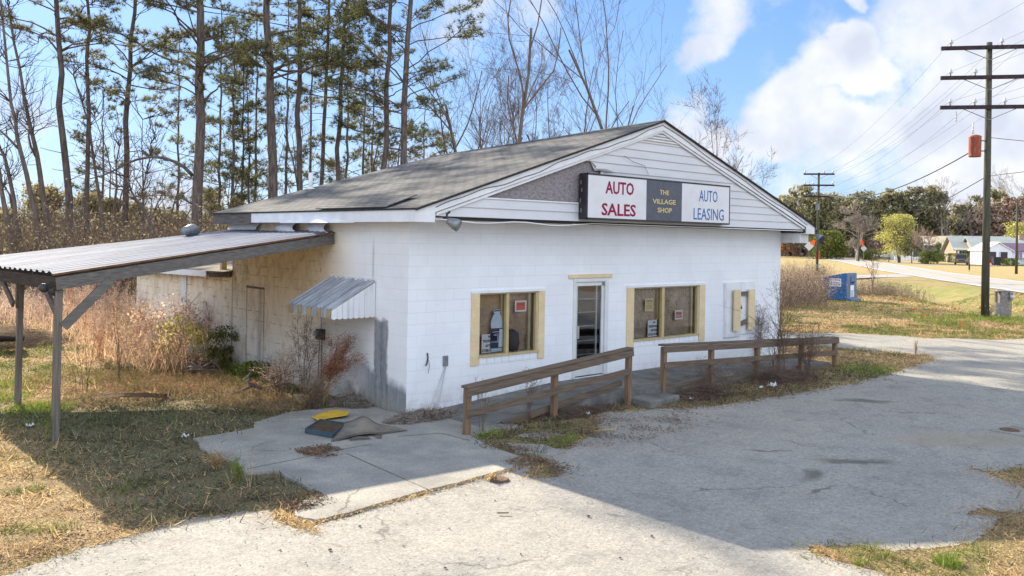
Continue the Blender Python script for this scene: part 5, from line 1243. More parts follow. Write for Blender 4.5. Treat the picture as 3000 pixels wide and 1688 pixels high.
q = scatter_view(300000, -260, 3250, 7.5, 34, rng, .0); q = q[spill(q)]; q[:, 2] = .006
q2 = scatter_view(60000, 2100, 3200, 26, 58, rng, 0.0); q2 = q2[free(q2)]; q = np.concatenate([q, q2]); tuft_ = np.clip(1+2.4*nz(q, 2.6, 21), .45, 2.4); q[:, 2] = [ditch(a, b_) for a, b_ in q[:, :2]]
nn_ = nz(q, .33)+nz(q, 1.1, 9)*.5
sh_ = (q[:, 0] > -5.3+rng.normal(size=len(q))*.4) & (q[:, 0] < 1) & (q[:, 1] < 4.4+rng.normal(size=len(q))*.4) & (q[:, 1] > -3.3+rng.normal(size=len(q))*.3)  # blades here get the darker colour that stands for carport and apron shade
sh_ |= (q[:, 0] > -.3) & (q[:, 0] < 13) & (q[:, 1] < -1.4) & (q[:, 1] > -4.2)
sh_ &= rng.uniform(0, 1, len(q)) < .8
grass('dull_shade_grass', 'dull grey-green winter grass, darkened for shade beside the apron and under the carport edge', q[sh_], 'dull_shade_grass', .03, .11, .8, .0062, tuft_[sh_])
q = q[~sh_]; tuft_ = tuft_[~sh_]; nn_ = nn_[~sh_]
gm = nn_ > .02
grass('straw_grass', 'short straw-coloured winter grass covering the open ground round the shop', q[~gm], 'straw', .03, .10, .6, .0062, tuft_[~gm])
grass('green_tinged_grass', 'patches of green winter grass among the straw', q[gm], 'straw_green', .03, .10, .8, .0060, tuft_[gm])
q = scatter_view(16000, -200, 3200, 8.5, 30, rng, 0); q = q[free(q)]; k = nz(q, .55, 40) > .38
extra_ = []
for (x, y, r_, n_) in [(gd(20, 970).x, gd(20, 970).y, .8, 900), (gd(100, 1030).x, gd(100, 1030).y, .55, 900), (gd(15, 1000).x, gd(15, 1000).y, .5, 500), (gd(640, 960).x, gd(640, 960).y, .9, 900), (gd(560, 930).x, gd(560, 930).y, .7, 700), (gd(2440, 800).x, gd(2440, 800).y, 1.1, 900),
                   (gd(2540, 805).x, gd(2540, 805).y, 1.8, 1600), (gd(2380, 815).x, gd(2380, 815).y, 1.2, 700), (gd(2330, 800).x, gd(2330, 800).y, 1.2, 600), (gd(2200, 935).x, gd(2200, 935).y, .9, 700), (gd(2150, 1425).x, gd(2150, 1425).y, .10, 140), (gd(2385, 1420).x, gd(2385, 1420).y, .14, 260), (gd(1230, 1095).x, gd(1230, 1095).y, .28, 500), (gd(1460, 1120).x, gd(1460, 1120).y, .5, 500)]:
    a = rng.uniform(0, 6.28, n_); rr = r_*rng.uniform(0, 1, n_)**.6; extra_.append(np.stack([x+rr*np.cos(a), y+rr*np.sin(a), np.zeros(n_)], 1))
ee = np.concatenate(extra_); ex = free(ee)
grass('green_grass', 'bright green tufts at the post feet, along the wall and round the roadside pole', np.concatenate([q[k], ee[ex]]), 'green_grass', .05, .16, 1.6, .005)
ed = []
lot_e = [(p[0], p[1]) for p in lot]
for i in range(len(lot_e)):
    a = np.array(lot_e[i]); b_ = np.array(lot_e[(i+1) % len(lot_e)]); ln_ = np.linalg.norm(b_-a)
    if ln_ > 14 or min(np.linalg.norm(a), np.linalg.norm(b_)) > 32: continue
    dd_ = max(8, depth_of((a+b_)/2)); k = int(ln_*2600/dd_); t__ = rng.uniform(0, 1, k)[:, None]; ed.append(np.concatenate([a*(1-t__)+b_*t__+rng.normal(size=(k, 2))*.10*rng.choice([.4, 1, 2], (k, 1)), np.zeros((k, 1))], 1))
ed = np.concatenate(ed); ed = ed[~(((ed[:, 0] > .4) & (ed[:, 0] < 12) & (ed[:, 1] > -1.53)))]; ed[:, 2] = .008
grass('edge_straw', 'straw and dry weeds spilling over the ragged edges of the pavement', ed[::2], 'straw', .02, .07, .35, .0035)
V, Fc = leaves_mesh(ed[1::2], .013, rng); V = V.reshape(-1, 4, 3); V[:, :, 2] = .012+np.abs(V[:, :, 2]-.008)*.3
tag(raw_mesh('edge_crumbs', V.reshape(-1, 3), Fc, 'leaf_mix'), 'soil crumbs and bits of leaf along the ragged edges of the pavement', 'soil', kind='stuff')
def litter(name, label, polys, n, mat_n='leaf_litter', size=.019, z=.045, mound=.0):
    P_ = []
    for poly, m_ in polys:
        xs = [p[0] for p in poly]; ys = [p[1] for p in poly]; c = np.stack([rng.uniform(min(xs), max(xs), int(n*m_)), rng.uniform(min(ys), max(ys), int(n*m_)), np.full(int(n*m_), z)], 1); cj = c+rng.normal(size=c.shape)*.13; c = c[inpoly(cj[:, 0], cj[:, 1], poly)]
        c = c[nz(c, 2.2, 5)+.28 > rng.uniform(-.1, .75, len(c))]; P_.append(c)
    c = np.concatenate(P_); c[:, 2] += rng.uniform(0, 1, len(c))**2*mound; V, Fc = leaves_mesh(c, size, rng)
    V = V.reshape(-1, 4, 3); V[:, :, 2] = (V[:, :, 2]-c[:, None, 2])*.45+c[:, None, 2]; o = raw_mesh(name, V.reshape(-1, 3), Fc, mat_n); tag(o, label, 'leaf litter', kind='stuff'); return o
litter('leaf_litter', 'fallen brown leaves and twigs drifted against the porch, fences and lot edges',
       [([P(1190, 1110), P(1290, 1060), P(1420, 1030), P(1560, 1010), P(1590, 1030), P(1500, 1060), P(1480, 1130), P(1350, 1140), P(1260, 1150)], 1.3), ([P(1640, 1000), P(1760, 970), P(2010, 930), P(2100, 935), P(2060, 985), P(1980, 1000), P(1830, 1020), P(1700, 1040), P(1650, 1020)], 1.6),
        ([P(1290, 1160), P(1340, 1150), P(1400, 1180), P(1395, 1205), P(1320, 1190)], .35), ([P(745, 1140), P(800, 1125), P(860, 1135), P(840, 1155), P(770, 1155)], .35), ([P(1480, 1060), P(1760, 1040), P(1800, 1060), P(1640, 1110), P(1480, 1130)], .35),
        ([P(740, 1250), P(790, 1240), P(790, 1265), P(760, 1290), P(740, 1300), P(710, 1280)], .35), ([P(0, 1440), P(250, 1360), P(450, 1305), P(680, 1280), P(760, 1245), P(700, 1240), P(400, 1290), P(150, 1370), P(0, 1410)], .35), ([P(2150, 950), P(2350, 900), P(2200, 880), P(2080, 900)], .3)], 16000)
litter('gravel_crumbs', 'loose pale gravel and dark crumbs scattered over the parking lot', [([P(1400, 1180), P(1900, 1000), P(2500, 950), P(2576, 1449), P(0, 1449), P(700, 1300)], 1.0), ([P(1480, 1060), P(1760, 1040), P(1800, 1080), P(1640, 1140), P(1480, 1130)], .3)], 9000, 'lot_gravel', .014, .022)
seam = []
for a, b_ in ((P(770, 1325), P(1000, 1262)), (P(1000, 1262), P(1300, 1182)), (P(700, 1290), P(800, 1345)), (P(240, 1372), P(450, 1312)), (P(2050, 1380), P(2130, 1418))):
    n_ = 420; t__ = rng.uniform(0, 1, n_)[:, None]; seam.append(np.array(tuple(a))*(1-t__)+np.array(tuple(b_))*t__+rng.normal(size=(n_, 3))*np.array([.035, .035, 0]))
seam = np.concatenate(seam); seam[:, 2] = .02
grass('seam_weeds', 'dry weeds growing along the seams of the pavement', seam, 'straw', .02, .07, .5, .004)

def weed(name, label, b, H_, n, spread, seed, stem_m='dead_stem', head_m=None, head=.0, twig=3, cat='weed', group=None, droop=.25, r=.006, heads_n=60, leanv=(0, 0)):
    rng = np.random.default_rng(seed); t_ = thing(name, label, cat, b, 0, group); S = ([], [], [], []); hp = []; hd = []
    for i in range(n):
        a = rng.uniform(0, 6.28); s = rng.uniform(.1, 1)*spread; h = H_*rng.uniform(.55, 1.05); p0 = np.array([rng.normal()*.05*spread*2, rng.normal()*.05*spread*2, 0]); N_ = 8
        t = np.linspace(0, 1, N_)[:, None]; dirv = np.array([math.cos(a)*s+leanv[0], math.sin(a)*s+leanv[1], 0]); pts = p0+t*np.array([0, 0, h])+dirv*t**1.8; pts[:, 2] -= droop*h*(t[:, 0]**3)*s*.8; pts += np.cumsum(rng.normal(size=pts.shape), 0)*.008*H_
        add_curve(S, pts, r, r*.3)
        for j in range(twig):
            k = rng.integers(2, N_-1); d = rng.normal(size=3); d[2] = abs(d[2])+.4; d /= np.linalg.norm(d); l_ = H_*rng.uniform(.08, .25); c = wander(pts[k], pts[k]+d*l_, 4, .02, rng); add_curve(S, c, r*.4, r*.2); hp.append(c[-1]); hd.append(d)
            for m_ in range(2): d2 = d+rng.normal(size=3)*.6; add_curve(S, np.array([c[2], c[2]+d2*l_*.4]), r*.3, r*.2)
        for u in np.linspace(.72, 1, 5): k = u*(N_-1); ii = min(int(k), N_-2); hp.append(pts[ii]*(1-(k-ii))+pts[ii+1]*(k-ii)); hd.append(pts[ii+1]-pts[ii])
    a = flush(S); V, Fc = segs_mesh(a[0], a[1], a[2], a[3], 4); raw_mesh('stems', V, Fc, stem_m, t_)
    if head_m:
        hp = np.array(hp); hd = np.array(hd); hd /= np.linalg.norm(hd, axis=1, keepdims=True)+1e-9; B = np.repeat(hp, heads_n, 0)+rng.normal(size=(len(hp)*heads_n, 3))*head*.45; D = np.repeat(hd, heads_n, 0)*.8+rng.normal(size=B.shape)*.6; D[:, 2] -= .15
        V, Fc = blades_mesh(B, D*(head*rng.uniform(.3, 1, len(B)))[:, None], .0035, rng); raw_mesh('seed_heads', V, Fc, head_m, t_)
    return t_
weed('plume_grass', 'dead grass clump with rust-brown plumes under the right side of the awning', gd(818, 1018), 1.25, 12, .26, 1, stem_m='straw', head_m='rust_plume', head=.13, heads_n=40, droop=.5, leanv=(.25, -.25))
weed('dead_weed', 'tall branching dead weed against the side wall below the meter box', gd(770, 1000), 1.75, 11, .5, 2, stem_m='dark_weed', head_m='dark_weed', head=.07, twig=9, heads_n=8)
weed('dead_weed', 'drooping pinkish dead weeds between the tall weed and the loose branch', gd(700, 1005), 1.0, 26, .8, 3, stem_m='dark_weed', head_m='plume', head=.08, twig=5, heads_n=8, droop=.8)
weed('dead_weed', 'low tangle of dead weeds at the foot of the plume grass', gd(790, 1035), .7, 30, .55, 4, stem_m='dark_weed', head_m='leaf_mix', head=.06, twig=4, heads_n=8, droop=1.0)
weed('dead_weed', 'bushy dry weed against the rear wall beside the green bushes', gd(520, 905), 1.75, 14, .7, 5, head_m='plume', head=.10, twig=7, heads_n=10)
weed('dead_weed', 'tall reddish weed stems standing in the yard near the coiled hoses', gd(300, 960), 1.7, 7, .4, 6, twig=4, head_m='broomsedge', head=.05, heads_n=8)
weed('dead_weed', 'thin dark dead weed leaning in front of the carport brace', gd(215, 985), 1.5, 4, .5, 7, twig=6)
weed('dead_weed', 'thin dry stems inside the first bay of the left ramp fence', gd(1212, 1090), .95, 5, .12, 8, twig=3, head_m='dead_stem', head=.03, heads_n=10)
weed('dead_weed', 'seed-headed dry stems around the middle post of the left ramp fence', gd(1330, 1062), .95, 9, .35, 9, twig=3, head_m='dead_stem', head=.03, heads_n=10)
weed('dead_weed', 'dry stems on the porch edge near the first post of the long fence', gd(1770, 985), .75, 14, .55, 10, twig=5, head_m='leaf_litter', head=.03, heads_n=5)
weed('dead_weed', 'tangled dry vines hanging on the long fence near its second post', gd(1830, 985), .8, 16, .8, 11, twig=5, droop=.8)
weed('bare_shrub', 'tall bare shrub growing through the right half of the long fence', gd(1960, 950), 2.5, 28, 1.0, 12, twig=7, cat='shrub', r=.007, head_m='dead_stem', head=.04, heads_n=4)
weed('bare_shrub', 'twiggy bare shrub beside the last posts of the long fence', gd(2035, 945), 1.35, 26, .65, 13, twig=8, cat='shrub', r=.005, head_m='leaf_litter', head=.03, heads_n=6)
weed('dead_weed', 'feathery dead weeds between the shuttered opening and the shop corner', gd(1905, 915), 1.6, 14, .4, 14, twig=9, head_m='dead_stem', head=.07, heads_n=10)
weed('dead_weed', 'low dry tangle around the third and fourth posts of the long fence', gd(1925, 965), .65, 26, .8, 15, twig=6, droop=.8, head_m='leaf_litter', head=.03, heads_n=6)
weed('grass_clump', 'small rounded tuft of dried grass at the edge of the concrete apron', gd(548, 1180), .30, 60, .28, 16, 'straw', None, twig=1, droop=1.6, r=.004, cat='grass clump')
weed('grass_clump', 'sparse green and orange weed tuft beside the apron corner', gd(600, 1225), .35, 16, .15, 17, 'straw_green', 'green_grass', .03, twig=3, heads_n=6, r=.004, cat='weed')
weed('dead_weed', 'two thin dry stalks at the sunlit edge of the grass', gd(628, 1250), .55, 4, .12, 18, 'straw', None, twig=2, r=.004)
weed('sapling', 'small green sapling at the foot of the front carport post', gd(122, 1112), .42, 4, .12, 19, 'straw_green', 'green_grass', .05, twig=3, heads_n=10, cat='plant')
weed('dead_weed', 'lone bare sapling standing in the roadside ditch right of the clothing bin', gd(2196, 738), 3.1, 4, .35, 20, twig=9, r=.02)
weed('dead_weed', 'brown dry tuft at the far tip of the grass island', gd(2304, 893), .45, 26, .1, 22, 'plume', twig=1, r=.006)
weed('dead_weed', 'dry weeds wrapped round the foot of the near utility pole', gd(2488, 800), .8, 18, .4, 23, 'plume', 'plume', .06, twig=3, heads_n=6, r=.01)
# broomsedge and brambles of the left yard
def mass(name, label, centres, n, mat_n, h0, h1, up, wd):
    P_ = []
    for (x, y, r_, m_) in centres:
        k = int(n*m_); a = rng.uniform(0, 6.28, k); rr = r_*rng.uniform(0, 1, k)**.5; P_.append(np.stack([x+rr*np.cos(a), y+rr*np.sin(a), np.zeros(k)], 1))
    p = np.concatenate(P_); p = p[free(p)]; n_ = len(p); D = rng.normal(size=(n_, 3)); D[:, 2] = np.abs(D[:, 2])+up; D /= np.linalg.norm(D, axis=1, keepdims=True); L_ = rng.uniform(h0, h1, n_)
    tip = p+D*L_[:, None]; V1, F1 = blades_mesh(p, D*L_[:, None], wd, rng)
    B = np.repeat(tip, 5, 0)-np.repeat(D*L_[:, None], 5, 0)*rng.uniform(0, .45, len(tip)*5)[:, None]; V2, F2 = blades_mesh(B, rng.normal(size=B.shape)*.055+np.array([0, 0, .02]), wd*.9, rng); V, Fc = join([(V1, F1), (V2, F2)])
    return tag(raw_mesh(name, V, Fc, mat_n), label, 'grass', kind='stuff')
cs = []
for (x, y, r_, m_) in [(200, 830, 1.6, .12), (250, 850, 1.5, .12), (300, 870, 1.3, .12), (340, 900, 1.1, .10), (390, 920, .9, .09), (430, 935, .8, .09), (470, 925, .7, .06), (160, 850, 1.6, .06), (260, 900, 1.0, .06), (330, 840, 1.4, .08), (400, 870, 1.1, .08)]:
    q_ = gd(x, y); cs.append((q_.x, q_.y, r_, m_))
mass('broomsedge', 'tall orange-brown broomsedge in the sunny yard beyond the carport', cs, 1500, 'broomsedge', .3, 1.25, 1.7, .006)
cs = [(gd(x, y).x, gd(x, y).y, r_, m_) for x, y, r_, m_ in [(60, 800, 3.5, .3), (200, 800, 2.5, .2), (120, 790, 3, .2), (-60, 800, 4, .2), (330, 800, 1.5, .1)]]
mass('tall_dry_grass', 'tall pale dry grass in front of the brush', cs, 2600, 'plume', .5, 1.4, 1.5, .010)
cs = [(gd(x, y).x, gd(x, y).y, r_, m_) for x, y, r_, m_ in [(380, 960, 1.2, .15), (470, 970, 1.0, .15), (560, 985, .9, .15), (620, 1010, .8, .15), (300, 1000, 1.2, .15), (700, 1030, .6, .15), (200, 960, 1.3, .1)]]
mass('dead_ground_cover', 'low reddish dead weeds and bramble on the yard by the side wall', cs, 3600, 'leaf_mix', .05, .22, .5, .005)
crown_tree('yellow-green leafy bramble against the rear part of the side wall', gd(462, 922), 1.15, 1.5, 950, 'pear_leaf', .035, 1300, .02, .02, 'bramble', 'bush', None, 'round', 'dead_stem')
crown_tree('rust-leaved bush behind the yellow-green bramble', gd(425, 905), 1.6, 2.1, 951, 'broomsedge', .035, 1700, .02, .02, 'bramble', 'bush', None, 'round', 'dead_stem')
crown_tree('feathery green bush against the side wall near the hoses', gd(563, 925), .95, .8, 952, 'cedar', .025, 2600, .02, .02, 'bush', 'bush', None, 'round', 'dead_stem')
crown_tree('low green weeds at the wall foot beside the loose branch', gd(640, 955), .35, 1.1, 953, 'hedge', .03, 1500, .01, .02, 'bush', 'bush', None, 'round', 'dead_stem')
crown_tree('rusty brown shrub between the brush and the shop addition', depth_pt(300, 31), 2.6, 2.6, 954, 'far_red', .06, 3000, .03, .02, 'shrub', 'shrub', None, 'round', 'dead_stem')
for i_, (x_, y_, h_) in enumerate([(215, 845, 1.7), (285, 860, 1.75), (350, 885, 1.5), (180, 820, 1.9), (395, 915, 1.25), (250, 905, 1.2), (450, 905, 1.4)]):
    weed('grass_clump', f'{ORD[i_]} from the left of the tall fluffy pinkish grass clumps in the sunny yard' if i_ else 'leftmost of the tall fluffy pinkish grass clumps in the sunny yard', gd(x_, y_), h_, 20, .45, 140+i_, 'broomsedge', 'plume', .09, twig=3, cat='grass clump', group='fluffy grass clumps', heads_n=9, r=.006)
weed('dead_weed', 'tall thin bare stems leaning over the far corner of the addition', gd(370, 850), 3.1, 7, .5, 24, twig=9, r=.012, head_m='plume', head=.08, heads_n=6)

# ------------------------------------------------------------------ things lying about
def pile(name, label, c, rx, ry, h, n, matn, ln=.22, cat='debris'):
    a = rng.uniform(0, 6.28, n); rr = rng.uniform(0, 1, n)**.6; p = np.stack([c.x+rx*rr*np.cos(a), c.y+ry*rr*np.sin(a), c.z+h*(1-rr**1.5)*rng.uniform(.2, 1, n)], 1); D = rng.normal(size=(n, 3)); D[:, 2] *= .25; D[:, 2] -= rr*.15; D /= np.linalg.norm(D, axis=1, keepdims=True); D *= (ln*rng.uniform(.4, 1.2, n))[:, None]; p -= D/2
    V, Fc = segs_mesh(p, p+D, np.full(n, .004), np.full(n, .002), 3); return tag(raw_mesh(name, V, Fc, matn), label, cat, kind='stuff')
pile('straw_heap', 'grey heap of matted straw at the front left corner of the shop', Vector((.12, -.38, .03)), .78, .33, .14, 2600, 'straw_grey')
pile('twig_tangle', 'tangle of dead twigs and leaves at the foot of the long fence near its second post', Vector(gd(1775, 995, .02)), .75, .42, .22, 1500, 'dead_stem', .35)
pile('twig_tangle', 'tangle of dead twigs under the bare shrub at the fourth post of the long fence', Vector(gd(1975, 955, .02)), 1.1, .45, .22, 1900, 'dead_stem', .35)
pile('twig_tangle', 'low drift of twigs against the left ramp below the rail fence', Vector(gd(1450, 1040, .02)), .9, .25, .10, 1500, 'dead_stem', .25)
pile('straw_heap', 'small matted straw heap against the wall by the bare grey patch', Vector((-.25, 1.35, .03)), .32, .45, .20, 1500, 'straw_grey')
def quadsheet(name, label, cat, pts, th, matn, sub=0, wav=0.0, **kw):
    o = MB().prism(pts, (0, 0, th)).build(name, matn, bevel=.004); return tag(o, label, cat)
quadsheet('yellow_board', 'yellow painted board lying flat beside the shop wall', 'board', [(*P(783, 1059)[:2], .06), (*P(815, 1048)[:2], .075), (*P(846, 1045)[:2], .09), (*P(880, 1052)[:2], .10), (*P(872, 1059)[:2], .09), (*P(829, 1063)[:2], .07), (*P(800, 1068)[:2], .06)], .012, 'yellow_paint')
def carpet(name, label, A, B, C_, D_, hfun, matn, nu=16, nv=8, th=.012):
    A, B, C_, D_ = [Vector(p) for p in (A, B, C_, D_)]; V = []; 
    for s in (0, 1):
        for i in range(nu+1):
            for j in range(nv+1):
                u, v = i/nu, j/nv; p = A.lerp(B, u).lerp(D_.lerp(C_, u), v); V.append((p.x, p.y, p.z+hfun(u, v)-s*th))
    F = []; k = (nu+1)*(nv+1)
    for i in range(nu):
        for j in range(nv):
            a = i*(nv+1)+j; F.append((a, a+nv+1, a+nv+2, a+1)); F.append((a+k, a+1+k, a+nv+2+k, a+nv+1+k))
    for i in range(nu):
        for j in (0, nv): a = i*(nv+1)+j; F.append((a, a+nv+1, a+nv+1+k, a+k))
    for j in range(nv):
        for i in (0, nu): a = i*(nv+1)+j; F.append((a, a+1, a+1+k, a+k))
    return tag(raw_mesh(name, V, np.array(F), matn, smooth=False), label, 'carpet')
carpet('carpet_scrap', 'upper tan carpet scrap, humped over the blue pan', P(833, 1110, .05), P(1025, 1082, .05), P(985, 1072, .06), P(868, 1062, .12), lambda u, v: .13*math.exp(-((u-.42)/.22)**2)*(.4+.6*v)+.01*math.sin(u*9), 'mat_tan')
carpet('carpet_scrap', 'lower tan carpet scrap lying under the humped one', P(880, 1108, .045), P(960, 1102, .045), P(960, 1080, .045), P(890, 1082, .05), lambda u, v: .012*math.sin(u*6+v*3), 'mat_tan')
pn = thing('drip_pan', 'blue rectangular pan full of dirt beside the carpet scraps', 'pan', tuple(P(830, 1082, .05))[:3])
o_ = pn.location; c4 = [Vector(P(x, y, .05))-o_ for x, y in ((768, 1088), (836, 1101), (872, 1074), (806, 1064))]
mb = MB()
for i in range(4): mb.beam(c4[i]+Vector((0, 0, .03)), c4[(i+1) % 4]+Vector((0, 0, .03)), .015, .07)
mb.build('rim', 'pan_blue', pn); mb = MB().prism([q_+Vector((0, 0, .01)) for q_ in c4], (0, 0, .035)); mb.build('dirt', 'pan_dirt', pn)
for nm, lb, x, y, R_0 in (('hose_coil', 'larger coiled hose lying in front of the side wall', 508, 932, .42), ('hose_coil', 'smaller coiled hose behind the larger coil', 478, 922, .32)):
    c = gd(x, y, .06); mb = MB()
    for k in range(4):
        rr = R_0*(1-k*.17); pts = [(c.x+rr*math.cos(a*math.pi/12)+.02*math.sin(k*3), c.y+rr*.85*math.sin(a*math.pi/12), c.z+.04*k*(k % 2)+.05*math.sin(a*.5+k)+.03) for a in range(25)]; mb.tube(pts, .022, 7, caps=False)
    tag(mb.build(nm, 'hose', smooth=True), lb, 'hose')
br_ = MB(); a = gd(632, 978, .05); br_.tube([gd(684, 988, .03), gd(660, 978, .12), gd(632, 968, .22), gd(622, 950, .38), gd(630, 938, .5)], [.03, .035, .04, .035, .02], 7); br_.tube([gd(640, 970, .2), gd(600, 985, .1), gd(560, 1000, .05)], [.03, .02, .01], 6); br_.tube([gd(622, 950, .38), gd(612, 955, .3)], [.02, .01], 5)
tag(br_.build('fallen_branch', 'bark_grey', smooth=True), 'pale crooked fallen branch in front of the side wall', 'branch')
mb = MB()
for k in range(9):
    pts = []
    for i in range(12): t = i/11; pts.append(gd(250+t*172, 992+k*1.2-3*math.sin(t*3.0), .05+.10*math.sin(t*math.pi)+.012*k*math.sin(t*3)))
    pts += [gd(428, 975, .18), gd(424, 985, .02)]
    mb.tube(pts, .006, 4)
tag(mb.build('rusty_rods', 'rust'), 'bundle of bent rusty rods lying in the yard', 'rods')
def manhole(c, r, lb):
    t_ = thing('utility_cover', lb, 'cover', (c.x, c.y, .012)); MB().lathe([(r, 0), (r, .012), (r*.96, .016)], (0, 0, 0), 28).build('rim', 'rust', t_)
    mb = MB().lathe([(r*.9, .016), (r*.88, .022), (r*.45, .022), (r*.4, .026)], (0, 0, 0), 28); mb.build('lid', 'rust', t_)
manhole(gd(1256, 1210), .13, 'small round rusty cover in the pavement in front of the apron'); manhole(gd(2540, 1082, .02), .16, 'round dark cover in the concrete patch at the right edge')
crown_tree('dry twig ball beside the small rusty cover', gd(1238, 1212), .10, .16, 960, 'straw', .012, 300, .004, .02, 'twig_ball', 'debris', None, 'round', 'straw')
def paper(lb, c, s, seed, m_='paper', name='litter'):
    r = np.random.default_rng(seed); n = 5; s *= .65; V = []; F = []
    for i in range(n+1):
        for j in range(n+1): V.append((c.x+(i/n-.5)*s+r.normal()*s*.05, c.y+(j/n-.5)*s*.8+r.normal()*s*.05, c.z+.03+abs(r.normal())*s*.28))
    for i in range(n):
        for j in range(n): a = i*(n+1)+j; F.append((a, a+n+1, a+n+2, a+1))
    tag(raw_mesh(name, V, np.array(F), m_), lb, 'litter')
paper('larger crumpled white paper by the long fence, right one of two', gd(1942, 975), .26, 1); paper('crumpled white paper left of the larger one by the long fence', gd(1915, 980), .16, 2); paper('small crumpled white paper in front of the fence gap weeds', gd(1738, 1008), .14, 3)
paper('white scrap among leaves before the left ramp fence', gd(1480, 1048), .15, 4); paper('red scrap of litter at the foot of the long fence', gd(1700, 990), .11, 5, 'poster_red'); paper('white scrap in the sunny grass left of the carport posts', gd(75, 1078), .16, 6); paper('white scrap in the shaded grass under the carport', gd(465, 1105), .16, 7)
paper('small white scrap in the yard behind the rods', gd(530, 1003), .13, 8)
mb = MB(); mb.tube([gd(1485, 1085, .04), gd(1548, 1080, .05)], .006, 5); mb.tube([gd(1548, 1080, .05), gd(1552, 1068, .12)], .006, 5); tag(mb.build('yellow_strap', 'yellow_paint'), 'bent yellow strap lying on the lot', 'strap')
mb = MB(); mb.beam(gd(1250, 1290, .03), gd(1280, 1290, .035), .018, .012); tag(mb.build('stick', 'dead_stem'), 'short dark stick on the sunny lot', 'stick')
mb = MB(); mb.lathe([(.01, .0), (.025, .01), (.03, .025), (.02, .045), (.0, .05)], gd(640, 963, .35), 12); tag(mb.build('orange_ball', 'orange', smooth=True), 'small orange ball caught in the branch', 'ball')
st_r = random.Random(8)
for i in range(12):
    x, y = [(705, 1385), (830, 1385), (1015, 1375), (905, 1325), (1130, 1330), (1310, 1395), (1480, 1300), (1245, 1260), (1640, 1350), (1560, 1405), (1120, 1430), (860, 1300)][i]
    c = gd(x, y, .01); s = st_r.uniform(.010, .022); me = MB().lathe([(s*.3, 0), (s, s*.3), (s*.8, s*.8), (s*.1, s)], (0, 0, 0), 6).build('pebble', 'bark_pine', loc=c, rot=(0, 0, i)); tag(me, f'dark pebble on the sunny lot, {ORD[i]} from the left' if i else 'leftmost dark pebble on the sunny lot', 'pebble', 'dark pebbles on the sunny lot')
# dirt pile and tarp at the left edge
crown = pile('dirt_pile', 'dark heap of soil and roots at the left edge of the yard', gd(20, 868), 1.7, .9, .55, 2600, 'brush', .5)
mb = MB(); mb.prism([gd(-40, 850, .42), gd(62, 852, .40), gd(60, 858, .2), gd(-40, 862, .2)], (0, 0, .05)); tag(mb.build('dark_tarp', 'room_dark'), 'black tarp edge over the soil heap at the left', 'tarp')

# ------------------------------------------------------------------ utility poles and wires
WD = Vector((38, 28.4, 0)).normalized(); AD = Vector((-WD.y, WD.x, 0))
def insulator(parent, p, s=1.0):
    MB().lathe([(.02*s, -.10*s), (.02*s, .0), (.065*s, .02*s), (.06*s, .06*s), (.03*s, .08*s), (.045*s, .11*s), (.02*s, .14*s)], p, 10).build('insulator', 'porcelain', parent, smooth=True)
def upole(label, loc, H_, arms, half, r=.17, ins=True):
    t_ = thing('utility_pole', label, 'utility pole', loc); MB().tube([(0, 0, -.2), (0, 0, H_*.5), (0, 0, H_)], [r, r*.85, r*.68], 14).build('pole', 'pole_wood', t_, smooth=True)
    for z, pos in arms:
        mb = MB(); mb.beam(-AD*half+Vector((0, 0, z))-WD*r, AD*half+Vector((0, 0, z))-WD*r, .13, .16); arm = mb.build('crossarm', 'arm_wood', t_)
        for s in (-1, 1): MB().tube([AD*s*half*.55+Vector((0, 0, z-.06))-WD*r, Vector((0, 0, z-.55))-WD*r*.8], .018, 5).build('arm_brace', 'grey_metal', t_)
        for u in pos: insulator(arm, AD*u+Vector((0, 0, z+.18))-WD*r, 1.5)
    return t_
A3 = [(11.8, (1.6, -.45, -1.55)), (10.5, (1.6, .6, -1.55)), (9.2, (1.6, .6, -.6, -1.55))]
p1 = upole('tall green-stained utility pole with three crossarms and a rusty transformer', (31.8, 1.7, 0), 12.05, A3, 2.0)
q_ = Vector((31.8, 1.7, 0))
side = -Vector((CR[0], CR[1], 0))
mb = MB(); mb.lathe([(.02, -.47), (.235, -.47), (.25, -.42), (.25, .38), (.265, .41), (.22, .46), (.08, .50), (.02, .51)], side*.56+Vector((0, 0, 7.5)), 20); tr_ = mb.build('transformer', 'rust_can', p1, smooth=True)
mb = MB(); c_ = side*.66+Vector((0, 0, 8.05)); mb.lathe([(.035, 0), (.06, .03), (.03, .06), (.06, .09), (.03, .12), (.055, .15), (.03, .18), (.04, .24), (.015, .5)], c_, 10); mb.build('bushing', 'porcelain', tr_, smooth=True)
mb = MB(); mb.beam(side*.28+Vector((0, 0, 7.75)), Vector((0, 0, 7.75)), .06, .05); mb.beam(side*.28+Vector((0, 0, 7.3)), Vector((0, 0, 7.3)), .06, .05); mb.build('bracket', 'grey_metal', p1)
MB().lathe([(.03, 0), (.05, .05), (.03, .1), (.05, .15), (.03, .25), (.02, .45)], AD*1.3+Vector((0, 0, 8.6)), 8).build('cutout_fuse', 'porcelain', p1)
P2 = gd(2055.5, 692.5)
A3b = [(9.95, (1.3, -.5, -1.3)), (8.85, (1.3, .5, -1.3)), (7.75, (1.3, -.5, -1.3))]
p2 = upole('far utility pole with three crossarms, rising behind the right end of the roof', P2, 10.1, A3b, 1.45, .15)
box_obj('pole_box', 'grey_metal', p2, -.45, -.2, -.25, .05, 6.4, 7.0)
t_ = thing('pole_marker', 'orange and white reflector strip on the foot of the far utility pole', 'marker', P2-Vector((CF[0], CF[1], 0))*.17+Vector((CR[0], CR[1], 0))*.08)
box_obj('orange_band', 'orange', t_, -.06, .06, -.02, .0, 1.55, 2.35); box_obj('white_band', 'paper', t_, -.06, .06, -.02, .0, .7, 1.54)
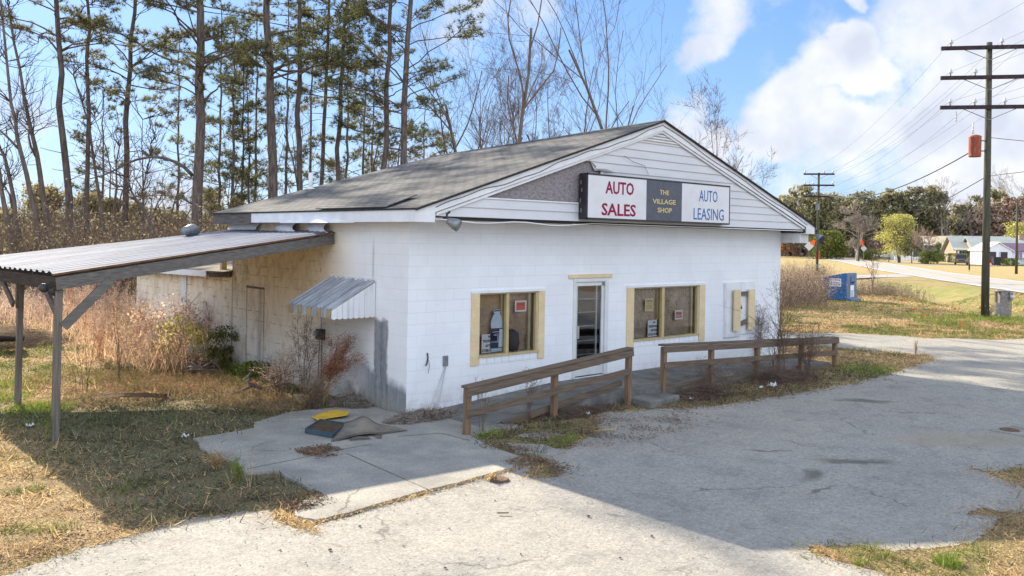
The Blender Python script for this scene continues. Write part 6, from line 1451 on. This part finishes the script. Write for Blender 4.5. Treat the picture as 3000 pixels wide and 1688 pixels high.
def simple_pole(label, b, H_, r, extra=None):
    t_ = thing('utility_pole', label, 'utility pole', b); MB().tube([(0, 0, -.1), (0, 0, H_)], [r, r*.7], 10).build('pole', 'pole_wood', t_, smooth=True)
    if extra: MB().lathe([(.02, 0), (.28, 0), (.28, .9), (.1, 1.0)], (-.4, .3, H_-1.9), 12).build('transformer', 'bin_grey', t_, smooth=True)
    return t_
simple_pole('plain pole on the lawn at the right picture edge', gd(2556.5, 689.5), 8.3, .16)
P3 = gd(2098.5, 648.6); simple_pole('thin pole with a pale blue transformer left of the far sign', P3, 6.8, .14, True); P4 = gd(2160, 658); simple_pole('thin grey pole on the lawn left of the yellow-green tree', P4, 5.6, .13)
simple_pole('short dark post on the lawn just left of the yellow-green tree', gd(2236, 659), 1.6, .07)
def wire(label, a, b, sag, r, group='overhead wires', n=24, m_='wire'):
    a = Vector(a); b = Vector(b); pts = [a.lerp(b, i/n)-Vector((0, 0, sag*4*(i/n)*(1-i/n))) for i in range(n+1)]; o = MB().tube(pts, r, 4, caps=False).build('overhead_wire', m_); tag(o, label, 'wire', group)
prev = q_-WD*42; nxt = P2+(Vector((300, 190, 0))-P2).normalized()*45
wi = 0
for (z, pos), (zb_, posb) in zip(A3, A3b):
    for u, ub in zip(pos, posb):
        nm_ = ('top', 'middle', 'bottom')[A3.index((z, pos))]; sd_ = 'left end' if u > 1 else 'right end' if u < -1 else 'centre'
        wire(f'thin wire from the near pole to the far pole, {nm_} crossarm, {sd_}', q_+AD*u+Vector((0, 0, z+.28)), P2+AD*ub+Vector((0, 0, zb_+.28)), 1.0, .006)
        wire(f'thin wire leaving the near pole to the right, {nm_} crossarm, {sd_}', q_+AD*u+Vector((0, 0, z+.28)), prev+AD*u+Vector((0, 0, z+.6)), .9, .005)
wire('heavy dark cable sagging from the transformer to the far pole', q_+Vector((-.3, .2, 7.5)), P2+Vector((0, 0, 8.2)), 1.3, .03); wire('heavy dark cable running on from the far pole behind the shop roof', P2+Vector((0, 0, 8.2)), P2+Vector((60, 70, 7.2)), 1.4, .035)
wire('long thin cable from the near pole to the thin pole across the road', q_+Vector((0, 0, 6.2)), P3+Vector((0, 0, 6.3)), 2.0, .022); wire('thin cable leaving the near pole to the right at mid height', q_+Vector((0, 0, 6.2)), q_-WD*42+Vector((6, -6, 7.5)), .4, .012)
wire('drop cable leaving the near pole to the right at transformer height', q_+Vector((0, 0, 7.9)), q_+Vector((12, -14, 7.4)), .4, .012)
# meter post by the near pole
mp = thing('meter_post', 'concrete post with grey meter boxes right of the near utility pole', 'meter post', gd(2522, 795), rad(-42))
box_obj('post', 'concrete_post', mp, -.16, .26, -.12, .14, -.1, 1.10, .01); box_obj('cap', 'grey_metal', mp, -.34, .36, -.15, .17, 1.10, 1.15, .01); box_obj('service_box', 'grey_metal', mp, -.38, -.17, -.16, .0, .08, .60, .01)
box_obj('meter_can', 'grey_metal', mp, .20, .36, -.20, -.05, .72, 1.08, .01); MB().lathe([(.085, 0), (.085, -.05), (.06, -.08)], (.28, -.20, .88), 16, 'y').build('meter_glass', 'porcelain', mp, smooth=True)
mb = MB(); mb.tube([(.30, -.13, .72), (.30, -.13, .0)], .03, 8); mb.tube([(-.30, -.1, .6), (-.30, -.1, 1.1)], .025, 8); mb.build('conduit', 'grey_metal', mp); MB().beam((-.30, .0, 0), (-.30, .0, 1.12), .09, .09, up=(0, 1, 0)).build('side_post', 'grey_wood_z', mp)

# clothing drop-off bin
cb_ = thing('donation_bin', 'blue metal clothing and shoe drop-off bin on the grass', 'donation bin', (36.31, 10.3, 0))
W_, D__ = 1.17, 1.35
def prof(x0, x1, m_, nm):
    mb = MB(); mb.prism([(x0, 0, .05), (x0, D__, .05), (x0, D__, 1.27), (x0, .12, 1.53), (x0, 0, 1.53)], (x1-x0, 0, 0)); return mb.build(nm, m_, cb_, bevel=.01)
prof(0, W_, 'bin_blue', 'body'); box_obj('front_panel', 'bin_grey', cb_, .03, W_-.03, -.02, -.001, .12, 1.50, .004); mb = MB(); mb.prism([(0, .05, .0), (0, -.30, .0), (0, -.28, .10), (0, -.02, .20)], (W_, 0, 0)); mb.build('front_foot', 'bin_grey', cb_)
box_obj('chute', 'bin_blue', cb_, .42, .84, -.05, -.021, .90, 1.32, .01); box_obj('chute_opening', 'room_dark', cb_, .45, .81, -.054, -.051, .97, 1.06); box_obj('chute_plate', 'bin_grey', cb_, .46, .74, -.056, -.0515, 1.07, 1.30)
box_obj('placard', 'poster_white', cb_, .43, .83, -.026, -.0205, .56, .86); box_obj('placard', 'poster_white', cb_, .45, .85, -.026, -.0205, .16, .52)
mb = MB()
for k_ in range(6): mb.box(.49, .81-.05*(k_ % 2), -.028, -.0265, .20+k_*.05, .225+k_*.05)
mb.build('faded_print', 'bin_grey', cb_)
box_obj('placard', 'poster_white', cb_, -.008, -.001, .30, .98, .78, 1.22)
for body, z0, z1, a, b in (('Clothing', 1.07, 1.19, .94, .34), ('& Shoes', .94, 1.04, .90, .38), ('Drop-Off', .81, .92, .94, .34)): text_fit(body, a, b, z0, z1, -.010, 'letter_navy', cb_, face='side', bold=.01, thick=.002)
mb = MB(); mb.lathe([(.03, 0), (.03, .06)], (W_+.01, .0, .7), 8); mb.lathe([(.03, 0), (.03, .06)], (W_+.01, 0, 1.15), 8); mb.build('hinge', 'dark_metal', cb_)
# marking flags
mf = [(530, 230), (725, 395), (1037, 400), (1395, 390), (1820, 370), (860, 505), (1505, 665), (2330, 430), (2560, 410)]
fl_lab = ['right of the bin shadow tip', 'farther left of the row before the pole', 'small and upright, in the middle of the row', 'between the middle flag and the pole', 'just left of the near utility pole', 'nearest the lot in the left of the group', 'lying nearest the lot edge, before the pole', 'right of the meter post', 'at the right picture edge']
for i, ((x, y), lb) in enumerate(zip(mf, fl_lab)):
    c = at(2550+x/5.724, 850+y/5.724, 'z', 0); t_ = thing('marking_flag', 'small orange marking flag '+lb, 'flag', c, 0, 'orange marking flags on the grass'); MB().tube([(0, 0, 0), (.02, 0, .26)], .004, 4).build('wire_stem', 'dark_metal', t_)
    MB().prism([(.02, 0, .16), (.13, -.05, .15), (.14, -.04, .25), (.02, 0, .26)], (.004, .006, 0)).build('flag_cloth', 'orange', t_)
# roadside posts, mailboxes, road signs
def mailbox(lb, b, rz_=0, green=False):
    t_ = thing('mailbox', lb, 'mailbox', b, rz_); MB().beam((0, 0, 0), (0, 0, 1.05), .1, .1, up=(0, 1, 0)).build('post', 'cedar' if green else 'grey_wood_z', t_)
    mb = MB(); mb.prism([(-.3, -.12, 1.05), (-.3, .12, 1.05), (-.3, .12, 1.22), (-.3, .06, 1.30), (-.3, -.06, 1.30), (-.3, -.12, 1.22)], (.62, 0, 0)); mb.build('box', 'dark_metal', t_)
    if green: MB().beam((-.55, 0, .8), (.2, 0, .95), .08, .08).build('arm', 'cedar', t_)
mailbox('dark mailbox on a grey post beyond the far utility pole', gd(2121, 652.5), -.6); mailbox('dark mailbox on a green post between the road and the bin', gd(2157, 656), -.6, True)
def road_sign(lb, b, H_, s, m_, back=True, round_=False):
    t_ = thing('road_sign', lb, 'road sign', b, math.atan2(CF[1], CF[0])-math.pi/2); MB().beam((0, .05, 0), (0, .05, H_+s*.6), .07, .07, up=(0, 1, 0)).build('post', 'grey_wood_z', t_)
    if round_:
        MB().lathe([(s, 0), (s, -.03)], (0, 0, H_), 20, 'y').build('plate', m_, t_); mb = MB(); mb.box(-.12, .0, -.045, -.032, H_-.4, H_+.4); mb.box(0, .3, -.045, -.032, H_-.06, H_+.06); mb.build('symbol', 'room_dark', t_)
    else: MB().prism([(-s, 0, H_), (0, 0, H_-s), (s, 0, H_), (0, 0, H_+s)], (0, -.03, 0)).build('plate', m_, t_)
    return t_
s1 = road_sign('back of a diamond road sign with an orange flag beside the far utility pole', gd(2035, 656), 2.6, .85, 'sign_back'); MB().prism([(.1, -.05, 3.1), (.9, -.05, 2.7), (1.1, -.05, 3.6), (.7, -.05, 3.8)], (0, -.02, 0)).build('flag_cloth', 'orange', s1)
s2 = road_sign('back of a diamond road sign with an orange flag left of the yellow-green tree', gd(2172.5, 657.5), 2.35, .60, 'sign_back'); MB().prism([(-.5, -.05, 2.9), (.05, -.05, 2.7), (-.25, -.05, 3.9), (-.6, -.05, 4.0)], (0, -.02, 0)).build('flag_cloth', 'orange', s2)
road_sign('yellow-orange warning sign with a black side-road symbol', gd(2116.5, 651.5), 2.1, .5, 'lamp_orange', round_=True)
t_ = thing('marker_post', 'leaning red and white marker post in the ditch right of the bin', 'marker post', at(2558, 820, 'z', .2)); u_ = Vector((CR[0], CR[1], 0)); MB().beam((0, 0, 0), -u_*.35+Vector((0, 0, .75)), .09, .03).build('white_half', 'paper', t_); MB().beam(-u_*.35+Vector((0, 0, .75)), -u_*.62+Vector((0, 0, 1.35)), .09, .03).build('red_half', 'poster_red', t_)
t_ = thing('utility_box', 'small dark green utility marker on the far lawn', 'utility marker', gd(2438, 684), .4); MB().box(-.22, .22, -.08, .08, .25, 1.15).build('housing', 'bin_black', t_, bevel=.02); MB().box(-.03, .03, -.02, .02, 0, .26).build('leg', 'dark_metal', t_)

# ------------------------------------------------------------------ houses, cars and garden things across the road
RZ_ = math.atan2(CR[1], CR[0])      # local x runs along the picture, local y away from the camera
def gable_house(label, b, w_, d_, ez, rz_, ang, wallm, roofm, axis='x', over=.4, name='house'):
    t_ = thing(name, label, 'house', b, RZ_+ang); box = MB(); h = ez
    box.box(-w_/2, w_/2, 0, d_, 0, h)
    if axis == 'x':
        for x in (-w_/2, w_/2-.05): box.prism([(x, 0, h), (x, d_, h), (x, d_/2, rz_-.08)], (.05, 0, 0))
    else:
        for y in (0, d_-.05): box.prism([(-w_/2, y, h), (w_/2, y, h), (0, y, rz_-.08)], (0, .05, 0))
    box.build('wall', wallm, t_)
    mb = MB(); dz = .12
    if axis == 'x':
        s = (rz_-ez)/(d_/2); e0 = ez-over*s
        for ya, sg_ in ((-over, 1), (d_+over, -1)): mb.hexa([(-w_/2-over, ya, e0), (w_/2+over, ya, e0), (w_/2+over, d_/2, rz_), (-w_/2-over, d_/2, rz_), (-w_/2-over, ya, e0+dz), (w_/2+over, ya, e0+dz), (w_/2+over, d_/2, rz_+dz), (-w_/2-over, d_/2, rz_+dz)])
    else:
        s = (rz_-ez)/(w_/2); e0 = ez-over*s
        for xa in (-w_/2-over, w_/2+over): mb.hexa([(xa, -over, e0), (0, -over, rz_), (0, d_+over, rz_), (xa, d_+over, e0), (xa, -over, e0+dz), (0, -over, rz_+dz), (0, d_+over, rz_+dz), (xa, d_+over, e0+dz)])
    mb.build('roof', roofm, t_); return t_
def win(parent, x, z, w_=.9, h=1.3, y=-.02, m_='glass_dark'):
    f = box_obj('window', 'white_paint', parent, x-w_/2-.08, x+w_/2+.08, y-.04, y, z-.08, z+h+.08); box_obj('pane', m_, f, x-w_/2, x+w_/2, y-.05, y-.041, z, z+h); box_obj('glazing_bar', 'white_paint', f, x-.03, x+.03, y-.06, y-.051, z, z+h)
def r2(x, y): return 2600+x/5.175, 620+y/5.175
def dp(x, y): return at(*r2(x, y), 'z', 0)
h1_ = gable_house('grey-brick house with a tan roof, leftmost of the three houses', depth_pt(2800, 176), 8.0, 10, 3.2, 5.0, .62, 'brick_grey', 'roof_tan', 'y')
h2_ = gable_house('pale brick house with a light green roof and white porch posts', depth_pt(2884, 160), 9.6, 9, 2.55, 4.95, -.25, 'brick_pale', 'roof_green', 'x', .6)
for x in (-4.9, -2.6, -.2, 2.2): MB().box(x, x+.16, -1.9, -1.74, 0, 2.35).build('porch_post', 'white_paint', h2_)
mb = MB(); mb.hexa([(-5.3, -2.2, 2.28), (3.2, -2.2, 2.28), (3.2, -.4, 2.6), (-5.3, -.4, 2.6), (-5.3, -2.2, 2.42), (3.2, -2.2, 2.42), (3.2, -.4, 2.75), (-5.3, -.4, 2.75)]); mb.build('porch_roof', 'roof_green', h2_)
for x in (-3.8, 1.2, 3.7): win(h2_, x, .9)
box_obj('door', 'white_paint', h2_, -2.2, -1.2, -.06, -.01, 0, 2.1); mb = MB(); mb.box(-4.9, -.3, -1.88, -1.80, .75, .85); mb.box(-4.9, -.3, -1.86, -1.82, .35, .40); mb.build('porch_rail', 'white_paint', h2_)
h2b = gable_house('low wing with a light green roof behind the white gabled house', depth_pt(2935, 156), 9, 9, 2.7, 4.7, -.25, 'brick_pale', 'roof_green', 'x', .5); box_obj('chimney', 'brick_pale', h2b, 3.9, 4.7, 3.6, 4.6, 3.5, 5.3)
h3_ = gable_house('white house with a small gabled porch and a purple roof at the right', depth_pt(2925, 146), 4.6, 5, 2.45, 3.75, -.05, 'white_paint', 'white_paint', 'y', .3)
box_obj('porch_screen', 'screen_dark', h3_, -1.75, -.35, -.03, -.001, .3, 2.2); box_obj('porch_screen', 'screen_dark', h3_, .15, 1.55, -.03, -.001, .3, 2.2)
h3b = gable_house('long white wing with a purple metal roof at the right picture edge', depth_pt(2998, 147), 9.5, 6, 2.5, 3.65, -.05, 'white_paint', 'roof_purple', 'x', .45)
for x in (-2.9, -.6, 1.9): win(h3b, x, .9, .8, 1.25, m_='purple_paint' if x < 0 else 'glass_dark')
for x in (-4.6, 0.4, 4.4): MB().box(x, x+.14, -1.3, -1.16, 0, 2.3).build('porch_post', 'white_paint', h3b)
sh_ = gable_house('small white shed behind the yellow-green tree', depth_pt(2652, 178), 3.4, 3, 2.0, 2.7, 0, 'white_paint', 'roof_green', 'x', .2, 'shed')
t_ = thing('picket_fence', 'low white picket fence right of the yellow-green tree', 'fence', depth_pt(2668, 168), RZ_)
mb = MB(); 
for i in range(22): mb.box(-3.2+i*.3, -3.05+i*.3, 0, .03, 0, .9)
mb.build('pickets', 'white_paint', t_); box_obj('rail', 'white_paint', t_, -3.2, 3.4, .031, .07, .6, .7)
def car(label, b, rz_, L_, W2, H_, m_, front=True, wag=True):
    t_ = thing('parked_car', label, 'car', b, rz_); h = H_
    pf = [(-L_/2, .35), (-L_/2+.05, .85), (-L_/2+.15, .98), (-L_*.2, 1.05), (L_*.30, 1.05), (L_/2-.05, .92), (L_/2, .4), (L_/2-.1, .28), (-L_/2+.1, .28)]
    mb = MB().prism([(x, -W2/2, z) for x, z in pf], (0, W2, 0)); mb.build('body', m_, t_, bevel=.05)
    cab = [(-L_*.46, 1.03), (-L_*.42, h-.05), (-L_*.36, h), (L_*.06, h), (L_*.20, 1.04)] if wag else [(-L_*.34, 1.03), (-L_*.22, h), (L_*.06, h), (L_*.22, 1.04)]
    MB().prism([(x, -W2/2+.12, z) for x, z in cab], (0, W2-.24, 0)).build('cabin', m_, t_, bevel=.04)
    gl = [(x*.93, 1.08+(z-1.03)*.82) for x, z in cab]
    for s in (-1, 1): MB().prism([(x, s*(W2/2-.115), z) for x, z in gl], (0, s*.01, 0)).build('side_window', 'glass_dark', t_)
    MB().prism([(L_*.205, -W2/2+.2, 1.07), (L_*.205, W2/2-.2, 1.07), (L_*.075, W2/2-.28, h-.05), (L_*.075, -W2/2+.28, h-.05)], (.015, 0, .01)).build('windscreen', 'glass_dark', t_)
    for x in (-L_*.31, L_*.31):
        for s in (-1, 1): wl = MB().lathe([(.33, -.1), (.34, 0), (.33, .1)], (x, s*(W2/2-.08), .33), 18, 'y').build('wheel', 'tyre', t_); MB().lathe([(.19, -.105), (.19, .105)], (x, s*(W2/2-.08), .33), 12, 'y').build('rim', 'grey_metal', wl)
    for s in (-1, 1): MB().box(L_/2-.06, L_/2+.01, s*(W2/2-.28)-.16, s*(W2/2-.28)+.16, .66, .82).build('headlight', 'lamp_orange' if m_ == 'car_brown' else 'porcelain', t_)
    MB().box(L_/2-.02, L_/2+.015, -.45, .45, .62, .8).build('grille', 'dark_metal', t_); return t_
FA = math.atan2(-CF[1], -CF[0])
car('brown estate car parked facing the road in front of the green-roofed house', dp(1225, 812)+Vector((CF[0], CF[1], 0))*2.2, FA-.45, 4.8, 1.9, 1.75, 'car_brown'); car('white car parked sideways on the far lawn behind the yellow-green tree', depth_pt(2592, 190), RZ_+math.pi, 5.4, 1.9, 1.6, 'car_white', wag=True)
car('white car mostly hidden behind the trunk of the yellow-green tree', depth_pt(2632, 192), RZ_, 4.8, 1.9, 1.6, 'car_white', wag=False)
def hedge(label, b, w_, d_, h, n, seed, m_='hedge'):
    rg = np.random.default_rng(seed); t_ = thing('hedge', label, 'hedge', b, RZ_, 'clipped hedges before the houses'); p = rg.uniform(-1, 1, (n, 3)); ax = rg.integers(0, 3, n); p[np.arange(n), ax] = np.sign(p[np.arange(n), ax])*rg.uniform(.85, 1, n); p = np.sign(p)*np.abs(p)**.9*np.array([w_/2, d_/2, h/2])+np.array([0, 0, h/2]); V, Fc = leaves_mesh(p, .10, rg); raw_mesh('foliage', V, Fc, m_, t_)
hedge('small clipped hedge left of the white porch rail', dp(895, 760), 2.2, 1.2, 1.5, 1500, 1); hedge('wide clipped hedge between the porch rail and the brown car', dp(1065, 775), 3.0, 1.3, 1.7, 2200, 2); hedge('clipped hedge behind the right side of the brown car', dp(1330, 785), 1.8, 1.2, 1.6, 1300, 3)
hedge('low clipped hedge before the white gabled house', dp(1800, 822), 2.5, .9, 1.1, 1300, 4); hedge('low clipped hedge at the right picture edge', dp(1990, 822), 4.0, .9, 1.2, 1800, 5)
t_ = thing('stair_rail', 'white stair rail in front of the green-roofed house', 'railing', dp(960, 770), RZ_); mb = MB()
for i in range(5): mb.box(-.8+i*.36, -.74+i*.36, 0, .05, 0, 1.0+.13*i)
mb.beam((-.8, .02, .98), (.8, .02, 1.5), .06, .08); mb.build('rail', 'white_paint', t_)
t_ = thing('rubbish_bin', 'dark wheeled rubbish bin before the white house', 'bin', dp(1645, 822), RZ_); MB().hexa([(-.5, -.3, .1), (.5, -.3, .1), (.5, .3, .1), (-.5, .3, .1), (-.6, -.4, 1.3), (.6, -.4, 1.3), (.6, .4, 1.3), (-.6, .4, 1.3)]).build('bin_body', 'bin_black', t_); box_obj('lid', 'bin_black', t_, -.65, .65, -.45, .45, 1.31, 1.42, .02)
for x, lb in ((1580, 'red garden chair left of the dark bin'), (1712, 'red garden chair right of the dark bin')):
    t_ = thing('garden_chair', lb, 'chair', dp(x, 820), RZ_); box_obj('seat', 'red_plastic', t_, -.35, .35, -.3, .3, .4, .47); box_obj('backrest', 'red_plastic', t_, -.35, .35, .25, .32, .48, 1.15)
    for a in (-.3, .24):
        for c in (-.28, .22): box_obj('leg', 'red_plastic', t_, a, a+.06, c, c+.06, 0, .395)
t_ = thing('trailer', 'dark trailer with a white canopy at the edge of the far trees', 'trailer', gd(2012, 644.5), RZ_); box_obj('load', 'bin_black', t_, -3, 3, -1, 1, .9, 3.6); box_obj('canopy', 'white_paint', t_, -3.1, .2, -1.1, 1.1, 3.61, 4.3, .1); MB().lathe([(.45, -1.1), (.45, -.9)], (-1.6, 0, .5), 14, 'y').build('wheel', 'tyre', t_)
t_ = thing('orange_machine', 'orange machine parked beside the far road left of the trailer', 'machine', gd(1983, 644.5), RZ_); box_obj('machine_body', 'lamp_orange', t_, -1.6, 1.6, -1, 1, .5, 2.6, .1); MB().lathe([(.5, -1.1), (.5, -.9)], (0, 0, .5), 14, 'y').build('wheel', 'tyre', t_)
